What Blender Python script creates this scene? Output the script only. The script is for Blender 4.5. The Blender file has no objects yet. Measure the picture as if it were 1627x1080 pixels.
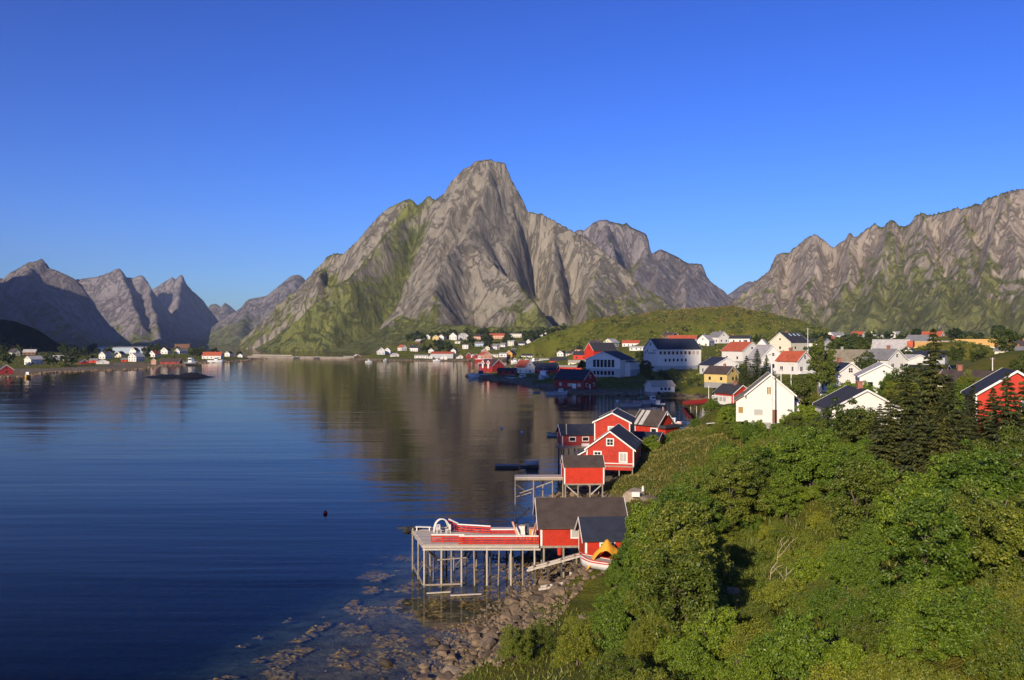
import bpy, math, random
import numpy as np
from mathutils import Vector, Matrix
R = math.radians
S = bpy.context.scene
C = S.collection
D = bpy.data

# ---------------------------------------------------------------- camera, sky, sun
F = 1409.0                                    # focal length in pixels of the 1627 x 1080 photograph
CAMZ = 25.0
cam = D.cameras.new('camera'); cam.sensor_width = 36.0; cam.lens = 36.0 * F / 1627.0
cam.clip_start = 0.5; cam.clip_end = 40000.0
co = D.objects.new('camera', cam); C.objects.link(co)
co.location = (0, 0, CAMZ); co.rotation_euler = (R(90), 0, 0)
S.camera = co
S.view_settings.view_transform = 'Standard'; S.view_settings.look = 'None'
S.view_settings.exposure = 0.35; S.view_settings.gamma = 1.0
S.cycles.use_denoising = True
S.cycles.max_bounces = 6; S.cycles.diffuse_bounces = 2; S.cycles.glossy_bounces = 3
S.cycles.transparent_max_bounces = 8; S.cycles.transmission_bounces = 4; S.cycles.volume_bounces = 0
S.cycles.caustics_reflective = False; S.cycles.caustics_refractive = False

SUN_AZ, SUN_EL = 25.0, 20.0                   # the sun stands behind the camera, 25 degrees to its left
W = D.worlds.new('World'); S.world = W; W.use_nodes = True
wn = W.node_tree.nodes; wl = W.node_tree.links
bg = wn['Background']; bg.inputs[1].default_value = 0.052
sky = wn.new('ShaderNodeTexSky'); sky.sky_type = 'NISHITA'; sky.sun_disc = False
sky.sun_elevation = R(SUN_EL); sky.sun_rotation = R(180 + SUN_AZ)
sky.altitude = 0; sky.air_density = 1.0; sky.dust_density = 0.5; sky.ozone_density = 3.0
hs = wn.new('ShaderNodeHueSaturation'); hs.inputs['Saturation'].default_value = 1.15
tint = wn.new('ShaderNodeMix'); tint.data_type = 'RGBA'; tint.blend_type = 'MULTIPLY'; tint.inputs[0].default_value = 1.0
tint.inputs[7].default_value = (0.545, 0.655, 0.98, 1)          # the deep clean blue of the photograph's evening sky
wl.new(sky.outputs[0], hs.inputs['Color']); wl.new(hs.outputs[0], tint.inputs[6]); gm = wn.new('ShaderNodeGamma'); gm.inputs[1].default_value = 1.55; wl.new(tint.outputs[2], gm.inputs[0]); wl.new(gm.outputs[0], bg.inputs[0])
sd = Vector((-math.sin(R(SUN_AZ)) * math.cos(R(SUN_EL)), -math.cos(R(SUN_AZ)) * math.cos(R(SUN_EL)), math.sin(R(SUN_EL))))
sl = D.lights.new('sun', 'SUN'); sl.energy = 4.8; sl.angle = R(0.5); sl.color = (1.0, 0.86, 0.66)
so = D.objects.new('sun', sl); C.objects.link(so); so.rotation_euler = sd.to_track_quat('Z', 'Y').to_euler()

def P(px, py, Y):                              # the point that the photograph shows at (px, py), Y metres out
    return ((px - 813.5) / F * Y, Y, CAMZ - (py - 540.0) / F * Y)
def PW(px, py, z=0.0):                         # the point at height z that the photograph shows at (px, py)
    Y = (CAMZ - z) * F / (py - 540.0)
    return ((px - 813.5) / F * Y, Y, z)

# ---------------------------------------------------------------- numpy noise
def _hash(ix, iy, seed):
    h = (ix.astype(np.int64) * 374761393 + iy.astype(np.int64) * 668265263 + seed * 1274126177) & 0xffffffff
    h = ((h ^ (h >> 13)) * 1274126177) & 0xffffffff
    return ((h ^ (h >> 16)) & 0xffff) / 65536.0
def perlin(x, y, seed=0):
    x = np.asarray(x, float); y = np.asarray(y, float)
    x0 = np.floor(x); y0 = np.floor(y); fx = x - x0; fy = y - y0
    u = fx * fx * fx * (fx * (fx * 6 - 15) + 10); v = fy * fy * fy * (fy * (fy * 6 - 15) + 10)
    def g(dx, dy):
        a = _hash(x0 + dx, y0 + dy, seed) * 2 * np.pi
        return np.cos(a) * (fx - dx) + np.sin(a) * (fy - dy)
    a = g(0, 0) + u * (g(1, 0) - g(0, 0)); b = g(0, 1) + u * (g(1, 1) - g(0, 1))
    return (a + v * (b - a)) * 1.4
def fbm(x, y, octs=5, seed=0, gain=0.5, ridged=False):
    s = 0; a = 1.0; t = 0
    for o in range(octs):
        n = perlin(x * 2 ** o, y * 2 ** o, seed + o * 17)
        if ridged: n = 1 - 2 * np.abs(n)
        s = s + a * n; t += a; a *= gain
    return s / t
def sstep(a, b, x):
    t = np.clip((x - a) / (b - a), 0, 1); return t * t * (3 - 2 * t)
def polydist(x, y, pts):                       # distance to a 3D polyline's plan, and its height there
    best = np.full(x.shape, 1e12); hz = np.zeros(x.shape)
    for (ax, ay, az), (bx, by, bz) in zip(pts[:-1], pts[1:]):
        dx, dy = bx - ax, by - ay; L = dx * dx + dy * dy + 1e-9
        t = np.clip(((x - ax) * dx + (y - ay) * dy) / L, 0, 1)
        d = (x - ax - t * dx) ** 2 + (y - ay - t * dy) ** 2
        m = d < best; best = np.where(m, d, best); hz = np.where(m, az + t * (bz - az), hz)
    return np.sqrt(best), hz

# ---------------------------------------------------------------- mesh helpers
def mesh_np(name, v, f, mat=None, smooth=True):
    me = D.meshes.new(name); v = np.asarray(v, np.float32); f = np.asarray(f, np.int32)
    n = f.shape[1]
    me.vertices.add(len(v)); me.vertices.foreach_set('co', v.ravel())
    me.loops.add(f.size); me.loops.foreach_set('vertex_index', f.ravel())
    me.polygons.add(len(f)); me.polygons.foreach_set('loop_start', np.arange(0, f.size, n, dtype=np.int32))
    me.polygons.foreach_set('use_smooth', np.full(len(f), smooth))
    me.update(calc_edges=True)
    if mat: me.materials.append(mat)
    return me
def grid_faces(nx, ny):
    i = np.arange(nx * ny).reshape(ny, nx)
    return np.stack([i[:-1, :-1], i[:-1, 1:], i[1:, 1:], i[1:, :-1]], -1).reshape(-1, 4)
def link(o, parent=None):
    C.objects.link(o)
    if parent is not None: o.parent = parent
    return o
def tag(o, label=None, cat=None, group=None, kind=None):
    if label: o['label'] = label
    if cat: o['category'] = cat
    if group: o['group'] = group
    if kind: o['kind'] = kind
    return o
def empty(name, loc, label, cat, rz=0.0, group=None):
    o = D.objects.new(name, None); o.empty_display_size = 0.3; link(o)
    o.location = loc; o.rotation_euler = (0, 0, rz); return tag(o, label, cat, group)
def dup(root, loc, rz=0.0, sc=1.0, label=None, group=None):
    r = root.copy(); C.objects.link(r); r.location = loc; r.rotation_euler = (0, 0, rz)
    r.scale = (sc, sc, sc) if not hasattr(sc, '__len__') else sc
    if label: r['label'] = label
    if group: r['group'] = group
    for ch in KIDS.get(root.name, []):
        c = ch.copy(); C.objects.link(c); c.parent = r
        for g in KIDS.get(ch.name, []):
            q = g.copy(); C.objects.link(q); q.parent = c
    return r
KIDS = {}
class MB:                                      # collects boxes, bars, tubes and prisms for ONE mesh
    def __init__(s): s.v = []; s.f = []
    def add(s, vs, fs):
        n = len(s.v); s.v += [tuple(p) for p in vs]; s.f += [tuple(i + n for i in q) for q in fs]; return s
    def box(s, x0, y0, z0, x1, y1, z1):
        return s.add([(x0, y0, z0), (x1, y0, z0), (x1, y1, z0), (x0, y1, z0), (x0, y0, z1), (x1, y0, z1), (x1, y1, z1), (x0, y1, z1)],
                     [(3, 2, 1, 0), (4, 5, 6, 7), (0, 1, 5, 4), (1, 2, 6, 5), (2, 3, 7, 6), (3, 0, 4, 7)])
    def bar(s, p, q, w, h=None):               # square bar from p to q
        p = Vector(p); q = Vector(q); h = h or w; d = (q - p).normalized()
        a = d.cross(Vector((0, 0, 1)))
        if a.length < 1e-3: a = Vector((1, 0, 0))
        a.normalize(); b = a.cross(d).normalized(); a = a * w / 2; b = b * h / 2
        vs = [p - a - b, p + a - b, p + a + b, p - a + b, q - a - b, q + a - b, q + a + b, q - a + b]
        return s.add(vs, [(0, 1, 2, 3), (7, 6, 5, 4), (1, 0, 4, 5), (2, 1, 5, 6), (3, 2, 6, 7), (0, 3, 7, 4)])
    def tube(s, p, q, r0, r1=None, n=8):
        r1 = r0 if r1 is None else r1; p = Vector(p); q = Vector(q); d = (q - p).normalized()
        a = d.cross(Vector((0.3, 0.5, 1.0))).normalized(); b = a.cross(d)
        vs = []
        for c, r in ((p, r0), (q, r1)):
            for k in range(n):
                t = 2 * math.pi * k / n; vs.append(c + a * (r * math.cos(t)) + b * (r * math.sin(t)))
        fs = [(k, (k + 1) % n, n + (k + 1) % n, n + k) for k in range(n)] + [tuple(range(n - 1, -1, -1)), tuple(range(n, 2 * n))]
        return s.add(vs, fs)
    def path(s, pts, r0, r1=None, n=6):
        r1 = r0 if r1 is None else r1; k = len(pts) - 1
        for i in range(k):
            s.tube(pts[i], pts[i + 1], r0 + (r1 - r0) * i / k, r0 + (r1 - r0) * (i + 1) / k, n)
        return s
    def prism(s, poly, y0, y1):                # polygon in x,z (counter-clockwise seen from -y) pushed from y0 to y1
        n = len(poly)
        vs = [(x, y0, z) for x, z in poly] + [(x, y1, z) for x, z in poly]
        return s.add(vs, [tuple(range(n)), tuple(range(2 * n - 1, n - 1, -1))] + [((k + 1) % n, k, n + k, n + (k + 1) % n) for k in range(n)])
    def ball(s, c, r, nu=10, nv=7):
        r = r if hasattr(r, '__len__') else (r, r, r); vs = []; fs = []
        for j in range(nv + 1):
            t = math.pi * j / nv
            for i in range(nu):
                a = 2 * math.pi * i / nu
                vs.append((c[0] + r[0] * math.sin(t) * math.cos(a), c[1] + r[1] * math.sin(t) * math.sin(a), c[2] + r[2] * math.cos(t)))
        for j in range(nv):
            for i in range(nu):
                fs.append((j * nu + i, (j + 1) * nu + i, (j + 1) * nu + (i + 1) % nu, j * nu + (i + 1) % nu))
        return s.add(vs, fs)
    def loft(s, rings, caps=True):
        n = len(rings[0]); vs = [p for r in rings for p in r]; fs = []
        for j in range(len(rings) - 1):
            for i in range(n - 1): fs.append((j * n + i, j * n + i + 1, (j + 1) * n + i + 1, (j + 1) * n + i))
        if caps: fs += [tuple(range(n - 1, -1, -1)), tuple(range((len(rings) - 1) * n, len(rings) * n))]
        return s.add(vs, fs)
    def mesh(s, name, mat, smooth=False):
        me = D.meshes.new(name); me.from_pydata(s.v, [], s.f); me.update()
        me.materials.append(mat)
        if smooth:
            for p in me.polygons: p.use_smooth = True
        return me
    def build(s, name, mat, parent=None, smooth=False):
        o = D.objects.new(name, s.mesh(name, mat, smooth)); link(o, parent)
        if parent is not None: KIDS.setdefault(parent.name, []).append(o)
        return o

# ---------------------------------------------------------------- materials
def new_mat(name):
    m = D.materials.new(name); m.use_nodes = True; nt = m.node_tree
    return m, nt, nt.nodes['Principled BSDF'], nt.nodes, nt.links
def ramp(nt, pts, interp='LINEAR'):
    r = nt.nodes.new('ShaderNodeValToRGB'); r.color_ramp.interpolation = interp
    e = r.color_ramp.elements
    while len(e) < len(pts): e.new(0.5)
    for q, (p, c) in zip(e, pts): q.position = p; q.color = (*c, 1) if len(c) == 3 else c
    return r
def noise(nt, scale, detail=4, rough=0.55, coord='Object', mapping=None, dist=0.0):
    n = nt.nodes.new('ShaderNodeTexNoise'); n.inputs['Scale'].default_value = scale
    n.inputs['Detail'].default_value = detail; n.inputs['Roughness'].default_value = rough; n.inputs['Distortion'].default_value = dist
    tc = nt.nodes.new('ShaderNodeTexCoord') if coord != 'Position' else nt.nodes.new('ShaderNodeNewGeometry')
    src = tc.outputs[coord]
    if mapping:
        mp = nt.nodes.new('ShaderNodeMapping'); mp.inputs['Scale'].default_value = mapping
        nt.links.new(src, mp.inputs[0]); src = mp.outputs[0]
    nt.links.new(src, n.inputs['Vector']); return n
def mixc(nt, fac, a, b, mode='MIX'):
    m = nt.nodes.new('ShaderNodeMix'); m.data_type = 'RGBA'; m.blend_type = mode
    for sock, v in ((m.inputs[0], fac), (m.inputs[6], a), (m.inputs[7], b)):
        if hasattr(v, 'is_linked'): nt.links.new(v, sock)
        elif hasattr(v, '__len__'): sock.default_value = (*v, 1) if len(v) == 3 else v
        else: sock.default_value = v
    return m.outputs[2]
def math_n(nt, op, a, b=0.0, c=None):
    m = nt.nodes.new('ShaderNodeMath'); m.operation = op
    for i, v in enumerate((a, b) if c is None else (a, b, c)):
        if hasattr(v, 'is_linked'): nt.links.new(v, m.inputs[i])
        else: m.inputs[i].default_value = v
    return m.outputs[0]
def bump(nt, h, strength, dist, bsdf):
    b = nt.nodes.new('ShaderNodeBump'); b.inputs['Strength'].default_value = strength; b.inputs['Distance'].default_value = dist
    nt.links.new(h, b.inputs['Height']); nt.links.new(b.outputs[0], bsdf.inputs['Normal']); return b
def paint(name, col, rough=0.55, var=0.12, plank=0.0, dirt=(0.2, 0.17, 0.13), dirt_amt=0.12):
    m, nt, b, n, l = new_mat(name)
    n1 = noise(nt, 1.6, 5, 0.65); dk = tuple(c * (1 - var * 2.2) for c in col); lt = tuple(min(1, c * (1 + var)) for c in col)
    r = ramp(nt, [(0.3, dk), (0.5, col), (0.72, lt)]); l.new(n1.outputs[0], r.inputs[0])
    n2 = noise(nt, 2.2, 6, 0.7, mapping=(1, 1, 0.25)); r2 = ramp(nt, [(0.52, (0, 0, 0)), (0.75, (1, 1, 1))]); l.new(n2.outputs[0], r2.inputs[0])
    col_o = mixc(nt, math_n(nt, 'MULTIPLY', r2.outputs[0], dirt_amt), r.outputs[0], dirt)
    l.new(col_o, b.inputs['Base Color']); b.inputs['Roughness'].default_value = rough; b.inputs['Specular IOR Level'].default_value = 0.3
    if plank:
        tc = n.new('ShaderNodeTexCoord'); sp = n.new('ShaderNodeSeparateXYZ'); l.new(tc.outputs['Object'], sp.inputs[0])
        s = math_n(nt, 'ADD', sp.outputs[0], sp.outputs[1])
        fr = math_n(nt, 'FRACT', math_n(nt, 'DIVIDE', s, plank)); g = math_n(nt, 'GREATER_THAN', fr, 0.86)
        bump(nt, math_n(nt, 'SUBTRACT', 1.0, g), 0.5, 0.02, b)
    return m
def roofmat(name, col, rows=0.0, rough=0.75, var=0.18):
    m, nt, b, n, l = new_mat(name)
    n1 = noise(nt, 0.9, 6, 0.7); dk = tuple(c * (1 - var * 1.8) for c in col); lt = tuple(c * (1 + var * 1.4) for c in col)
    r = ramp(nt, [(0.3, dk), (0.5, col), (0.7, lt)]); l.new(n1.outputs[0], r.inputs[0]); l.new(r.outputs[0], b.inputs['Base Color'])
    b.inputs['Roughness'].default_value = rough; b.inputs['Specular IOR Level'].default_value = 0.25
    if rows:
        tc = n.new('ShaderNodeTexCoord'); sp = n.new('ShaderNodeSeparateXYZ'); l.new(tc.outputs['Object'], sp.inputs[0])
        s1 = math_n(nt, 'SINE', math_n(nt, 'MULTIPLY', sp.outputs[1], 6.283 / rows))
        fr = math_n(nt, 'FRACT', math_n(nt, 'DIVIDE', sp.outputs[2], rows * 0.8))
        bump(nt, math_n(nt, 'ADD', s1, math_n(nt, 'MULTIPLY', fr, 0.8)), 0.6, 0.04, b)
    else:
        n2 = noise(nt, 30, 3, 0.6); bump(nt, n2.outputs[0], 0.4, 0.02, b)
    return m
def plain(name, col, rough=0.5, metal=0.0, var=0.1, scale=3.0):
    m, nt, b, n, l = new_mat(name); n1 = noise(nt, scale, 5, 0.65)
    r = ramp(nt, [(0.3, tuple(c * (1 - var * 1.6) for c in col)), (0.7, tuple(min(1, c * (1 + var)) for c in col))]); l.new(n1.outputs[0], r.inputs[0])
    l.new(r.outputs[0], b.inputs['Base Color']); b.inputs['Roughness'].default_value = rough; b.inputs['Metallic'].default_value = metal
    return m
M = {}
M['red'] = paint('red_paint', (0.45, 0.027, 0.009), 0.6, 0.14, 0.18)
M['darkred'] = paint('dark_red_paint', (0.30, 0.03, 0.025), 0.6, 0.12, 0.2)
M['brightred'] = paint('bright_red_paint', (0.52, 0.032, 0.010), 0.6, 0.12, 0.18)
M['white'] = paint('white_paint', (0.72, 0.675, 0.60), 0.5, 0.05, 0.16)
M['trim'] = paint('white_trim', (0.76, 0.72, 0.65), 0.5, 0.05)
M['cream'] = paint('cream_paint', (0.70, 0.63, 0.46), 0.55, 0.06, 0.16)
M['yellow'] = paint('yellow_paint', (0.64, 0.46, 0.16), 0.55, 0.08, 0.16)
M['orange'] = paint('orange_paint', (0.62, 0.30, 0.06), 0.55, 0.08, 0.18)
M['salmon'] = paint('salmon_paint', (0.62, 0.33, 0.22), 0.55, 0.06, 0.18)
M['grey'] = paint('grey_paint', (0.42, 0.42, 0.41), 0.55, 0.08, 0.2)
M['paleblue'] = paint('pale_blue_paint', (0.45, 0.53, 0.60), 0.55, 0.06, 0.18)
M['brown'] = paint('brown_paint', (0.20, 0.10, 0.055), 0.6, 0.12, 0.18)
M['rdark'] = roofmat('dark_felt_roof', (0.045, 0.043, 0.045))
M['rnavy'] = roofmat('navy_sheet_roof', (0.028, 0.033, 0.05))
M['rbrown'] = roofmat('brown_felt_roof', (0.075, 0.055, 0.045))
M['rgrey'] = roofmat('grey_slate_roof', (0.22, 0.21, 0.2), 0.35)
M['rlight'] = roofmat('pale_sheet_roof', (0.48, 0.44, 0.40), 0.4)
M['rred'] = roofmat('red_tile_roof', (0.46, 0.10, 0.045), 0.35)
M['rorange'] = roofmat('orange_sheet_roof', (0.80, 0.45, 0.13), 0.6, var=0.07)
M['rmoss'] = roofmat('weathered_slate_roof', (0.24, 0.20, 0.14), 0.35)
M['rsand'] = roofmat('sand_sheet_roof', (0.42, 0.38, 0.29), 0.4)
M['concrete'] = plain('concrete', (0.30, 0.29, 0.27), 0.85, var=0.2)
M['brick'] = plain('chimney_brick', (0.33, 0.13, 0.08), 0.85, var=0.25, scale=8)
M['metal'] = plain('galvanised_metal', (0.45, 0.45, 0.45), 0.45, 0.6)
M['black'] = plain('black_rubber', (0.02, 0.02, 0.022), 0.6)
M['ochreglass'] = plain('amber_curtain', (0.30, 0.18, 0.03), 0.4)
M['flagred'] = plain('red_cloth', (0.55, 0.03, 0.03), 0.8)
M['tarp'] = plain('orange_tarpaulin', (0.85, 0.38, 0.03), 0.65, var=0.08)
M['bluepaint'] = plain('blue_boat_paint', (0.05, 0.075, 0.13), 0.35)
M['greenpaint'] = plain('green_boat_paint', (0.04, 0.14, 0.07), 0.35)
M['glossred'] = plain('glossy_red_paint', (0.50, 0.04, 0.02), 0.3)
M['glosswhite'] = plain('glossy_white_paint', (0.78, 0.77, 0.74), 0.3, var=0.05)
M['greyhull'] = plain('dull_white_hull_paint', (0.62, 0.63, 0.64), 0.4, var=0.08)
M['buoyyellow'] = plain('yellow_float', (0.6, 0.5, 0.12), 0.5)
def _wood(name, a, b_, grain=(1, 1, 8)):
    m, nt, b, n, l = new_mat(name); n1 = noise(nt, 2.5, 6, 0.7, mapping=grain)
    r = ramp(nt, [(0.3, a), (0.68, b_)]); l.new(n1.outputs[0], r.inputs[0]); l.new(r.outputs[0], b.inputs['Base Color'])
    b.inputs['Roughness'].default_value = 0.8; bump(nt, n1.outputs[0], 0.4, 0.02, b); return m
M['wood'] = _wood('weathered_wood', (0.16, 0.125, 0.09), (0.40, 0.33, 0.25), (4, 4, 0.6))
M['palewood'] = _wood('bleached_deck_wood', (0.34, 0.29, 0.23), (0.58, 0.50, 0.41), (0.6, 6, 4))
M['darkwood'] = _wood('wet_dark_wood', (0.035, 0.03, 0.025), (0.11, 0.09, 0.07), (4, 4, 0.6))
M['deadwood'] = _wood('bare_dead_wood', (0.25, 0.19, 0.13), (0.55, 0.44, 0.32), (3, 3, 3))
M['bark'] = _wood('tree_bark', (0.06, 0.045, 0.03), (0.19, 0.15, 0.10), (3, 3, 1))
m, nt, b, n, l = new_mat('window_glass'); b.inputs['Base Color'].default_value = (0.012, 0.014, 0.018, 1); b.inputs['Roughness'].default_value = 0.08
M['glass'] = m
m, nt, b, n, l = new_mat('net_curtain_glass'); b.inputs['Base Color'].default_value = (0.42, 0.41, 0.36, 1); b.inputs['Roughness'].default_value = 0.2
M['curtain'] = m
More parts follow.
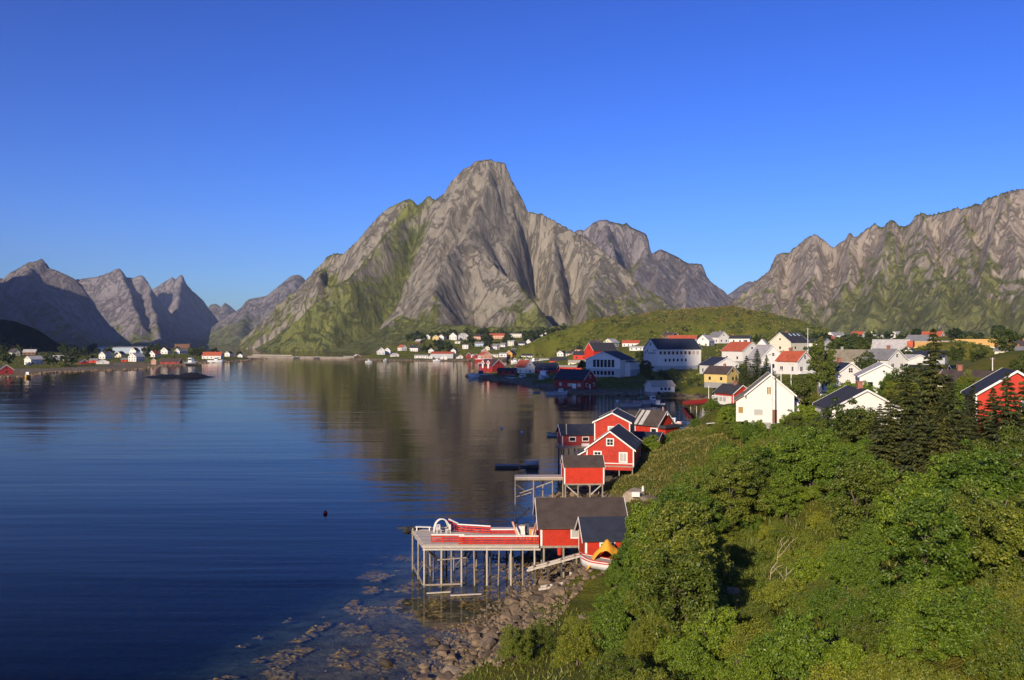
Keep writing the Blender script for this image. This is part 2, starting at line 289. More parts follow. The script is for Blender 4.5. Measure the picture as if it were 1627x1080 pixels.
# ---------------------------------------------------------------- where the buildings stand (used by the ground and by the houses)
# name, category, label, px, py of the base, distance, gable width, ridge length, eave height, rise, turn, wall, roof, (windows on gable, on side, storeys)
HOUSES = [
 # the knoll below the great mountain: waterfront
 ('house','house','white gabled house on the low point where the stone causeway lands',605,563,1150,9,10,6,4,10,'white','rdark',(2,3,1)),
 ('house','house','white gabled house close beside its twin at the causeway end',616.5,562.5,1165,8.5,10,5.5,4,-12,'white','rgrey',(2,3,1)),
 ('house','house','small white house with bright red roof on the knoll shore',639,557,1190,8.5,9,5,3.6,35,'white','rred',(2,2,1)),
 ('house','house','white house with wide dark roof next to the small red-roofed one',658,558,1200,8,12,5.5,4,78,'white','rdark',(2,4,1)),
 ('boathouse','boathouse','low white boathouse at the water below the twin white gables',627,567,1120,8,10,3,2.6,20,'white','rlight',(1,2,1)),
 ('boathouse','boathouse','long low white shed with pale flat roof on the knoll waterfront',670,569,1110,9,17,3.4,1.2,82,'white','rlight',(1,5,1)),
 ('warehouse','warehouse','long dark grey warehouse with red roof on the far quay',703,569,1105,14,28,6.5,2.6,84,'grey','rred',(1,0,1)),
 ('shed','shed','red open shed standing on the stone causeway',554,570.5,1205,7,14,3,1.6,84,'red','rsand',(1,3,1)),
 ('shed','shed','small brown shed next to the red one on the causeway',567,569,1190,6,8,3.6,2.2,20,'brown','rlight',(1,1,1)),
 ('boathouse','boathouse','white boathouse gable standing in front of the red-roofed warehouse',705,571,1070,8,9,3,3,0,'white','rlight',(1,1,1)),
 ('boathouse','boathouse','pale boathouse with dark roof right of the red-roofed warehouse',730,570,1085,7,9,3,2.6,12,'white','rdark',(1,1,1)),
 ('boathouse','boathouse','dark red boathouse gable by the water below a white house',744,569.5,1080,6,9,4.5,3.5,5,'darkred','rdark',(1,1,1)),
 ('boathouse','boathouse','brown red boathouse with white edges beside the salmon hall',756,569.5,1080,8,9,3.4,3,5,'darkred','rdark',(1,1,1)),
 ('boathouse','fish hall','salmon pink fish hall with red roof on the far waterfront',771,569,1090,11,15,5,3.5,25,'salmon','rred',(2,3,1)),
 ('boathouse','boathouse','white flat fronted shed left of the orange boathouse',800,567,1080,8,9,4.5,1.2,80,'white','rlight',(1,2,1)),
 ('boathouse','boathouse','orange boathouse with dark roof on the far waterfront',812,567,1090,9,10,5,4,-30,'orange','rdark',(2,2,1)),
 ('warehouse','warehouse','pale grey warehouse with long curved roofs behind the orange boathouse',829,560,1180,12,26,3.5,3,80,'paleblue','rgrey',(2,4,1)),
 ('boathouse','boathouse','white quay shed with dark roof right of the orange boathouse',838,568,1090,7,14,3,2.2,75,'white','rdark',(1,3,1)),
 # the knoll: middle row
 ('house','house','white cube-like house above the red-roofed warehouse',740,554,1220,7.5,8,6.5,1,80,'white','rdark',(2,2,2)),
 ('house','house','pale blue long house with grey roof on the middle of the knoll',763,550,1260,9,14,4.5,2.6,80,'paleblue','rgrey',(2,4,1)),
 ('house','house','white house with porch below the pale blue one',788,555,1210,7,9,5,3.4,50,'white','rgrey',(2,2,1)),
 ('house','house','square cream house of two storeys among trees on the knoll',813,549.5,1260,8.5,9,7,2,70,'cream','rlight',(3,3,2)),
 ('house','house','white house with dark roof right of the square cream house',830,550,1250,7,10,4.5,3.4,65,'white','rdark',(2,3,1)),
 ('house','house','white house with steep front gable on the middle row of the knoll',843,548,1270,9,11,5,4.2,-35,'white','rdark',(2,2,1)),
 ('house','house','white gabled house with long side wing below the pointed villa',862,547,1270,8,13,4.5,4,-40,'white','rdark',(2,3,1)),
 ('house','house','low white house half hidden by trees at the knoll foot',897,550,1200,7,15,3.6,2,82,'white','rgrey',(1,4,1)),
 ('shed','shed','small white garden shed on the grass at the knoll foot',878,555,1150,5,9,2.6,1.2,80,'white','rlight',(1,1,1)),
 ('house','house','white cottage with pale roof right of the small garden shed',905,556,1120,6,10,3,2,70,'white','rlight',(1,3,1)),
 # the knoll: top row
 ('house','house','cream gabled house highest at the foot of the rock slabs',680,539,1330,8,9,4.5,3.6,-10,'cream','rlight',(2,2,1)),
 ('house','house','yellow house under the rock slabs at the top of the knoll',693,540,1320,9,10,4.5,3.4,-10,'yellow','rorange',(2,2,1)),
 ('house','house','white and brown house just right of the yellow house',703,539,1335,9,10,4.5,3.4,-25,'white','rbrown',(2,2,1)),
 ('house','house','large white house with front gable on the top of the knoll',721,540,1320,11,11,7,5,-12,'white','rdark',(3,3,2)),
 ('house','house','white house with balcony joined behind the large white gable',736,539.5,1345,10,14,7,4,25,'white','rlight',(3,4,2)),
 ('house','house','brick red house with flat pale gable among firs on the knoll top',759,539,1340,9,15,5,2.6,82,'salmon','rbrown',(2,4,1)),
 ('house','house','wide salmon terraced house on the crest of the knoll',790,538,1340,11,22,5.5,3.4,82,'salmon','rred',(2,6,1)),
 ('house','house','cream flat roofed house on the crest of the knoll',820,536,1350,10,18,5.5,1.2,82,'cream','rlight',(2,6,1)),
 ('house','villa','white villa with pointed gable and long terrace on the knoll crest',866,537,1330,9,9,7,5.5,0,'white','rdark',(2,2,2)),
 ('shed','garage','cream garage below the large white gabled house on the knoll',728,546,1285,6,8,3,1.4,70,'cream','rlight',(1,1,1)),
 ('house','house','white cottage left of the square cream house on the knoll',800,551,1245,7,9,3.6,2.6,60,'white','rgrey',(2,2,1)),
 ('house','house','cream cottage on the slope below the salmon terraced house',777,556,1195,7,9,3.4,2.6,-30,'cream','rbrown',(2,2,1)),
 ('house','house','white house right of the pointed villa among bushes',886,545,1290,8,9,3.8,3,-25,'white','rlight',(2,2,1)),
 ('shed','shed','white shed in the meadow above the dark-roofed quay shed',848,558,1170,5,9,2.8,1.6,75,'white','rlight',(1,2,1)),
 ('house','house','brown cottage left of the cream house at the rock slabs',666,545,1285,7,9,3.4,2.6,50,'brown','rlight',(2,2,1)),
 ('house','house','white cottage between the small red-roofed house and the warehouse',686,560.5,1170,7,8,3.6,2.8,-15,'white','rgrey',(2,2,1)),
 # left shore
 ('boathouse','boathouse','dark red boathouse with white edged gable at the left shore',9,594,650,9,9,3.2,3.4,8,'darkred','rdark',(1,1,1)),
 ('house','house','white house with pale roof standing alone on the left shore meadow',54,579,780,9,12,5.2,3.2,-55,'white','rlight',(2,3,1)),
 ('house','house','cream gabled house below the dark wooded hill',22,565,900,8,9,4,3.6,25,'cream','rbrown',(2,2,1)),
 ('house','house','brown house half hidden in trees beneath the dark hill',48,564,930,8,12,3.6,3,75,'brown','rlight',(2,3,1)),
 ('house','house','white low house with two roofs in the trees of the left shore',92,572,900,8,17,3.2,2.2,80,'white','rlight',(2,4,1)),
 ('boathouse','boathouse','dark red small boathouse with black roof on the left shore',133,579,880,8,8,2.6,3,15,'darkred','rdark',(1,1,1)),
 ('boathouse','boathouse','bright red shed left of the long white shed',150,576.5,900,6,8,3.2,1.8,70,'brightred','rgrey',(1,1,1)),
 ('boathouse','boathouse','long white low shed on the left shore bank',163,578,890,11,11,2.4,2.4,5,'white','rlight',(1,1,1)),
 ('house','house','white gabled house with grey side right of the wooded hill',168,570,980,8,13,5,4,-35,'white','rgrey',(2,3,1)),
 ('house','house','yellowish small gabled house in front of the grey factory',191,568,1010,8,10,4,3.8,-30,'cream','rdark',(2,2,1)),
 ('house','house','large white house with two gables nearest the point on the left shore',217,574,930,10,13,5.5,4.5,-40,'white','rlight',(3,4,2)),
 ('house','house','white house peeking out behind the large two gabled one',214,563,1020,8,9,5,3.6,-30,'white','rdark',(2,2,1)),
 ('shed','shed','red annex shed left of the large two gabled white house',200,575,940,5,8,3,1.6,75,'brightred','rgrey',(1,2,1)),
 ('house','house','white house with red roof slope on the left shore',246,567,1010,8,11,4,4,-35,'white','rred',(2,2,1)),
 ('house','house','white house right of the red roofed one on the left shore',264,562,1060,9,9,4.5,4,-30,'white','rdark',(2,2,1)),
 ('house','house','white house with long dark roof before the dark factory block',288,562,1080,8,13,4,3.4,-45,'white','rgrey',(2,3,1)),
 ('factory','factory','long pale grey factory hall across the left shore village',196,562,1120,26,58,8,0.8,86,'paleblue','rlight',(0,0,1)),
 ('factory','factory','dark factory block above the trees on the left shore point',290,553,1250,16,20,6,0.6,86,'brown','rdark',(0,0,1)),
 ('shed','shed','tall orange shed beside the dark boat sheds',244,579,900,4.5,5,4.5,2.4,0,'salmon','rsand',(0,0,1)),
 ('boathouse','boathouse','long dark boathouse with brown roof on the left harbour quay',272,578,930,8,20,3,3.4,70,'darkred','rbrown',(1,3,1)),
 ('house','house','white and red house behind the fishing boat on the point',338,570,1040,10,22,4.5,4.5,72,'white','rred',(2,5,1)),
 ('house','house','white shed left of the trees at the tip of the left shore',364,566,1090,7,9,4,2.6,-30,'white','rdark',(1,2,1)),
 ('house','house','tiny white cottage at the very tip of the left shore',383,568,1100,6,7,2.8,2.4,-20,'white','rlight',(1,2,1)),
 # harbour shore in the middle, in the shade of the mountain behind the photographer
 ('boathouse','boathouse','dark red boathouse with two white-edged dormers on the harbour point',781,592,640,11,16,5.2,4.4,38,'darkred','rdark',(1,0,1)),
 ('boathouse','boathouse','white gabled boathouse with orange tiled roof beside the dormered one',834,593,600,7.5,13,4.5,4.2,32,'white','rred',(1,1,1)),
 ('shed','shed','low dark open shed in front of the dormered boathouse',806,595,575,7,12,2.8,1.4,80,'darkred','rdark',(0,3,1)),
 ('boathouse','boathouse','red boathouse with black roof behind the grey fishing boat',848,591,640,8,12,4,3.2,80,'brightred','rdark',(1,2,1)),
 ('boathouse','boathouse','blue black roofed boathouse right of the grey fishing boat',865,594,600,9,18,3.4,4,78,'darkred','rnavy',(1,2,1)),
 ('boathouse','boathouse','large dark red boathouse on the timber quay with navy roof',914,616,430,9,19,4.4,4.4,48,'darkred','rnavy',(2,0,1)),
 ('shed','shed','red quay house with black roof and white balcony behind the harbour',888,580,760,9,15,4.5,2.8,80,'brightred','rdark',(1,4,1)),
 ('shed','shed','small red house with black roof left of the tall red gable',924,571,720,8,12,4.5,3,75,'brightred','rdark',(1,2,1)),
 ('house','hall','tall red gabled hall with a long black roof behind the grey halls',955,571,690,11,24,7,6,-50,'brightred','rdark',(1,2,1)),
 ('shed','shed','low red shed with two white windows above the navy-roofed boathouse',904,590,620,9,19,3.2,1,80,'brightred','rsand',(1,2,1)),
 # the two big halls
 ('fish_hall','hall','wide grey-white hall with six tall gable windows in the shade',970,597,490,20,22,9.2,4.2,-22,'white','rdark',(0,0,1)),
 ('fish_hall','hall','tall grey-white hall with rows of windows and lettering on its gable',1068,586.5,500,17,27,11.5,5.6,-62,'white','rnavy',(0,0,1)),
 ('shed','shed','small pale shed with three windows and sand roof by the inner bay',1048,622,390,7,11,2.7,2,-62,'white','rsand',(0,0,1)),
 ('garage','garage','grey-white garage with navy roof right of the tall hall',1143,594,420,13,15,4.4,3.4,28,'white','rnavy',(0,0,1)),
 ('house','house','yellow house with brown roof at the edge of the shade',1146,607,360,8,11,3.6,2.8,55,'yellow','rbrown',(1,2,1)),
 # right-hand village
 ('house','house','white house with pale red roof and grey gable above the garage',1178,573,440,12,15,5,4.2,42,'white','rred',(1,2,1)),
 ('house','house','tiny white pointed house beside the dark fir top',1212,558,560,6,7,4,3.6,-10,'white','rlight',(1,1,1)),
 ('house','house','cream house with black roof and three skylights below the green hill',1254,557,470,13,16,4.6,4.8,-35,'cream','rdark',(1,2,1)),
 ('house','house','small white house with dark roof right of the skylight house',1302,556,480,8,9,4,2,60,'white','rdark',(1,1,1)),
 ('house','house','white house with orange tiled roof and chimney in the trees',1262,594,262,6.2,8,4.0,2.6,48,'white','rred',(2,2,1)),
 ('house','house','long white house seen behind the fir left of the orange tiled one',1216,588,300,8,14,4,4.4,20,'white','rlight',(1,2,1)),
 ('house','house','long cream house with weathered brown roof on the village ridge',1350,588,300,8,13.5,3.4,3.4,86,'cream','rmoss',(2,3,1)),
 ('house','house','white two-storey house with pale grey roof and red dormer',1416,575,330,8,12,5,3.2,84,'white','rlight',(2,3,2)),
 ('house','house','white house with grey roof turned gable to the right',1406,589,270,7.5,9,3.6,3,48,'white','rgrey',(2,2,1)),
 ('house','house','flat roofed white bungalow with pale roof near the red flag',1451,586,290,10,8,2.6,2.0,28,'white','rlight',(1,2,1)),
 ('house','house','grey-white house with navy roof and red porch roof',1338,627,200,7.2,8,4.6,2.6,26,'white','rnavy',(2,2,1)),
 ('house','house','white gabled house with three dark square windows in a row',1400,632,181,9,10,4.6,2.4,6,'white','rlight',(0,2,1)),
 ('house','house','white gabled house with sagging black roof low among the shrubs',1361,673,131,9.4,11,2.6,2.6,14,'white','rdark',(0,0,1)),
 ('house','house','bare fronted white house with one amber gable window',1222,667,148,7.3,10,4.6,3.1,2,'white','rmoss',(0,0,1)),
 ('house','house','red cabin with white porch windows at the red footbridge',1164,641,255,6,9,3.2,2.2,36,'red','rdark',(1,3,1)),
 ('house','house','red house glimpsed through spruces under a white bargeboard',1604,694,103,8.2,9,5,2.7,9,'brightred','rdark',(0,0,1)),
 ('house','house','house with brown roof just left of the red spruce house',1540,634,170,8,9,3,2.4,70,'cream','rbrown',(1,1,1)),
 ('warehouse','warehouse','long hall with orange roof left of the tall spruce top',1467,559,430,14,20,2.6,2.2,84,'yellow','rorange',(0,0,1)),
 ('warehouse','warehouse','pale hall between the two orange roofs and the spruce top',1503,561,430,12,17,3.6,2.2,80,'white','rlight',(0,0,1)),
 ('warehouse','warehouse','orange roofed hall right of the tall spruce top',1562,559,430,14,24,2.8,3.2,84,'cream','rorange',(0,0,1)),
 ('shed','shed','flat black-roofed shed between white house and spruces',1476,606,190,8,7,2.6,0.8,84,'brown','rdark',(0,0,1)),
 ('shed','shed','navy roofed shed below the left orange roof',1476,577,340,7,12,2.6,2,82,'grey','rnavy',(0,1,1)),
 ('house','house','grey roofed house with dark gable above the orange roofs',1462,549,560,9,15,3.4,3.2,62,'grey','rgrey',(1,2,1)),
 ('house','house','white house with red roof highest beside the dark firs',1482,544,650,9,14,4,4,70,'white','rred',(1,2,1)),
 ('house','house','brown roofed house at the far right of the village',1618,560,420,9,15,3,2.6,84,'white','rbrown',(1,3,1)),
 ('house','house','cream house with flat roof by the far right picture edge',1610,569,360,8,12,3,1.6,80,'cream','rgrey',(1,3,1)),
 # small buildings packed along the sunlit basin
 ('shed','shed','white shed with pale roof between basin boats and red quay house',866,577,860,6,9,3,1.8,70,'white','rlight',(1,2,1)),
 ('shed','shed','cream shed with sand roof right of the white balcony quay house',915,582,700,6,11,3.2,1.6,78,'cream','rsand',(1,3,1)),
 ('house','house','white cottage with dark roof above the red quay house',893,566,900,7,9,3.6,2.8,-25,'white','rdark',(2,2,1)),
 ('house','house','cream cottage left of the small red house with black roof',908,566,860,7,9,3.4,2.6,40,'cream','rbrown',(2,2,1)),
 ('boathouse','boathouse','white boathouse gable at the inner end of the sunlit basin',850,571.5,1098,7,10,3.2,2.8,0,'white','rgrey',(1,1,1)),
 ('boathouse','boathouse','pale grey boathouse right of the white basin gable',862,571,1102,8,11,3.2,2.6,15,'paleblue','rgrey',(1,1,1)),
 ('shed','shed','low cream shed on the quay between basin and knoll',876,569.5,1104,6,15,2.8,1.4,82,'cream','rlight',(1,4,1)),
 ('house','house','white gabled cottage at the near foot of the knoll',884,564,1140,7,9,4,3,-30,'white','rlight',(2,2,1)),
 ('house','house','salmon cottage beside the near foot of the knoll',922,559,1000,7,10,3.4,2.6,60,'salmon','rbrown',(1,2,1)),
 ('house','house','white house with dark roof below the pale hillside house',934,562,900,8,10,3.8,3,-30,'white','rdark',(2,2,1)),
 ('shed','shed','tiny white boathouse by the water left of the red warehouse roof',684,570,1090,5,7,2.8,2,0,'white','rgrey',(1,1,1)),
 ('shed','shed','white shed with brown roof between dark red and brown red boathouses',750,568,1110,5,8,3,2,10,'white','rbrown',(1,1,1)),
 ('shed','shed','cream flat shed right of the salmon fish hall',786,567.5,1100,6,10,3.2,1.2,80,'cream','rlight',(1,2,1)),
 ('house','house','white cottage between red-roofed warehouse and orange boathouse, set back uphill',722,561,1180,7,8,3.6,3,-20,'white','rdark',(2,2,1)),
 ('house','house','salmon cottage uphill behind the brown red boathouse',770,561,1170,7,8,3.4,2.8,20,'salmon','rlight',(2,2,1)),
 # foot of the green hill
 ('house','house','cream gabled house at the left foot of the green hill',971,551,820,10,12,4.5,3.8,-30,'cream','rlight',(2,2,1)),
 ('house','house','white house with red roof under the green hill slope',1003,551,800,8,15,4,2.6,80,'white','rred',(2,4,1)),
 ('shed','shed','low white long shed below the green hill',1012,557,720,6,11,3,1,80,'white','rlight',(1,3,1)),
 ('house','house','small brown house in bushes on the green hill slope',1064,537,760,8,10,3,2.6,60,'brown','rbrown',(1,2,1)),
 ('house','house','long house with salmon roof just behind the tall hall',1085,547,600,9,18,3.4,2.6,84,'white','rred',(1,3,1)),
 ('house','house','white gabled house right of the tall hall roof',1121,551,620,9,11,4.2,4,-20,'white','rlight',(2,2,1)),
 ('house','house','grey roofed white house on the foot of the green hill',1142,545,640,9,11,4.5,3.6,40,'white','rgrey',(2,2,1)),
 ('house','house','low white house with dark roof left of the skylight house',1172,545,640,8,18,3.4,2,82,'white','rdark',(1,4,1)),
 ('house','house','tiny pale house on the hillside meadow left of the green hill',946,549,840,7,9,3.4,2.6,60,'salmon','rbrown',(1,2,1)),
 # far right village below the right-hand mountain
 ('house','house','white house farthest left under the right-hand cliffs',1297,538,1050,9,11,4.5,4,-30,'white','rlight',(1,1,1)),
 ('house','house','white house with steep gable under the right-hand cliffs',1321,539,980,8,10,5,4,-20,'white','rlight',(1,1,1)),
 ('house','house','red roofed cottage below the right-hand cliffs',1316,543,900,8,10,4,4,-40,'salmon','rred',(1,1,1)),
 ('house','house','white house next to the steep gable under the cliffs',1331,538,1000,8,12,4.5,3.6,60,'white','rgrey',(1,2,1)),
 ('house','house','pale house with red roof further right under the cliffs',1364,538,900,9,12,4,4,60,'white','rred',(1,2,1)),
 ('house','house','white house alone between trees under the cliffs',1386,537,1000,8,9,4,4,-10,'white','rlight',(1,1,1)),
 ('house','house','cream house with long roof amid trees under the cliffs',1406,543,900,9,13,4,3.6,50,'cream','rlight',(1,2,1)),
 ('house','house','largest white gabled house under the cliffs',1425,541,880,10,12,5.5,4.5,-25,'white','rlight',(1,2,1)),
 ('house','house','white house with low roof right of the largest white gable',1438,541,920,9,12,4,3.6,40,'white','rgrey',(1,2,1)),
 ('house','house','white house with pitched roof above the grey roofed house',1449,543,850,9,12,4,4,-30,'white','rlight',(1,2,1)),
]
# ---------------------------------------------------------------- coastline (plan view, metres)
MAIN = [(-60,-80),(-22,10),(-13,35),(-7,56),PW(722,1072)[:2],PW(772,1012)[:2],PW(842,955)[:2],(3.2,92),PW(835,893)[:2],(0.5,101),(3,106),(8,112),(12,124),(11,134),
 (5,137.5),(7,143),(11,150),(13,162),(17,172),(22,182),(28,200),(38,224),(47,244),(52,262),(57,276),(70,303),(80,322),(84,345),(82,366),(72,378),(61,383),(55,398),
 (38,404),(27,408),(17,428),(9,470),(0,520),(-14,560),(-26,600),(-30,650),(-26,740),(-24,830),(-8,875),(23,905),(50,935),(62,960),(66,1020),(60,1070),(45,1088),(30,1080),(5,1085),
 (-20,1072),(-42,1066),(-92,1048),(-131,1058),(-160,1085),(-196,1130),(-225,1175),(-235,1260),(-215,1400),(-250,1700),(-300,2050),(-500,2500),(-900,3300),(-900,9000),(6000,9000),(6000,-80)]
LEFTL = [(-700,300),(-420,430),(-352,560),PW(40,598)[:2],PW(70,592)[:2],PW(110,591)[:2],PW(150,589)[:2],PW(210,588)[:2],PW(238,585)[:2],PW(250,581)[:2],PW(290,580)[:2],PW(312,578)[:2],
 PW(345,575.5)[:2],PW(392,573)[:2],(-330,1180),(-400,1300),(-640,1600),(-1500,1900),(-3200,2000),(-3200,300)]
def inside(x, y, poly):
    r = np.zeros(x.shape, bool); n = len(poly)
    for i in range(n):
        (x0, y0), (x1, y1) = poly[i], poly[(i + 1) % n]
        if y0 == y1: continue
        c = ((y0 > y) != (y1 > y)) & (x < (x1 - x0) * (y - y0) / (y1 - y0) + x0); r ^= c
    return r
def sdf(x, y):
    d = np.full(x.shape, 1e9)
    for poly in (MAIN, LEFTL):
        pp = [(a, b_, 0) for a, b_ in poly] + [(poly[0][0], poly[0][1], 0)]
        d = np.minimum(d, polydist(x, y, pp)[0])
    ins = inside(x, y, MAIN) | inside(x, y, LEFTL)
    return np.where(ins, d, -d)
CTRL = []
for h in HOUSES: CTRL.append(P(h[3], h[4], h[5]))
for q in [(720,1060,64),(800,1050,61),(850,1060,58),(790,990,75),(880,1000,70),(925,960,77),(950,905,83),(1080,1020,48),(1000,1050,52),(1180,930,60),(1250,960,52),(1300,880,75),(1150,850,88),(1050,900,78),
          (1030,790,122),(1090,800,110),(1010,760,138),(1070,720,160),(1120,700,165),(1100,682,190),(1180,690,150),(1200,760,118),(1250,720,128),(1060,700,185),(1300,720,112),(1350,760,90),(1450,800,74),(1600,800,70),
          (1550,740,88),(1480,720,92),(1600,715,95),(1400,1000,40),(1600,1000,36),(1500,900,52),(1620,900,48),(1300,1060,38),(1150,1060,43),(1300,650,165),(1270,668,150),(1330,655,158),(1480,640,150),(1560,640,140),(1450,640,165),
          (1200,612,270),(1290,600,240),(1240,620,230),(1180,640,215),(1300,575,340),(1350,560,420),(1420,558,450),(1540,575,380),(1500,590,260),(1580,590,260),
          (1000,605,450),(1080,600,440),(1120,612,385),(1000,618,415),(940,606,455),(880,596,560),(830,590,640),(800,586,700),(900,573,850),(990,570,600),(1060,568,640),(950,572,900),(1000,560,1000),
          (1250,548,700),(1400,545,800),(1550,545,800),(1627,548,700),(700,552,1250),(650,548,1290),(780,545,1300),(850,542,1320),(750,536,1400),(860,535,1400),(620,548,1500),(960,556,1060),
          (905,600,480),(1165,585,445),(1225,566,520)]: CTRL.append(P(*q))
CTRL += [(-20,0,18),(0,6,21),(10,6,20),(30,4,18),(60,6,18),(14,22,8.5),(20,26,8.5),(28,30,9.5),(36,34,11),(8,20,8),(0,20,7),(24,20,9),(36,24,10.5),(60,40,16),(80,70,20),(90,110,19),(110,160,19),(140,240,22),(200,400,24),(300,600,27),(500,900,28),(1000,1500,34),(2000,1500,60),(500,1500,34),(200,1900,34),(600,2600,40),(2500,3000,60),
         (2500,600,40),(600,300,26),(-60,-60,10),(1000,4000,40),(0,2400,50),(60,1250,20)]
for px, py, Y in [(30,575,800),(100,580,800),(150,580,880),(200,578,900),(260,575,950),(320,572,1010),(60,560,1000),(130,562,1050),(230,560,1150),(350,567,1080)]: CTRL.append(P(px, py, Y))
CTRL += [(-700,1100,26),(-1000,900,60),(-1500,1200,60),(-900,500,80),(-700,1500,10),(-3000,1000,60)]
SHORE = []
for poly in (MAIN[:-3], LEFTL[:-2]):
    for (x0, y0), (x1, y1) in zip(poly[:-1], poly[1:]):
        n = max(1, int(math.hypot(x1 - x0, y1 - y0) / (10 if max(y0, y1) < 500 else 40)))
        for k in range(n): SHORE.append((x0 + (x1 - x0) * k / n, y0 + (y1 - y0) * k / n, 0.25))
CT = np.array(CTRL + SHORE)
HILL = [P(1008,501,1115),P(1040,497,1110),P(1100,491,1090),P(1165,488,1070),P(1215,500,1030),P(1250,518,990),P(1272,534,950)]
def ground_z(x, y):
    x = np.atleast_1d(np.asarray(x, float)); y = np.atleast_1d(np.asarray(y, float))
    s = sdf(x, y); z = np.zeros(x.shape); land = s > 0
    xl, yl = x[land], y[land]; out = np.zeros(xl.shape)
    for a in range(0, len(xl), 20000):
        dx = xl[a:a + 20000, None] - CT[None, :, 0]; dy = yl[a:a + 20000, None] - CT[None, :, 1]
        w = 1.0 / (dx * dx + dy * dy + 6.0) ** 1.8
        out[a:a + 20000] = (w * CT[None, :, 2]).sum(1) / w.sum(1)
    d = np.hypot(xl, yl)
    amp = np.clip(d / 300, 0.12, 1.6)
    out = out + amp * 0.8 * fbm(xl / 14, yl / 14, 4, 5) + 0.35 * fbm(xl / 3, yl / 3, 3, 9) * (d < 300)
    hd, hz = polydist(xl, yl, HILL)                                  # the green hill
    hr = 195.0 * np.clip(hz / 64.0, 0.1, 1.1); front = np.clip(1 - hd / hr, 0, 1); bulge = hz * (1 - (1 - front) ** 1.7) * (hd < hr)
    bulge = bulge + (fbm(xl / 40, yl / 40, 4, 31) * 5.5 + fbm(xl / 11, yl / 11, 2, 33) * 2.0) * sstep(0, 0.35, front)
    out = np.where(front > 0, np.maximum(out, bulge * sstep(-0.02, 0.1, front)), out)
    sl_ = s[land]
    cap = 0.12 + sl_ * np.where(d < 320, 0.8, 0.95) + 0.4 * np.clip(sl_, 0, 1) * fbm(xl / 4, yl / 4, 3, 12)
    z[land] = np.minimum(out, np.maximum(cap, 0.05))
    o = ~land; near = np.hypot(x[o], y[o]) < 170
    so = -s[o]; mud = -0.03 - 0.014 * np.minimum(so, 13) - 0.07 * np.clip(so - 13, 0, 60) + 0.15 * fbm(x[o] / 4.5, y[o] / 3.0, 5, 3) * np.clip(so, 0, 1) - 0.02
    flat = (y[o] < 112) & (y[o] > 40) & (x[o] > -60)
    z[o] = np.where(flat, np.maximum(mud, -9.0), 0) + (~flat) * np.maximum(-9.0, -0.12 + s[o] * np.where(near, 0.05 + 0.012 * np.clip(-s[o] - 7, 0, 30), 0.25) + 0.22 * fbm(x[o] / 3.5, y[o] / 3.5, 4, 3) * np.clip(-s[o] / 2, 0, 1))
    return z
def gz(x, y): return float(ground_z([x], [y])[0])
def axis(segs):
    out = []
    for a, b_, st in segs: out += list(np.arange(a, b_, st))
    return np.array(out)
gx = axis([(-6000,-1200,240),(-1200,-560,20),(-560,-240,7),(-240,-40,5),(-40,90,1.0),(90,380,3.6),(380,700,8),(700,1500,32),(1500,6001,240)])
gy = axis([(-1000,-60,90),(-60,10,5),(10,200,1.0),(200,430,2.6),(430,1000,4.5),(1000,1280,5),(1280,1500,9),(1500,3000,60),(3000,9001,240)])
GX, GY = np.meshgrid(gx, gy)
GZ = ground_z(GX.ravel(), GY.ravel())

# ---------------------------------------------------------------- ground material
m, nt, b, n, l = new_mat('ground_cover')
geo = n.new('ShaderNodeNewGeometry'); sp = n.new('ShaderNodeSeparateXYZ'); l.new(geo.outputs['Position'], sp.inputs[0])
nA = noise(nt, 0.05, 6, 0.65, 'Position'); nB = noise(nt, 0.5, 6, 0.7, 'Position'); nC = noise(nt, 3.5, 4, 0.7, 'Position')
gA = ramp(nt, [(0.30, (0.08, 0.12, 0.014)), (0.45, (0.20, 0.23, 0.028)), (0.60, (0.31, 0.26, 0.05)), (0.75, (0.38, 0.26, 0.08))])
l.new(math_n(nt, 'ADD', math_n(nt, 'MULTIPLY', nA.outputs[0], 0.55), math_n(nt, 'MULTIPLY', nB.outputs[0], 0.45)), gA.inputs[0])
grass_c = mixc(nt, 0.6, gA.outputs[0], mixc(nt, nC.outputs[0], (0.03, 0.04, 0.01), (0.22, 0.22, 0.07)), 'OVERLAY')
rock = ramp(nt, [(0.3, (0.08, 0.062, 0.042)), (0.5, (0.21, 0.165, 0.11)), (0.7, (0.36, 0.29, 0.20))]); l.new(nB.outputs[0], rock.inputs[0])
weed = ramp(nt, [(0.33, (0.07, 0.048, 0.02)), (0.50, (0.25, 0.17, 0.07)), (0.68, (0.45, 0.32, 0.14))]); l.new(nB.outputs[0], weed.inputs[0])
zz = math_n(nt, 'ADD', sp.outputs[2], math_n(nt, 'MULTIPLY', math_n(nt, 'SUBTRACT', nB.outputs[0], 0.5), 1.6))
f1 = n.new('ShaderNodeMapRange'); f1.inputs[1].default_value = 0.2; f1.inputs[2].default_value = 0.7; l.new(zz, f1.inputs[0])
f2 = n.new('ShaderNodeMapRange'); f2.inputs[1].default_value = 1.2; f2.inputs[2].default_value = 2.0; l.new(zz, f2.inputs[0])
c1 = mixc(nt, f1.outputs[0], weed.outputs[0], rock.outputs[0]); c2 = mixc(nt, f2.outputs[0], c1, grass_c)
l.new(c2, b.inputs['Base Color']); b.inputs['Roughness'].default_value = 0.9; b.inputs['Specular IOR Level'].default_value = 0.15
bump(nt, math_n(nt, 'ADD', nC.outputs[0], math_n(nt, 'MULTIPLY', nB.outputs[0], 2.5)), 1.0, 0.6, b)
M['ground'] = m
go = D.objects.new('ground', mesh_np('ground', np.stack([GX.ravel(), GY.ravel(), GZ], 1), grid_faces(len(gx), len(gy)), M['ground'])); link(go); tag(go, kind='structure')

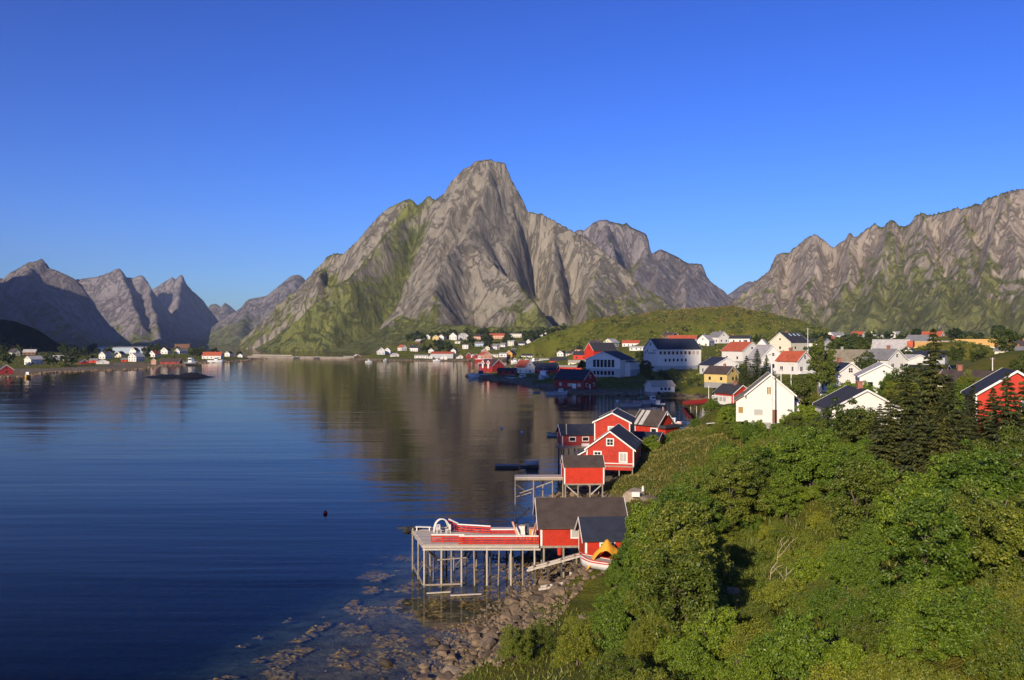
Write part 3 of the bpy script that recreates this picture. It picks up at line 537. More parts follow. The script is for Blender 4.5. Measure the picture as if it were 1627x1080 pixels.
# a gravel yard and lane between the white houses on the right
lane = [P(1290,648,172),P(1312,634,186),P(1338,632,194),P(1380,640,180),P(1420,652,165)]
lv = []; lf = []
for k in range(len(lane) - 1):
    for q in range(8):
        t_ = q / 8; a_ = Vector(lane[k]).lerp(Vector(lane[k + 1]), t_); d_ = (Vector(lane[k + 1]) - Vector(lane[k])); n_ = Vector((-d_.y, d_.x, 0)).normalized() * 3.0
        for s_ in (-1, -0.33, 0.33, 1): e_ = a_ + n_ * s_; lv.append((e_.x, e_.y, gz(e_.x, e_.y) + 0.12))
for r_ in range(len(lv) // 4 - 1):
    for c_ in range(3): lf.append((r_ * 4 + c_, r_ * 4 + c_ + 1, r_ * 4 + c_ + 5, r_ * 4 + c_ + 4))
M['gravel'] = plain('gravel', (0.30, 0.27, 0.23), 0.95, var=0.3, scale=2.0)
rd = D.objects.new('road', mesh_np('road', lv, lf, M['gravel'])); link(rd); tag(rd, kind='structure')
# ---------------------------------------------------------------- water: clear, absorbing, mirror-like at low angles
m, nt, b, n, l = new_mat('sea_water'); n.remove(b); out = n['Material Output']
fr = n.new('ShaderNodeFresnel'); fr.inputs[0].default_value = 1.2
gl = n.new('ShaderNodeBsdfGlossy'); gl.inputs['Roughness'].default_value = 0.035; gl.inputs['Color'].default_value = (0.88, 0.81, 0.74, 1)
tr = n.new('ShaderNodeBsdfTransparent'); tr.inputs[0].default_value = (0.85, 0.9, 0.95, 1)
df = n.new('ShaderNodeBsdfDiffuse'); df.inputs[0].default_value = (0.003, 0.005, 0.018, 1)
mx1 = n.new('ShaderNodeMixShader'); mx1.inputs[0].default_value = 0.10; l.new(tr.outputs[0], mx1.inputs[1]); l.new(df.outputs[0], mx1.inputs[2])
mx2 = n.new('ShaderNodeMixShader'); gb = n.new('ShaderNodeNewGeometry'); l.new(math_n(nt, 'MULTIPLY', fr.outputs[0], math_n(nt, 'SUBTRACT', 1.0, gb.outputs['Backfacing'])), mx2.inputs[0]); l.new(mx1.outputs[0], mx2.inputs[1]); l.new(gl.outputs[0], mx2.inputs[2])
l.new(mx2.outputs[0], out.inputs['Surface'])
w1 = noise(nt, 1.0, 3, 0.5, 'Position', (0.035, 0.34, 1)); w2 = noise(nt, 1.0, 2, 0.5, 'Position', (0.5, 1.7, 1)); w3 = noise(nt, 1.0, 2, 0.5, 'Position', (0.008, 0.05, 1))
hsum = math_n(nt, 'ADD', math_n(nt, 'MULTIPLY', w1.outputs[0], 0.10), math_n(nt, 'ADD', math_n(nt, 'MULTIPLY', w2.outputs[0], 0.012), math_n(nt, 'MULTIPLY', w3.outputs[0], 0.35)))
bp = n.new('ShaderNodeBump'); bp.inputs['Strength'].default_value = 0.55; bp.inputs['Distance'].default_value = 1.0; l.new(hsum, bp.inputs['Height'])
l.new(bp.outputs[0], fr.inputs['Normal']); l.new(bp.outputs[0], gl.inputs['Normal'])
va = n.new('ShaderNodeVolumeAbsorption'); va.inputs[0].default_value = (0.25, 0.55, 0.78, 1); va.inputs[1].default_value = 0.75
l.new(va.outputs[0], out.inputs['Volume'])
M['water'] = m
wb = MB().box(-5600, -900, -11.0, 5600, 8800, 0.0)
tag(wb.build('water', M['water']), kind='structure')

# ---------------------------------------------------------------- mountains
def rockmat(name, base, green, gbias, streak=0.5, scale=1.0, gcol=((0.05,0.07,0.012),(0.21,0.215,0.035))):
    m, nt, b, n, l = new_mat(name)
    geo = n.new('ShaderNodeNewGeometry'); sp = n.new('ShaderNodeSeparateXYZ'); l.new(geo.outputs['Normal'], sp.inputs[0])
    pz = n.new('ShaderNodeSeparateXYZ'); l.new(geo.outputs['Position'], pz.inputs[0])
    nA = noise(nt, 0.006 * scale, 8, 0.65, 'Position'); nB = noise(nt, 0.03 * scale, 8, 0.72, 'Position', (1, 1, 0.22), 0.5); nC = noise(nt, 0.12 * scale, 6, 0.72, 'Position', (1, 1, 0.35))
    nD = noise(nt, 0.013 * scale, 8, 0.7, 'Position', (1, 1, 1), 1.2)
    dk = tuple(c * 0.64 for c in base); lt = tuple(min(1, c * 1.25) for c in base)
    r = ramp(nt, [(0.36, dk), (0.5, base), (0.62, lt)])
    l.new(math_n(nt, 'ADD', math_n(nt, 'MULTIPLY', nA.outputs[0], 0.4), math_n(nt, 'MULTIPLY', nB.outputs[0], 0.6)), r.inputs[0])
    rk = mixc(nt, streak, r.outputs[0], mixc(nt, nC.outputs[0], (0.1, 0.1, 0.1), (0.9, 0.88, 0.86)), 'OVERLAY')
    nE = noise(nt, 0.020 * scale, 8, 0.68, 'Position', (1, 1, 0.28), 0.9)
    crack = math_n(nt, 'ABSOLUTE', math_n(nt, 'SUBTRACT', nE.outputs[0], 0.5))
    ck = n.new('ShaderNodeMapRange'); ck.inputs[1].default_value = 0.0; ck.inputs[2].default_value = 0.013; ck.inputs[3].default_value = 0.5; ck.inputs[4].default_value = 0.0; l.new(crack, ck.inputs[0])
    rk = mixc(nt, math_n(nt, 'MULTIPLY', ck.outputs[0], nA.outputs[0]), rk, (0.05, 0.042, 0.032))
    gr = ramp(nt, [(0.38, gcol[0]), (0.62, gcol[1])]); l.new(math_n(nt, 'ADD', math_n(nt, 'MULTIPLY', nC.outputs[0], 0.5), math_n(nt, 'MULTIPLY', nD.outputs[0], 0.5)), gr.inputs[0])
    s = math_n(nt, 'ADD', math_n(nt, 'MULTIPLY', sp.outputs[2], 1.0), math_n(nt, 'MULTIPLY', math_n(nt, 'SUBTRACT', nD.outputs[0], 0.5), 1.5))
    low = n.new('ShaderNodeMapRange'); low.inputs[1].default_value = 10; low.inputs[2].default_value = 210; low.inputs[3].default_value = 0.42; low.inputs[4].default_value = 0.0; l.new(pz.outputs[2], low.inputs[0])
    s = math_n(nt, 'ADD', s, low.outputs[0])
    at = n.new('ShaderNodeAttribute'); at.attribute_name = 'turf'; s = math_n(nt, 'ADD', s, at.outputs['Fac'])
    mr = n.new('ShaderNodeMapRange'); mr.inputs[1].default_value = gbias; mr.inputs[2].default_value = gbias + 0.22; l.new(s, mr.inputs[0])
    col = mixc(nt, math_n(nt, 'MULTIPLY', mr.outputs[0], green), rk, gr.outputs[0])
    l.new(col, b.inputs['Base Color']); b.inputs['Roughness'].default_value = 0.92; b.inputs['Specular IOR Level'].default_value = 0.12
    cr = n.new('ShaderNodeMapRange'); cr.inputs[1].default_value = 0.0; cr.inputs[2].default_value = 0.035; cr.inputs[3].default_value = -6.0; cr.inputs[4].default_value = 0.0; l.new(crack, cr.inputs[0])
    h = math_n(nt, 'ADD', math_n(nt, 'ADD', math_n(nt, 'MULTIPLY', nB.outputs[0], 11.0), math_n(nt, 'MULTIPLY', nC.outputs[0], 6.0)), cr.outputs[0])
    bump(nt, h, 0.85, 1.0 / scale, b)
    return m
def tents(x, y, ridges):
    z = np.full(x.shape, -40.0)
    for pts, rad, pw in ridges:
        d, hz = polydist(x, y, pts)
        top = max(p[2] for p in pts)
        t = np.clip(d / (rad * np.clip((hz + 30) / (top + 30), 0.12, 1) ** 0.75), 0, 1.2); zz = hz - (hz + 30) * np.sign(t) * np.abs(t) ** pw
        k = 9.0; hh = np.clip(0.5 + 0.5 * (zz - z) / k, 0, 1); z = z * (1 - hh) + zz * hh + k * hh * (1 - hh) * 0.35
    return z
def mountain(name, bbox, res, ridges, gullies, mat, amp=16.0, sc=90.0, seed=1, aniso=(1.0, 0.45), det=1.0):
    xs = np.arange(bbox[0], bbox[1], res); ys = np.arange(bbox[2], bbox[3], res); X, Y = np.meshgrid(xs, ys); x = X.ravel(); y = Y.ravel()
    wx = x + 22 * fbm(x / 160, y / 160, 3, seed + 50); wy = y + 22 * fbm(x / 160, y / 160, 3, seed + 60)
    main, _ = polydist(x, y, ridges[0][0])
    keep = sstep(0, 45, main)                                        # leave the skyline itself where it is
    z = tents(x + (wx - x) * keep, y + (wy - y) * keep, ridges)
    T = np.zeros(x.shape)
    for pts, dep, wid, gr in gullies:
        d, hz = polydist(wx, wy, pts); g = np.exp(-(d / wid) ** 2)
        z = z - dep * g * sstep(-10, 60, z + 20) * sstep(3, 34, main); T = T + gr * np.exp(-(d / (wid * 1.7)) ** 2)
    up = sstep(-10, 90, z)
    z = z + up * (0.25 + 0.75 * keep) * (amp * fbm(wx / sc * aniso[0], wy / sc * aniso[1], 6, seed, 0.55, True) - amp * 0.35) + up * amp * 0.22 * fbm(x / 17, y / 30, 3, seed + 5, 0.6, True) * (0.4 + 0.6 * keep)
    rel = np.clip((z + 10) / 400.0, 0, 1)
    slab = fbm(wx / 60 + z / 90, wy / 95 - z / 140, 5, seed + 8, 0.6, True)
    z = z + up * (0.35 + 0.65 * keep) * amp * det * (0.42 * slab + 0.12 * fbm(x / 9, y / 14, 2, seed + 6)) + up * amp * 0.10 * fbm(x / 11, y / 40, 2, seed + 7)
    me = mesh_np(name, np.stack([x, y, z], 1), grid_faces(len(xs), len(ys)), mat)
    a = me.attributes.new('turf', 'FLOAT', 'POINT'); a.data.foreach_set('value', T.astype(np.float32))
    o = D.objects.new(name, me); link(o); tag(o, kind='structure'); return o
def PL(pts, Y=None): return [P(*(p if len(p) == 3 else (p[0], p[1], Y))) for p in pts]

rockA = rockmat('great_mountain_rock', (0.262, 0.228, 0.172), 0.88, 0.83)
OL = PL([(372,553,2950),(400,538,2880),(420,525,2820),(455,500,2740),(482,474,2680),(492,461,2640),(505,440,2600),(519,408,2560),(533,403,2540),(546,404,2520),(570,381,2490),(590,356,2470),(610,336,2455),(630,324,2450),(650,316,2450),
  (657,319,2450),(664,327,2450),(672,320,2440),(681,310,2430),(690,317,2420),(700,311,2410),(710,308,2400),(712,296,2395),(722,283,2390),(735,271,2388),(757,256,2385),(780,254,2384),(803,261,2380),(812,284,2375),(822,302,2370),(831,319,2370),(838,336,2368),
  (848,338,2365),(860,339,2362),(880,350,2350),(905,365,2340),(925,375,2330),(940,386,2320),(960,400,2300),(980,415,2280),(1000,433,2260),(1012,446,2240),(1030,470,2220),(1050,497,2200),(1080,530,2180),(1110,548,2170)])
ribs = [(OL, 360, 0.9), (PL([(757,262,2380),(720,330,2300),(700,400,2200),(690,470,2080)]), 420, 0.9), (PL([(660,322,2440),(620,400,2330),(600,470,2230)]), 380, 0.85),
 (PL([(780,256,2380),(760,330,2250),(741,376,2150),(718,400,2080),(703,418,2020),(696,450,1950),(690,480,1880),(680,520,1800),(660,545,1740)]), 340, 1.0),
 (PL([(741,376,2150),(780,420,2080),(820,450,2000),(845,480,1900),(860,510,1800)]), 300, 0.9),
 (PL([(650,318,2446),(610,380,2330),(585,420,2260),(560,440,2200),(520,470,2160),(470,515,2130),(440,540,2110)]), 330, 0.9),
 (PL([(519,409,2556),(508,450,2450),(500,480,2380),(480,505,2330),(440,530,2300)]), 300, 0.9),
 (PL([(880,351,2348),(878,400,2260),(890,450,2160),(905,490,2060),(915,520,1960)]), 280, 0.9),
 (PL([(960,401,2298),(940,440,2180),(930,475,2090),(940,505,2000)]), 300, 0.9),
 (PL([(1012,447,2238),(1000,475,2150),(1000,500,2080)]), 260, 0.9),
 (PL([(640,505,1900),(700,515,1760),(760,520,1680),(850,520,1650),(920,520,1700)]), 260, 0.8)]
gul = [(PL([(664,327,2440),(638,388,2330),(612,430,2230),(588,462,2130),(540,495,2040),(495,540,1980)]), 55, 38, 0.8),
 (PL([(842,340,2362),(850,380,2300),(853,418,2230),(871,434,2170),(886,464,2090),(903,502,1980),(915,530,1880)]), 120, 36, 0.0),
 (PL([(899,363,2340),(909,412,2240),(908,450,2160),(900,490,2080)]), 60, 22, 0.0),
 (PL([(520,410,2540),(545,440,2420),(555,470,2320),(535,500,2250)]), 26, 26, 0.4),
 (PL([(742,380,2140),(735,420,2060),(740,470,1960),(760,510,1820)]), 16, 24, 0.0),
 (PL([(800,300,2350),(790,360,2220),(815,400,2150),(835,440,2060)]), 22, 22, 0.0),
 (PL([(600,560,1800),(560,540,1950),(505,535,2100),(450,530,2250)]), 6, 80, 0.4),
 (PL([(690,410,2150),(640,455,2040),(590,500,1920)]), 0, 90, -0.7),
 (PL([(640,520,1820),(720,508,1720),(820,515,1680)]), 4, 60, 0.35)]
mountain('mountain', (-960, 760, 1480, 3050), 3.8, ribs, gul, rockA, 17, 85, 3)

rockB = rockmat('right_mountain_rock', (0.33, 0.272, 0.207), 0.85, 0.86)
RR = PL([(1120,560,2900),(1150,530,2850),(1185,492,2790),(1191,485,2780),(1212,455,2740),(1224,425,2720),(1234,406,2700),(1243,402,2690),(1252,403,2680),(1263,394,2660),(1274,385,2640),(1285,376,2620),(1295,373,2600),(1305,378,2590),(1313,386,2580),(1324,393,2570),(1334,387,2560),
  (1341,383,2550),(1347,375,2540),(1353,371,2530),(1359,377,2520),(1370,369,2500),(1380,362,2490),(1390,356,2480),(1397,361,2470),(1405,359,2460),(1411,352,2450),(1416,348,2440),(1426,355,2430),(1437,360,2420),(1448,354,2400),(1454,342,2390),(1466,338,2370),(1472,343,2360),
  (1485,341,2350),(1497,339,2330),(1510,334,2310),(1521,330,2290),(1530,332,2270),(1541,329,2250),(1558,326,2230),(1567,317,2210),(1582,312,2190),(1597,307,2170),(1619,302,2140),(1660,296,2100),(1740,290,2050),(1850,300,2000)])
rb = [(RR, 260, 0.92)]
for (x0, y0, Y0), (x1, y1, Y1) in [((1243,402,2690),(1225,500,2430)),((1295,373,2600),(1290,500,2260)),((1353,371,2530),(1345,510,2150)),((1416,348,2440),(1385,500,2050)),((1416,348,2440),(1440,515,1950)),((1466,338,2370),(1500,500,1850)),((1530,332,2270),(1570,505,1760)),((1597,307,2170),(1640,500,1700)),((1597,307,2170),(1560,450,1900)),((1700,293,2080),(1720,500,1650))]:
    rb.append((PL([(x0, y0 + 2, Y0), ((x0*2+x1)/3, y0+(y1-y0)*.36, Y0+(Y1-Y0)*.36), ((x0+2*x1)/3, y0+(y1-y0)*.7, Y0+(Y1-Y0)*.66), (x1, y1, Y1)]), 330, 0.88))
gulB = [(PL([(1258,400,2670),(1252,440,2560),(1245,490,2420),(1230,515,2330)]), 40, 26, 0.0),
 (PL([(1324,393,2570),(1318,430,2460),(1300,480,2330),(1270,520,2220)]), 34, 40, 0.0),
 (PL([(1390,360,2475),(1372,420,2330),(1350,470,2200)]), 26, 30, 0.25),(PL([(1437,360,2420),(1425,420,2260),(1410,480,2120)]), 28, 34, 0.35),
 (PL([(1500,340,2320),(1490,400,2170),(1465,470,2010)]), 26, 34, 0.2),(PL([(1560,328,2230),(1550,390,2080),(1530,460,1920)]), 26, 34, 0.25),
 (PL([(1290,520,2200),(1400,510,2000),(1520,500,1820),(1660,490,1700)]), 4, 110, 0.3)]
mountain('mountain', (560, 1700, 1600, 3250), 5.0, rb, gulB, rockB, 26, 70, 9)

rockC = rockmat('middle_mountain_rock', (0.24, 0.208, 0.195), 0.85, 0.98, 0.4, 0.7)  # greyer than the near rock: distance haze partly put into its colour
MM = PL([(880,400),(905,378),(913,365),(920,361),(929,362),(936,356),(944,350),(954,347),(963,346),(975,350),(986,352),(989,354),(995,350),(1002,357),(1014,363),(1027,369),(1031,380),(1033,392),(1034,402),(1042,397),(1049,393),(1061,398),(1070,403),(1080,408),(1087,413),(1094,416),(1106,416),(1116,417),(1120,428),(1123,437),(1130,449),(1136,459),(1142,480),(1150,505),(1165,530)], 3500)
rc = [(MM, 170, 0.9)]
for (x0, y0), (x1, y1, Y1) in [((963,346),(985,470,3000)),((1027,369),(1012,440,3150)),((1049,393),(1040,480,3000)),((1094,416),(1085,480,3050)),((1108,418),(1092,485,3150)),((929,362),(930,440,3050))]:
    rc.append((PL([(x0, y0 + 9, 3470), ((x0+x1)/2, (y0+y1)/2-4, (3500+Y1)/2), (x1, y1, Y1)]), 360, 0.9))
mountain('mountain', (100, 950, 2750, 4050), 8, rc, [(PL([(1035,402,3490),(1028,418,3400),(1005,445,3250)]), 60, 45, 0.0),(PL([(1000,360,3480),(990,400,3330)]), 30, 35, 0.5)], rockC, 22, 110, 14)
rockD = rockmat('far_mountain_rock', (0.22, 0.195, 0.185), 0.8, 0.92, 0.35, 0.5)
mountain('mountain', (1100, 2150, 5300, 6700), 22, [(PL([(1060,500),(1125,484),(1145,474),(1160,466),(1175,455),(1190,447),(1205,449),(1215,455),(1260,470)], 6000), 900, 0.9)], [], rockD, 28, 220, 22)
LA = PL([(-260,420),(-160,436),(-80,452),(-20,452),(0,442),(5,444),(15,434),(31,426),(40,420),(49,416),(59,416),(63,413),(67,411),(72,418),(76,426),(83,428),(95,433),(103,437),(119,445),(140,470),(158,500),(180,530),(215,556)], 3600)
mountain('mountain', (-3100, -1250, 2700, 4300), 9, [(LA, 520, 0.95),(PL([(49,417,3595),(45,440,3450),(70,480,3250),(110,520,3000)]), 420, 0.9),(PL([(5,445,3595),(10,470,3350),(30,510,3050)]), 420, 0.9)], [], rockC, 24, 120, 27)
LB = PL([(60,440),(110,445),(129,444.5),(155,440.6),(175,433),(183,429),(191,428),(196,435),(201,442),(212,443),(217,440),(222,438),(228,439),(237,452),(246,480),(258,520),(270,550)], 4900)
mountain('mountain', (-3200, -1500, 3900, 5500), 10, [(LB, 380, 0.95),(PL([(191,430,4890),(205,470,4650),(225,520,4350)]), 420, 0.85),(PL([(234,450,4890),(243,490,4600),(252,535,4300)]), 260, 0.95)], [], rockC, 24, 150, 35)
LD = PL([(200,500),(228,470),(237,463),(248,457),(256,452),(263,448),(269,444),(274,441),(277,444),(279,445),(284,440),(288,437),(292,441),(297,457),(310,466),(323,478),(332,491),(350,515),(385,540)], 5800)
mountain('mountain', (-3000, -1400, 4900, 6500), 10, [(LD, 330, 0.95),(PL([(288,439,5790),(282,480,5450),(286,525,5150)]), 330, 0.95)], [], rockC, 22, 150, 36)
mountain('mountain', (-2500, -1700, 6200, 7200), 14, [(PL([(300,520),(325,500),(335,483),(343,482),(351,488),(357,480),(365,485),(372,491),(378,498),(400,520)], 6600), 500, 0.95)], [], rockD, 20, 150, 41)
LC = PL([(330,545),(360,520),(385,491),(389,480),(397,475),(410,472),(424,470),(433,462),(442,456),(452,447),(463,438),(470,436.5),(475,436),(482,441),(491,452),(510,470),(540,500),(580,530)], 5200)
mountain('mountain', (-1950, -700, 4250, 5900), 11, [(LC, 760, 0.92),(PL([(470,438,5190),(455,470,4950),(440,510,4600)]), 420, 0.9),(PL([(397,477,5190),(390,500,4950),(380,530,4600)]), 380, 0.9)], [], rockD, 18, 160, 44)
# the dark wooded hill on the left shore and the mountains that stand out of frame behind the photographer and to the left: they cast the evening shade
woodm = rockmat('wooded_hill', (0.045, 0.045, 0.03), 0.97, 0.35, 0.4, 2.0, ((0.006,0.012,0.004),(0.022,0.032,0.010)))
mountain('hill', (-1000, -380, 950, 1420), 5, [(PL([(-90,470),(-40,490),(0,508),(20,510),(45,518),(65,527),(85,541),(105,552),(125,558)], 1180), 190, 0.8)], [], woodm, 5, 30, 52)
def uv(v, u): a = R(SUN_AZ); return (-math.cos(a) * v + math.sin(a) * u, math.sin(a) * v + math.cos(a) * u)
def shade_ridge(name, prof, U, rad, pad, seed, amp=10):
    pts = [(*uv(v, U), H) for v, H in prof]; xs = [p[0] for p in pts]; ys = [p[1] for p in pts]
    return mountain(name, (min(xs) - pad, max(xs) + pad, min(ys) - pad, max(ys) + pad), 9, [(pts, rad, 1.0)], [], rockC, amp, 120, seed)
TE = math.tan(R(SUN_EL))
B0 = 763 * TE
shade_ridge('mountain', [(-420, 70), (-150, 95), (10, 150), (46, B0 - 110), (56, B0 + 2), (61, B0 + 14), (72, B0 + 40), (84, B0 + 66), (106, B0 + 102), (121, B0 + 150), (160, B0 + 160), (230, B0 + 158), (290, B0 + 150), (340, B0 + 90), (420, B0 - 10), (520, 200), (700, 90)], -600, 130, 330, 61, 0.0)
shade_ridge('mountain', [(800, 40), (880, 150), (930, 290), (1000, 330), (1150, 350), (1400, 330), (1700, 200)], 120, 330, 330, 66)
shade_ridge('mountain', [(4190, 300), (4240, 800), (4350, 960), (4500, 980), (4620, 700), (4720, 300)], 2500, 280, 380, 75)
shade_ridge('mountain', [(2050, 60), (2300, 380), (2600, 560), (2900, 610), (3250, 640), (3600, 560), (4000, 300)], 1350, 520, 520, 71)

# ---------------------------------------------------------------- haze
m, nt, b, n, l = new_mat('haze_air'); n.remove(b); pv = n.new('ShaderNodeVolumePrincipled')
pv.inputs['Color'].default_value = (0.70, 0.82, 1.0, 1); pv.inputs['Density'].default_value = 0.00005; pv.inputs['Anisotropy'].default_value = 0.2
l.new(pv.outputs[0], n['Material Output'].inputs['Volume']); M['haze'] = m
hz_o = MB().box(-6200, -1200, -13.0, 6200, 9200, 980.0).build('haze', M['haze']); tag(hz_o, kind='stuff')
# ---------------------------------------------------------------- houses
def window(parent, face, u, z, w, h, dims, near, mx=2, my=1, pane='glass', trim='trim', fw=0.09):
    W2, L2 = dims[0] / 2, dims[1] / 2
    def pt(a, c, o):                                                 # a along the wall, c up, o outward
        if face == 'F': return (a, -L2 - o, c)
        if face == 'B': return (-a, L2 + o, c)
        if face == 'R': return (W2 + o, a, c)
        return (-W2 - o, -a, c)
    def slab(mb, a0, c0, a1, c1, o0, o1):
        p0 = pt(a0, c0, o0); p1 = pt(a1, c1, o1)
        mb.box(*[min(i, j) for i, j in zip(p0, p1)], *[max(i, j) for i, j in zip(p0, p1)])
    if not near:
        m = MB(); slab(m, u - w / 2, z, u + w / 2, z + h, -0.02, 0.05); return m.build('window', M[pane], parent)
    m = MB(); x0, x1, z1 = u - w / 2, u + w / 2, z + h
    slab(m, x0 - fw, z - fw, x1 + fw, z, -0.02, 0.06); slab(m, x0 - fw, z1, x1 + fw, z1 + fw, -0.02, 0.06)
    slab(m, x0 - fw, z, x0, z1, -0.02, 0.06); slab(m, x1, z, x1 + fw, z1, -0.02, 0.06)
    for k in range(1, mx): a = x0 + (x1 - x0) * k / mx; slab(m, a - 0.035, z, a + 0.035, z1, -0.02, 0.05)
    for k in range(1, my): c = z + h * k / my; slab(m, x0, c - 0.03, x1, c + 0.03, -0.02, 0.045)
    f = m.build('window', M[trim], parent)
    q = MB(); slab(q, x0, z, x1, z1, -0.02, 0.02); q.build('pane', M[pane], f); return f
def house(name, cat, label, loc, w, l, h, rise, yaw, wall, roof, wins=(2, 2, 1), near=False, found=1.6, over=0.4, chim=True, trim='trim', fmat='concrete', corner=True, gw=True, group=None, th=None):
    root = empty(name, loc, label, cat, R(yaw), group)
    W2, L2 = w / 2, l / 2
    MB().prism([(-W2, 0.0), (W2, 0.0), (W2, h), (0, h + rise), (-W2, h)], -L2, L2).build('wall', M[wall], root)
    if found: MB().box(-W2 + 0.06, -L2 + 0.06, -found, W2 - 0.06, L2 - 0.06, 0.0).build('foundation', M[fmat], root)
    t = th or (0.16 if near else 0.22); sl_ = rise / W2; ov = over; ox = W2 + ov; zb = h - ov * sl_ + 0.03
    rf = MB().prism([(-ox, zb), (0, h + rise + 0.03), (ox, zb), (ox, zb + t), (0, h + rise + 0.03 + t), (-ox, zb + t)], -L2 - ov, L2 + ov)
    ro = rf.build('roof', M[roof], root)
    if chim and roof not in ('rorange',):
        c = MB(); cy = L2 * (0.35 if int(abs(loc[0] * 7)) % 2 else -0.3); c.box(-0.35, cy - 0.4, h + rise - 0.5, 0.35, cy + 0.4, h + rise + 1.0); c.box(-0.45, cy - 0.5, h + rise + 1.0, 0.45, cy + 0.5, h + rise + 1.16)
        c.build('chimney', M['brick'] if int(abs(loc[0] * 3)) % 3 else M['concrete'], ro)
    if near or w > 0:
        bw = 0.28 if near else 0.34
        for y0, y1 in ((-L2 - ov - 0.05, -L2 - ov), (L2 + ov, L2 + ov + 0.05)):
            m = MB(); m.prism([(-ox - 0.03, zb - 0.1), (0, h + rise - 0.05), (0, h + rise + 0.06 + t), (-ox - 0.03, zb + t + 0.02)], y0, y1)
            m.prism([(ox + 0.03, zb - 0.1), (ox + 0.03, zb + t + 0.02), (0, h + rise + 0.06 + t), (0, h + rise - 0.05)], y0, y1); m.build('bargeboard', M[trim], root)
    if near and corner:
        for sx in (-1, 1):
            for sy in (-1, 1):
                m = MB(); x = sx * W2; y = sy * L2
                m.box(min(x - sx * 0.16, x + sx * 0.035), min(y, y + sy * 0.035), 0, max(x - sx * 0.16, x + sx * 0.035), max(y, y + sy * 0.035), h)
                m.box(min(x, x + sx * 0.035), min(y - sy * 0.16, y), 0, max(x, x + sx * 0.035), max(y - sy * 0.16, y), h)
                m.build('corner_board', M[trim], root)
    nF, nS, st = wins
    for f in range(st):
        zf = 1.0 + f * 2.6; wh = min(1.3, max(0.7, h - 1.5)) if st == 1 else 1.15
        for face, nn, span in (('F', nF, w), ('R', nS, l), ('L', nS, l)):
            for k in range(nn): window(root, face, -span / 2 + span * (k + 0.5) / nn, zf, 1.05, wh, (w, l), near)
    if gw and nF and rise > 2.2: window(root, 'F', 0, h + rise * 0.22, 0.9, 0.95, (w, l), near, 2, 2)
    if wall in ('white', 'cream') and not near and nS and h > 3.3:
        d = MB(); d.box(W2 - 0.02, -L2 + l * 0.04, 0, W2 + 0.06, -L2 + l * 0.04 + 0.95, 2.05); d.build('door', M['brown'], root)
    return root
def lbox(root, name, mat, *bx): return MB().box(*bx).build(name, M[mat], root)
ROOT = {}
for hh in HOUSES:
    nm, cat, lab, px, py, Y, w, l, h, rise, yaw, wall, roof, wins = hh
    loc = P(px, py, Y); near = Y < 300
    water_edge = nm in ('boathouse',)
    if Y > 700 and nm != 'factory': h *= 0.88; rise *= 0.9
    r = house(nm, cat, lab, loc, w, l, h, rise, yaw - math.degrees(math.atan((px - 813.5) / F)), wall, roof, wins, near, found=3.0 if water_edge else 2.2, fmat='darkwood' if water_edge else 'concrete', chim=nm in ('house', 'villa') and roof not in ('rlight',) and 'spruces' not in lab and 'amber' not in lab, trim='trim', gw=wins[0] > 0 and wins != (1, 1, 1) or nm == 'boathouse')
    ROOT[lab] = r
def HR(s): return next(v for k, v in ROOT.items() if s in k)

# hall with six tall gable windows
r = HR('six tall gable'); dm = (20, 22)
lbox(r, 'plinth_wall', 'grey', -9.96, -11.06, 0, 9.96, -11.0, 4.4)
for k in range(6):
    window(r, 'F', -4.9 + k * 2.15, 5.2, 1.5, 3.9, dm, True, 1, 3, 'glass', 'grey', 0.12)
    window(r, 'F', -4.9 + k * 2.15, 1.0, 1.45, 2.1, (20, 22.14), True, 1, 1, 'glass', 'grey', 0.12)
for k in range(5): window(r, 'R', -1.5 + k * 2.1, 8.0, 1.2, 0.8, dm, False)
lbox(r, 'side_wing', 'white', 10.05, -4.0, 0.0, 13.0, 11.0, 7.6); lbox(r, 'side_wing_plinth', 'grey', 13.0, -4.0, 0.0, 13.06, 11.0, 3.6); lbox(r, 'side_wing_roof', 'rdark', 9.6, -4.4, 7.75, 13.4, 11.4, 8.0)
# tall hall: rows of windows, door, lettering on the gable
r = HR('lettering on its gable'); dm = (17, 27)
for k in range(10): window(r, 'R', -11.6 + k * 2.55, 8.6, 1.25, 1.6, dm, True, 2, 1, 'curtain' if k > 7 else 'glass', 'salmon', 0.14)  # low sun on the upper row put into salmon frames and pale end panes
for k in range(6): window(r, 'R', -8.6 + k * 2.5, 4.6, 1.1, 1.6, dm, True, 1, 1, 'glass', 'trim', 0.1)
window(r, 'F', 0.2, 13.4, 1.1, 1.5, dm, True, 1, 1, 'glass', 'grey'); window(r, 'F', -4.2, 9.6, 1.0, 1.6, dm, True, 1, 1, 'glass', 'grey'); window(r, 'F', -6.6, 8.8, 0.8, 1.4, dm, True, 1, 1, 'glass', 'grey')
lbox(r, 'plinth_wall', 'grey', -8.56, -13.56, -1.6, 8.56, 13.56, 2.2); lbox(r, 'door', 'trim', 4.0, -13.66, -1.4, 5.6, -13.57, 1.4)
def letters(parent, txt, x0, z0, size, y, mat):
    G = {'E':'111100111100111','F':'111100110100100','I':'010010010010010','S':'111100111001111','K':'101110100110101','M':'101111111101101','O':'111101101101111','T':'111010010010010','A':'010101111101101','N':'110101101101101',' ':'0'*15,'R':'110101110101101'}
    m = MB(); c = size / 5; x = x0
    for ch in txt:
        g = G[ch]
        for i, b_ in enumerate(g):
            if b_ == '1': m.box(x + (i % 3) * c, y, z0 + (4 - i // 3) * c, x + (i % 3 + 1) * c - 0.01, y + 0.05, z0 + (5 - i // 3) * c - 0.01)
        x += 4 * c
    return m.build('lettering', M['black'], parent)
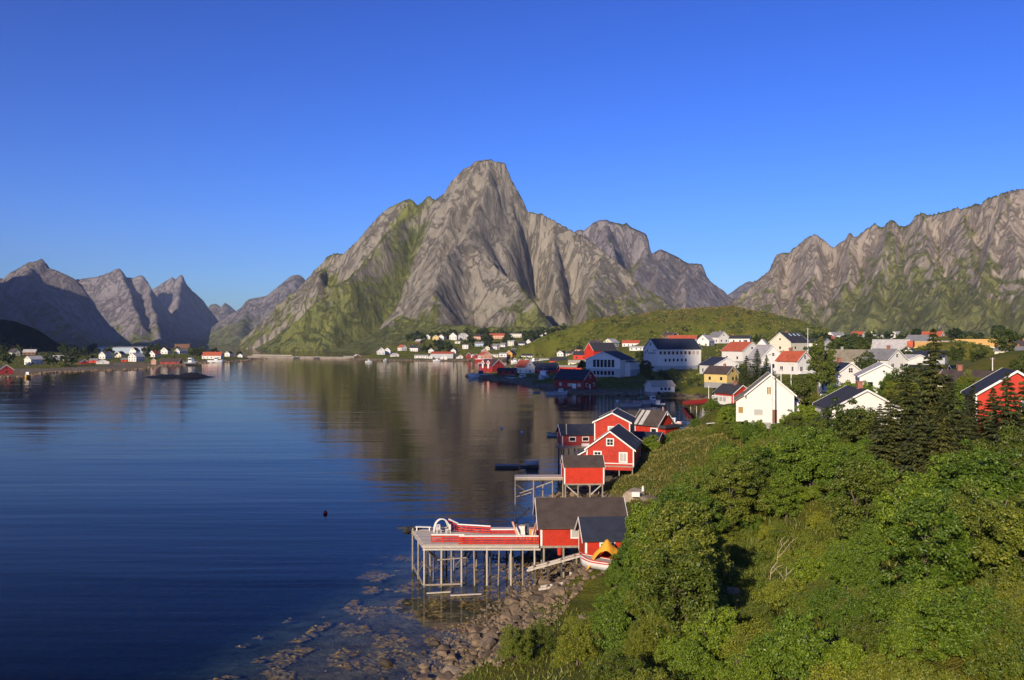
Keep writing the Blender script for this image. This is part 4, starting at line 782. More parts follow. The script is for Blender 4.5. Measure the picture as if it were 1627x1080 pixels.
letters(r, 'FISK MOTTAK', -2.6, 8.7, 1.0, -13.56, 'black'); letters(r, 'REINE', 3.2, 10.3, 0.7, -13.56, 'black')
# other special fronts
r = HR('three windows and sand roof')
for k in range(3): window(r, 'R', -0.9 + k * 1.9, 0.9, 0.95, 1.0, (7, 11), True, 1, 1, 'glass', 'paleblue')
r = HR('garage with navy roof'); lbox(r, 'garage_window', 'glass', -1.5, -7.56, 2.2, 5.5, -7.5, 3.2)
for k in range(3): window(r, 'L', -4 + k * 3.4, 1.0, 1.1, 1.6, (13, 15), True, 1, 1, 'glass', 'grey')
r = HR('three dark square windows')
for k in range(3): window(r, 'F', -2.55 + k * 2.6, 2.3, 1.0, 1.15, (9, 10), True, 1, 1, 'ochreglass' if k else 'glass', 'trim')
lbox(r, 'vent', 'black', -0.2, -5.05, 5.4, 0.2, -5.0, 5.75)
r = HR('amber gable window'); dm = (7.4, 10)
window(r, 'F', -0.2, 4.6, 0.62, 1.15, dm, True, 2, 1, 'ochreglass', 'trim', 0.06); window(r, 'F', -1.85, 1.2, 1.35, 0.9, dm, True, 1, 1, 'curtain', 'trim', 0.06); MB().box(0.35, -5.06, 0.0, 1.05, -5.0, 2.1).build('door', M['brown'], r)
MB().prism([(-5.35, 0.0), (-3.67, 0.0), (-3.67, 4.4), (-5.35, 3.3)], -4.0, 5.0).build('side_wing', M['white'], r); MB().prism([(-5.7, 3.2), (-3.9, 4.38), (-3.9, 4.55), (-5.7, 3.37)], -4.4, 5.4).build('side_wing_roof', M['rmoss'], r)
window(r, 'F', -4.6, 1.4, 0.75, 1.0, (7.3, 8.02), True, 1, 1, 'ochreglass', 'trim', 0.06)
MB().box(3.73, -1.6, 0, 4.7, 3.0, 3.4).build('porch', M['white'], r); MB().prism([(3.7, 3.8), (3.7, 3.95), (5.1, 3.6), (5.1, 3.45)], -2.0, 3.3).build('porch_roof', M['rmoss'], r)
r = HR('red porch roof'); MB().box(0.2, -7.0, 0, 3.4, -4.0, 2.0).build('porch', M['white'], r); MB().prism([(0.0, 2.0), (3.6, 2.0), (3.6, 2.12), (3.2, 2.75), (0.4, 2.75), (0.0, 2.12)], -7.2, -4.0).build('porch_roof', M['rred'], r)
r = HR('three skylights')
for k in range(3): MB().prism([(1.6, 8.98), (1.6, 9.12), (3.2, 7.95), (3.2, 7.81)], -3.2 + k * 3.6, -2.0 + k * 3.6).build('skylight', M['paleblue'], r)
r = HR('orange tiled roof and chimney'); MB().box(-3.11, -5.2, 0.2, 3.11, -4.02, 0.9).build('terrace', M['trim'], r); MB().box(3.14, -3.4, 0, 4.6, 0.6, 1.0).build('balcony', M['trim'], r)
r = HR('red dormer'); d = MB().prism([(-1.4, 0), (1.4, 0), (1.4, 1.6), (0, 2.6), (-1.4, 1.6)], 0, 0); 
MB().box(-4.6, -7.4, 0, 2.0, -6.03, 5.6).build('gable_wing', M['white'], r); MB().prism([(-5.0, 5.62), (2.3, 5.62), (1.6, 7.9), (-4.2, 7.9)], -7.8, -5.8).build('dormer_roof', M['rred'], r)
r = HR('two white-edged dormers')
for yy in (-3.8, 2.6):
    d = MB(); d.add([(-5.9, yy - 1.5, 3.2), (-5.9, yy + 1.5, 3.2), (-5.9, yy + 1.5, 7.0), (-5.9, yy, 8.6), (-5.9, yy - 1.5, 7.0), (-1.0, yy - 1.5, 3.2), (-1.0, yy + 1.5, 3.2), (-1.0, yy + 1.5, 7.0), (-1.0, yy, 8.6), (-1.0, yy - 1.5, 7.0)],
        [(0, 4, 3, 2, 1), (5, 6, 7, 8, 9), (0, 5, 9, 4), (4, 9, 8, 3), (3, 8, 7, 2), (2, 7, 6, 1), (1, 6, 5, 0)]); dd = d.build('dormer', M['darkred'], r)
    e = MB(); e.bar((-6.0, yy - 1.9, 6.6), (-6.0, yy, 8.85), 0.45); e.bar((-6.0, yy + 1.9, 6.6), (-6.0, yy, 8.85), 0.45); e.box(-6.1, yy - 0.8, 3.4, -5.92, yy + 0.8, 6.9); e.build('dormer_front', M['trim'], dd)
r = HR('navy roof'); 
r = HR('large dark red boathouse'); 
window(r, 'F', -2.4, 1.1, 1.3, 1.5, (9, 19), True, 2, 1, 'curtain'); window(r, 'F', 2.6, 1.1, 1.2, 1.5, (9, 19), True, 2, 1, 'curtain'); window(r, 'F', 0, 5.2, 1.2, 1.3, (9, 19), True, 2, 1, 'curtain'); lbox(r, 'door', 'trim', -0.6, -9.57, 0, 0.3, -9.5, 2.1)
window(r, 'L', 6.5, 1.0, 1.6, 1.4, (9, 19), True, 2, 1, 'curtain'); window(r, 'L', 0.6, 1.1, 2.6, 1.2, (9, 19), True, 3, 1, 'curtain'); window(r, 'L', -5.6, 1.1, 1.3, 1.4, (9, 19), True, 2, 1, 'curtain'); lbox(r, 'boat_door', 'trim', -4.57, -4.6, 0.0, -4.5, -2.2, 2.3)
r = HR('glimpsed through spruces'); window(r, 'F', 1.6, 3.3, 2.2, 1.5, (8.2, 9), True, 2, 1, 'curtain'); MB().box(-4.8, -5.0, -0.7, 3.0, -4.52, 0.25).build('terrace', M['trim'], r)
r = HR('red footbridge'); MB().box(-4.6, -3.6, 0, -3.04, 3.6, 2.4).build('glass_porch', M['trim'], r)
for k in range(4): lbox(r, 'porch_window', 'curtain', -4.66, -3.2 + k * 1.75, 0.9, -4.6, -1.9 + k * 1.75, 2.1)
r = HR('white villa'); MB().box(4.6, -3, 3.6, 19, 2, 4.4).build('terrace', M['trim'], r); MB().box(5.2, -1.5, -1.5, 18.0, 1.5, 3.6).build('terrace_wall', M['grey'], r); MB().box(-13, -3, 3.0, -4.6, 3, 4.0).build('terrace', M['trim'], r)
r = HR('white balcony behind the harbour'); lbox(r, 'balcony', 'trim', 4.53, -7.0, 0.6, 5.8, 2.5, 1.7)
r = HR('salmon terraced'); lbox(r, 'terrace', 'trim', 5.6, -14, 0, 8.6, 9, 1.2)

# ---------------------------------------------------------------- the red cabins near the photographer
def posts(root, pts, ztop, r=0.11, mat='wood', name='post', down=0.35):
    for x, y in pts:
        wx, wy, _ = (root.matrix_basis if hasattr(root, 'matrix_basis') else Matrix()) @ Vector((x, y, 0))
        zb = min(gz(wx, wy) - down, root.location.z + ztop - 0.3) - root.location.z
        MB().tube((x, y, zb), (x, y, ztop), r * 1.1, r, 7).build(name, M[mat], root)
def cabin(label, loc, w, l, h, rise, yaw, wall='red', roof='rdark', over=0.35, posts_at=None, **k):
    r = house('cabin', 'cabin', label, loc, w, l, h, rise, yaw, wall, roof, (0, 0, 1), True, found=0, over=over, chim=False, **k)
    lbox(r, 'floor_beam', 'wood', -w / 2 - 0.02, -l / 2 - 0.02, -0.22, w / 2 + 0.02, l / 2 + 0.02, -0.001)
    if posts_at: posts(r, posts_at, -0.22)
    return r
# the long cabin at the end of the jetty: its eave side looks at the camera
r1 = cabin('long red cabin with dark roof at the landward end of the jetty', (7.15, 93.9, 4.05), 7.0, 8.7, 1.95, 2.15, -88, roof='rbrown', posts_at=[(3.2, -4.0), (3.2, -2.0), (3.2, 0.5), (3.2, 3.6), (-3.0, -3.8), (-3.0, 0), (-3.0, 3.6)])
window(r1, 'R', -0.1, 0.85, 2.15, 0.85, (7.0, 8.7), True, 3, 1, 'curtain', fw=0.13); lbox(r1, 'eave_board', 'trim', 3.5, -4.35, 1.78, 3.56, 4.35, 1.92)
MB().tube((3.2, -2.4, -0.25), (3.2, -2.4, -1.0), 0.28, 0.22, 10).build('hanging_float', M['glossred'], r1)
r2 = cabin('small red cabin with navy roof in front of the long jetty cabin', (9.45, 87.0, 4.0), 4.4, 5.2, 2.0, 1.5, -86, roof='rnavy', posts_at=[(1.9, -2.3), (1.9, 0), (1.9, 2.3), (-1.8, -2.3)])
window(r2, 'R', -0.5, 1.0, 1.2, 0.55, (4.4, 5.2), True, 1, 1, 'glass', fw=0.16); lbox(r2, 'lower_wall', 'red', -2.15, -2.55, -1.1, 2.15, 2.55, -0.22)
# the shed on legs
r3 = cabin('windowless bright red shed on legs above the rocks', (10.75, 135.4, 3.45), 4.6, 6.0, 2.45, 1.35, -88, wall='brightred', roof='rbrown', over=0.12, posts_at=[(2.1, -2.8), (2.1, -0.9), (2.1, 0.9), (2.1, 2.8), (-2.0, -2.8), (-2.0, 2.8)])
for a, b_ in (((2.1, -2.7, -0.25), (2.1, -1.1, -1.7)), ((2.1, 2.6, -0.25), (2.1, 1.0, -1.7))): MB().bar(a, b_, 0.14).build('brace', M['palewood'], r3)
# the wide gabled cabin
r4 = cabin('wide red gabled cabin with three white windows behind the shed', (17.9, 155.0, 3.95), 7.9, 13.0, 2.75, 2.9, -13, posts_at=[(-3.6, -6.2), (-1.0, -6.2), (1.5, -6.2), (3.7, -6.2), (-3.6, 0), (3.6, 0)])
dm = (7.9, 13.0)
window(r4, 'F', -2.1, 0.95, 1.0, 1.25, dm, True, 2, 3, 'glass', fw=0.2); window(r4, 'F', 2.2, 0.75, 1.05, 1.35, dm, True, 2, 1, 'curtain', fw=0.2); window(r4, 'F', 0.0, 3.45, 0.95, 0.95, dm, True, 2, 2, 'glass', fw=0.18)
lbox(r4, 'belt_board', 'trim', -3.9, -6.56, 0.32, 3.9, -6.5, 0.46); lbox(r4, 'lower_wall', 'red', -1.6, -6.48, -0.75, 3.6, -6.2, -0.22)
MB().prism([(-6.2, 1.05), (-3.98, 2.35), (-3.98, 2.5), (-6.2, 1.2)], -6.8, 2.0).build('lean_to_roof', M['rdark'], r4); MB().prism([(-5.8, 0.0), (-3.97, 0.0), (-3.97, 2.3), (-5.8, 1.22)], -6.4, 1.8).build('lean_to', M['red'], r4)
MB().prism([(-6.3, 0.98), (-3.98, 2.32), (-3.98, 2.55), (-6.3, 1.24)], -6.87, -6.8).build('lean_to_bargeboard', M['trim'], r4)
for yy in (-1.5, 3.0): MB().prism([(3.1, 3.52), (3.1, 3.62), (3.9, 3.05), (3.9, 2.95)], yy, yy + 1.0).build('roof_hatch', M['black'], r4)
# the tall cabin behind
r5 = cabin('tall red gabled cabin rising behind the wide one', (19.7, 170.0, 3.6), 6.6, 10.5, 6.1, 1.65, -12, posts_at=[(-3.1, -5.1), (0, -5.1), (3.1, -5.1), (-3.1, 4.5)])
window(r5, 'F', 0.05, 3.7, 1.35, 1.5, (6.6, 10.5), True, 2, 1, 'curtain', fw=0.18); window(r5, 'R', 2.2, 3.4, 1.0, 1.3, (6.6, 10.5), True)
MB().bar((0, 5.2, 8.0), (0, -4.9, 8.02), 0.14).build('ridge_board', M['trim'], r5)
# the dark-roofed cabin in the shade; its darker red carries part of that shade
r6 = cabin('shaded dark red cabin with navy roof over the water left of the others', (13.2, 177.0, 4.3), 6.2, 7.4, 2.15, 1.6, -84, wall='darkred', roof='rnavy', posts_at=[(2.9, -3.4), (2.9, -1.2), (2.9, 1.2), (2.9, 3.4), (-2.8, -3.4), (-2.8, 3.4), (0, -3.4)])
for u in (-1.7, 0.9): window(r6, 'R', u, 0.95, 1.1, 0.65, (6.2, 7.4), True, 1, 1, 'glass', fw=0.14)
lbox(r6, 'terrace', 'wood', 3.12, -5.0, -0.22, 5.4, 3.7, -0.08)
posts(r6, [(5.2, -4.8), (5.2, -2.8), (5.2, -0.8), (5.2, 1.4), (5.2, 3.5)], -0.22, mat='darkwood'); MB().bar((0.0, -2.4, 3.95), (3.3, -2.9, 2.2), 0.16).build('roof_ladder', M['palewood'], r6)
lbox(r6, 'bench', 'trim', 3.5, 0.0, -0.06, 4.1, 1.5, 0.5)
# the cabin with a half-hipped gable towards the right
r7 = cabin('red cabin with brown roof and two pale roof sheets nearest the inner bay', (31.6, 198.0, 3.6), 5.4, 6.2, 3.0, 2.6, 44, roof='rbrown', over=0.6, posts_at=[(-2.4, -2.8), (2.4, -2.8), (-2.4, 2.8)])
window(r7, 'L', 2.1, 1.2, 1.3, 0.7, (5.4, 6.2), True, 1, 1, 'glass', fw=0.22)
for y0, y1 in ((0.6, 1.7), (2.2, 3.0)): MB().prism([(-3.25, 2.62), (-3.25, 2.70), (-0.2, 5.66), (-0.2, 5.58)], y0, y1).build('pale_roof_sheet', M['rlight'], r7)
MB().prism([(-3.0, 2.75), (3.2, 2.75), (3.9, 2.2), (-3.4, 2.2)], -5.6, -3.75).build('hip_roof', M['rdark'], r7); MB().box(-2.6, -5.2, -0.2, 2.6, -3.12, 2.22).build('porch', M['red'], r7)
MB().ball((0.0, -3.9, 5.0), (0.3, 0.12, 0.3)).build('gable_lamp', M['trim'], r7)
r8 = cabin('low red annex with navy roof squeezed between two red cabins', (26.6, 173.5, 3.4), 4.6, 5.2, 2.5, 1.0, 66, roof='rnavy', over=0.3, posts_at=[(2.4, -2.8), (-2.4, -2.8)])
# ---------------------------------------------------------------- jetty in front of the long cabin
ZD = 4.15
jt = empty('jetty', (0, 90.4, 0), 'tall timber jetty on bare posts with red and white railings', 'jetty')
def JB(name, mat, mb): return mb.build(name, M[mat], jt)
mb = MB(); rng = random.Random(4)
for k in range(20):                                                  # deck boards run along the jetty
    y = 0.0 + k * 0.42; x0 = -9.05 - 0.28 * y + rng.uniform(-0.06, 0.06); mb.box(x0, y, ZD - 0.07, 2.75, y + 0.40, ZD + rng.uniform(-0.012, 0.012))
JB('deck', 'palewood', mb)
JB('front_beam', 'palewood', MB().bar((-9.1, -0.05, ZD - 0.2), (2.75, -0.05, ZD - 0.2), 0.16, 0.22)); JB('lower_beam', 'palewood', MB().bar((-9.1, 0.05, ZD - 0.5), (2.9, 0.05, ZD - 0.5), 0.14, 0.18))
JB('side_beam', 'palewood', MB().bar((-9.1, 0, ZD - 0.2), (-11.3, 8.4, ZD - 0.2), 0.16, 0.24)); JB('back_beam', 'wood', MB().bar((-11.2, 8.3, ZD - 0.2), (2.75, 8.3, ZD - 0.2), 0.16, 0.22))
for k, y in enumerate((1.9, 4.1, 6.2)): JB('joist', 'wood', MB().bar((-9.2 - 0.28 * y, y, ZD - 0.25), (2.75, y, ZD - 0.25), 0.14, 0.2))
for x in (-8.95, -7.2, -5.15, -2.55, -0.1, 2.3):
    b0 = min(0.0, gz(x, 90.4)) - 0.9; JB('post', 'palewood', MB().tube((x, 0.06, max(b0, -1.8)), (x, 0.06, ZD - 0.08), 0.10, 0.085, 8))  # front row in paler wood: sun on these posts partly put into colour
    JB('post', 'darkwood' if x > -8 else 'wood', MB().tube((x + 0.25, 4.3, -1.6), (x + 0.15, 4.3, ZD - 0.1), 0.10, 0.09, 7)); JB('post', 'darkwood', MB().tube((x - 0.5, 8.1, -1.8), (x - 0.5, 8.1, ZD - 0.1), 0.10, 0.09, 7))
for k, (x, y) in enumerate(((-8.1, 2.0), (-6.2, 0.2), (-3.9, 0.15), (-1.3, 0.2), (1.1, 0.15), (-6.4, 6.2), (-3.8, 6.0), (-1.4, 6.4), (0.9, 6.1), (-0.2, 2.2), (-2.8, 2.4))): JB('post', 'wood', MB().tube((x + 0.12 * (k % 3 - 1), y, -1.7), (x, y, ZD - 0.1), 0.085, 0.075, 7))
for y in (2.9, 6.4): JB('post', 'wood', MB().tube((-9.05 - 0.28 * y, y, -1.8), (-9.05 - 0.28 * y, y, ZD + (0.3 if y > 5 else -0.1)), 0.10, 0.09, 8))
for a, b_, w_ in (((-8.9, 0.3, 3.7), (-6.9, 3.6, 1.2), .12), ((-8.6, 0.4, 3.4), (-7.0, 4.2, 0.3), .1), ((-9.8, 2.9, 0.6), (-9.1, 0.1, 2.0), .09), ((-10.8, 6.4, 0.4), (-9.1, 0.1, 0.05), .13), ((-9.9, 3.0, 2.0), (-8.7, 4.0, 0.6), .08), ((-7.6, -0.1, 2.6), (-4.6, -0.1, 2.85), .10), ((-9.0, 0.0, 0.02), (-5.2, 0.0, 0.14), .16), ((-6.0, 4.3, 0.9), (-4.0, 8, 2.6), .1), ((-5.1, 4.3, 1.0), (-3.6, 8, 3.2), .1)): JB('brace', 'wood', MB().bar(a, b_, w_))
def railing(name, a, b_, h, n, rails=3, red='brightred'):
    a = Vector(a); b_ = Vector(b_); m = MB()
    for k in range(n + 1): p = a.lerp(b_, k / n); m.bar(p, p + Vector((0, 0, h)), 0.10)
    for k in range(rails): z = h * (k + 0.6) / (rails + 0.4); m.bar(a + Vector((0, -0.04, z)), b_ + Vector((0, -0.04, z)), 0.05, 0.13)
    r_ = m.build(name, M[red], jt); MB().bar(a + Vector((0, -0.02, h)), b_ + Vector((0, -0.02, h)), 0.16, 0.11).build('top_rail', M['trim'], r_)
railing('railing', (-8.3, 0.9, ZD), (-4.9, 0.9, ZD), 0.82, 3); railing('railing', (-5.4, 0.0, ZD), (2.7, 0.0, ZD), 0.88, 7, 4)
railing('railing', (-7.0, 8.2, ZD), (-5.9, 5.9, ZD), 0.95, 2); railing('railing', (-5.9, 5.9, ZD), (-2.3, 4.9, ZD), 0.85, 4); railing('railing', (-2.3, 4.9, ZD), (0.9, 5.0, ZD), 0.5, 4, 2)
# things on the jetty
o = empty('arbour_seat', (-7.6, 96.2, ZD), 'white arched arbour seat like half a boat on the jetty', 'arbour seat', 0.25)
arc = [(0.85 * math.cos(t), 0, 1.42 * math.sin(t) ** 0.85) for t in [math.pi * k / 14 for k in range(15)]]
MB().path(arc, 0.07, n=6).build('arch', M['trim'], o); arc2 = [(x * 0.92, 0.75, z * 0.92) for x, _, z in arc]; MB().path(arc2, 0.05, n=6).build('rear_arch', M['trim'], o)
MB().loft([[(x, 0.03, z) for x, _, z in arc], [(x, 0.75, z) for x, _, z in arc2]], False).build('shell', M['wood'], o); MB().box(-0.6, 0.2, 0.4, 0.6, 0.65, 0.46).build('seat', M['palewood'], o)
def chair(label, loc, rz, mat='trim', group=None):
    c = empty('chair', loc, label, 'chair', rz, group); MB().box(-0.24, -0.24, 0.42, 0.24, 0.24, 0.47).build('seat', M[mat], c)
    b_ = MB()
    for x in (-0.2, 0, 0.2): b_.box(x - 0.05, 0.2, 0.47, x + 0.05, 0.24, 0.95)
    b_.box(-0.24, 0.2, 0.9, 0.24, 0.25, 0.98); b_.build('backrest', M[mat], c)
    for x in (-0.2, 0.2):
        for y in (-0.2, 0.2): MB().box(x - 0.025, y - 0.025, 0, x + 0.025, y + 0.025, 0.42).build('leg', M[mat], c)
    return c
chair('white garden chair in front of the white arched seat', (-7.9, 95.4, ZD), 0.4); chair('white garden chair turned sideways right of the arched seat', (-6.9, 95.6, ZD), -1.2)
o = empty('bench', (-9.7, 97.0, ZD), 'low white bench near the outer end of the jetty', 'bench', -0.1)
MB().box(-0.85, -0.2, 0.38, 0.85, 0.2, 0.45).build('seat', M['trim'], o); MB().box(-0.75, -0.15, 0, -0.65, 0.15, 0.38).build('leg', M['trim'], o); MB().box(0.65, -0.15, 0, 0.75, 0.15, 0.38).build('leg', M['trim'], o)
o = empty('loading_boom', (-11.0, 97.5, ZD), 'dark tarred boom with net slung over the jetty outer edge', 'boom')
MB().bar((1.2, 0.2, 0.25), (-1.6, 0.1, 0.15), 0.22).build('boom', M['black'], o)
nt_ = MB(); rng = random.Random(8)
for k in range(14): nt_.ball((rng.uniform(-0.9, 0.5), rng.uniform(-0.2, 0.6), rng.uniform(-0.6, 0.35)), (rng.uniform(.2, .4), rng.uniform(.2, .35), rng.uniform(.12, .3)), 7, 5)
nt_.build('net', M['black'], o)
o = empty('cabinet', (0.9, 93.6, ZD), 'white cabinet standing on the jetty beside the cabin', 'cabinet'); MB().box(-0.45, -0.3, 0, 0.45, 0.3, 1.25).build('body', M['trim'], o); MB().box(-0.5, -0.35, 1.25, 0.5, 0.35, 1.31).build('top', M['palewood'], o); MB().box(-0.42, -0.33, 0.1, 0.42, -0.3, 1.15).build('door', M['white'], o)
o = empty('crate', (1.55, 94.0, ZD), 'dark blue crate stacked high between white furniture', 'crate'); MB().box(-0.28, -0.28, 0, 0.28, 0.28, 0.7).box(-0.26, -0.26, 0.74, 0.26, 0.26, 1.45).build('box', M['bluepaint'], o); MB().box(-0.3, -0.3, 0.7, 0.3, 0.3, 0.74).box(-0.29, -0.29, 1.45, 0.29, 0.29, 1.5).build('rim', M['black'], o)
o = empty('crate', (2.1, 93.4, ZD), 'orange crate by the cabin wall on the jetty', 'crate'); MB().box(-0.3, -0.3, 0, 0.3, 0.3, 0.95).build('box', M['orange'], o); MB().box(-0.33, -0.33, 0.95, 0.33, 0.33, 1.02).build('rim', M['salmon'], o)
chair('white chair between orange crate and cabin wall', (2.35, 92.3, ZD), 0.2); chair('white chair beside the dark blue crate', (1.25, 92.5, ZD), 2.6)
for k, (x, t) in enumerate(((2.35, 0.35), (2.55, 0.2), (0.25, -0.5))):
    tag(MB().bar((x - t, 91.3 + 0.3 * k, ZD), (x + t * 0.4, 91.9 + 0.3 * k, ZD + 1.9), 0.05, 0.22).build('plank', M['salmon']), ['pink plank leaning on the cabin wall nearest the railing', 'pink plank leaning behind the first one at the cabin', 'slanting red board propped left of the white cabinet'][k], 'plank')
# tidal flat pieces
for (x0, x1, y, dz, lab) in ((-6.0, -3.0, 86.4, 0.12, 'long pale plank afloat in the weed before the jetty'), (-8.4, -6.1, 87.2, 0.1, 'shorter pale plank afloat left of the long one')): tag(MB().bar((x0, y, dz), (x1, y + 0.5, dz), 0.16, 0.12).build('plank', M['palewood']), lab, 'plank')
def slipway(label, a, b_, w, n):
    a = Vector(a); b_ = Vector(b_); d = (b_ - a); side = Vector((-d.y, d.x, 0)).normalized() * w; o = empty('slipway', a, label, 'slipway'); z = Vector((0, 0, 0))
    for s_ in (z, side): MB().bar(s_, d + s_, 0.22, 0.2).build('rail', M['palewood'], o)
    MB().bar(side * 0.2 + Vector((0, 0, 0.1)), d * 0.35 + side * 0.2 + Vector((0, 0, 0.1)), 0.5, 0.08).build('plank', M['palewood'], o)
    for k in range(n): p = d * ((k + 0.5) / n); MB().bar(p - side * 0.15 + Vector((0, 0, 0.06)), p + side * 1.15 + Vector((0, 0, 0.06)), 0.16).build('tie', M['wood'], o); MB().bar(p + side * 0.5, p + side * 0.5 - Vector((0, 0, 1.6)), 0.16).build('trestle', M['darkwood'], o)
slipway('bleached timber slipway sloping down from under the small red cabin', (6.9, 87.3, 4.0), (1.6, 88.0, 2.35), 0.9, 4); slipway('broken timber slipway lower down among the boulders', (7.2, 82.6, 2.75), (2.7, 83.6, 1.75), 0.9, 3)
tag(MB().bar((5.8, 83.0, 1.0), (5.45, 83.0, 3.3), 0.2).build('timber_post', M['palewood']), 'upright pale post leaning at the broken slipway', 'post')
# pier next to the shed on legs
pr = empty('pier', (0.4, 135.4, 0), 'weathered timber pier leading left from the bright red shed', 'pier')
MB().box(0, 0, 3.9, 7.4, 2.6, 4.05).build('deck', M['palewood'], pr); MB().bar((0, 0, 3.75), (7.4, 0, 3.75), 0.25, 0.3).build('front_beam', M['wood'], pr)
for x, y in ((0.1, 0.1), (2.9, 0.1), (5.8, 0.1), (0.1, 2.5), (4.4, 2.5)): MB().tube((x, y, -1.2), (x, y, 3.9), 0.13, 0.1, 7).build('post', M['wood'], pr)
for a, b_ in (((0.2, 0.3, 2.9), (2.4, 2.2, 1.0)), ((0.8, 1.2, 1.4), (5.9, 0.3, 3.4)), ((2.9, 0.4, 0.9), (5.0, 2.2, 0.6)), ((0.1, 2.4, 0.6), (2.6, 1.4, 1.5))): MB().bar(a, b_, 0.16).build('brace', M['wood'], pr)
dk = empty('floating_dock', (-3.3, 173.0, 0.0), 'low dark floating dock left of the shaded cabin', 'dock'); MB().box(0, 0, -0.25, 4.6, 2.0, 0.42).build('float', M['darkwood'], dk); MB().box(-0.1, -0.1, 0.42, 4.7, 2.1, 0.55).build('deck', M['wood'], dk); MB().box(4.8, 0.4, -0.2, 8.6, 1.8, 0.35).build('gangway', M['darkwood'], dk)
# ---------------------------------------------------------------- boats
def boat(label, loc, rz, L, B, H, hull='glosswhite', cabin=None, mast=0.0, stripe=None, name='boat', cat='boat', group=None, cmat='glosswhite', deckmat='palewood', aft=False):
    o = empty(name, loc, label, cat, rz, group); rings = []; sheer = []
    for k in range(11):
        t = k / 10.0; x = -L / 2 + L * t; wd = B / 2 * (0.86 + 0.14 * min(1, t * 4)) * (1 - max(0, (t - 0.5) / 0.5) ** 2.2) + 0.02; top = H * (1 + 0.55 * max(0, t - 0.45) ** 1.6 * 2 + 0.08 * (1 - t)); rake = 0.5 * H * max(0, t - 0.8) * 2
        bot = -0.35 * H * (1 - max(0, (t - 0.8) / 0.2) ** 2 * 0.6)
        rings.append([(x + rake, -wd, top), (x + rake * 0.5, -wd * 0.88, top * 0.4), (x, -wd * 0.5, bot * 0.8), (x, 0, bot), (x, wd * 0.5, bot * 0.8), (x + rake * 0.5, wd * 0.88, top * 0.4), (x + rake, wd, top)]); sheer.append((x + rake, wd, top))
    MB().loft(rings).build('hull', M[hull], o, True)
    dm_ = MB(); dm_.v = [(x, s_ * w_ * 0.93, z - 0.12 * H) for x, w_, z in sheer for s_ in (-1, 1)]; dm_.f = [(2 * i, 2 * i + 1, 2 * i + 3, 2 * i + 2) for i in range(10)]; dm_.build('deck', M[deckmat], o)
    g = MB(); g.path([(x, w_, z) for x, w_, z in sheer], 0.05 * max(1, L / 8), n=5); g.path([(x, -w_, z) for x, w_, z in sheer], 0.05 * max(1, L / 8), n=5); g.build('gunwale', M[stripe or hull], o)
    for s_ in ((1, -1) if stripe else ()): MB().path([(x, s_ * (w_ * 0.97 + 0.02), z * 0.72) for x, w_, z in sheer[:-1]], 0.07 * max(1, L / 9), n=4).build('stripe', M[stripe], o)
    if cabin:
        cl, cw, ch, cx = cabin
        c = MB().loft([[(cx - cl / 2, -cw / 2, 0.8 * H), (cx + cl / 2, -cw / 2, 0.8 * H), (cx + cl / 2, cw / 2, 0.8 * H), (cx - cl / 2, cw / 2, 0.8 * H), (cx - cl / 2, -cw / 2, 0.8 * H)],
                        [(cx - cl / 2, -cw * 0.45, H + ch), (cx + cl * 0.36, -cw * 0.45, H + ch), (cx + cl * 0.36, cw * 0.45, H + ch), (cx - cl / 2, cw * 0.45, H + ch), (cx - cl / 2, -cw * 0.45, H + ch)]]).build('wheelhouse', M[cmat], o)
        MB().box(cx - cl * 0.42, -cw * 0.47 - 0.05, H + ch * 0.5, cx + cl * 0.36, cw * 0.47 + 0.05, H + ch * 0.82).build('window', M['glass'], c); MB().box(cx - cl * 0.55, -cw * 0.5, H + ch, cx + cl * 0.44, cw * 0.5, H + ch + 0.1).build('roof', M[cmat], c)
    if mast:
        mx = cabin[3] if cabin else 0; m_ = MB().tube((mx, 0, H), (mx, 0, H + mast), 0.05 * max(1, L / 8), 0.03, 6); m_.bar((mx, -B * 0.3, H + mast * 0.75), (mx, B * 0.3, H + mast * 0.75), 0.06); m_.build('mast', M['glosswhite'], o)
        if aft: MB().tube((-L * 0.38, 0, H), (-L * 0.38, 0, H + mast * 0.7), 0.05, 0.03, 6).bar((-L * 0.38, 0, H + mast * 0.65), (mx, 0, H + mast * 0.9), 0.04).build('aft_mast', M['metal'], o)
    return o
def wb_(px, py, z=0.0): return PW(px, py, z)
B3 = lambda px, py: (*wb_(px, py)[:2], 0.0)
boat('grey-white fishing boat with dark wheelhouse and white mast at the harbour point', B3(761, 599.5), 3.35, 14, 4.6, 2.2, 'greyhull', (3.4, 3.0, 2.3, -1.0), 7.5, 'bluepaint', 'fishing_boat', cmat='bluepaint')
boat('long low blue grey boat moored below the red-roofed boathouse', B3(822, 604), 3.2, 15, 4.0, 1.5, 'bluepaint', (4, 2.6, 2.0, -3.0), 4.5, 'greyhull', 'fishing_boat', cmat='greyhull')
boat('pale blue fishing vessel seen from its bow between the boathouses', B3(863, 606), -1.9, 13, 5.0, 3.0, 'greyhull', (4, 4.0, 3.4, -1.0), 7.0, 'bluepaint', 'fishing_boat', cmat='greyhull', aft=True)
boat('cream motor boat with dark waterline by the timber quay', B3(884, 626.5), 0.06, 10.0, 3.0, 1.3, 'greyhull', (2.2, 2.0, 1.2, 2.2), 2.0, 'black', 'motor_boat')
boat('small open boat lying behind the cream motor boat', B3(853, 624), 0.4, 3.6, 1.6, 0.6, 'greyhull', None, 0, 'bluepaint', 'dinghy', 'dinghy')
boat('white cabin cruiser in sunlight at the end of the inner bay', (44.8, 252.0, 0.6), 2.9, 6.6, 2.4, 1.1, 'glosswhite', (2.8, 1.9, 1.1, -0.2), 0, 'glossred', 'cabin_cruiser', 'motor boat')
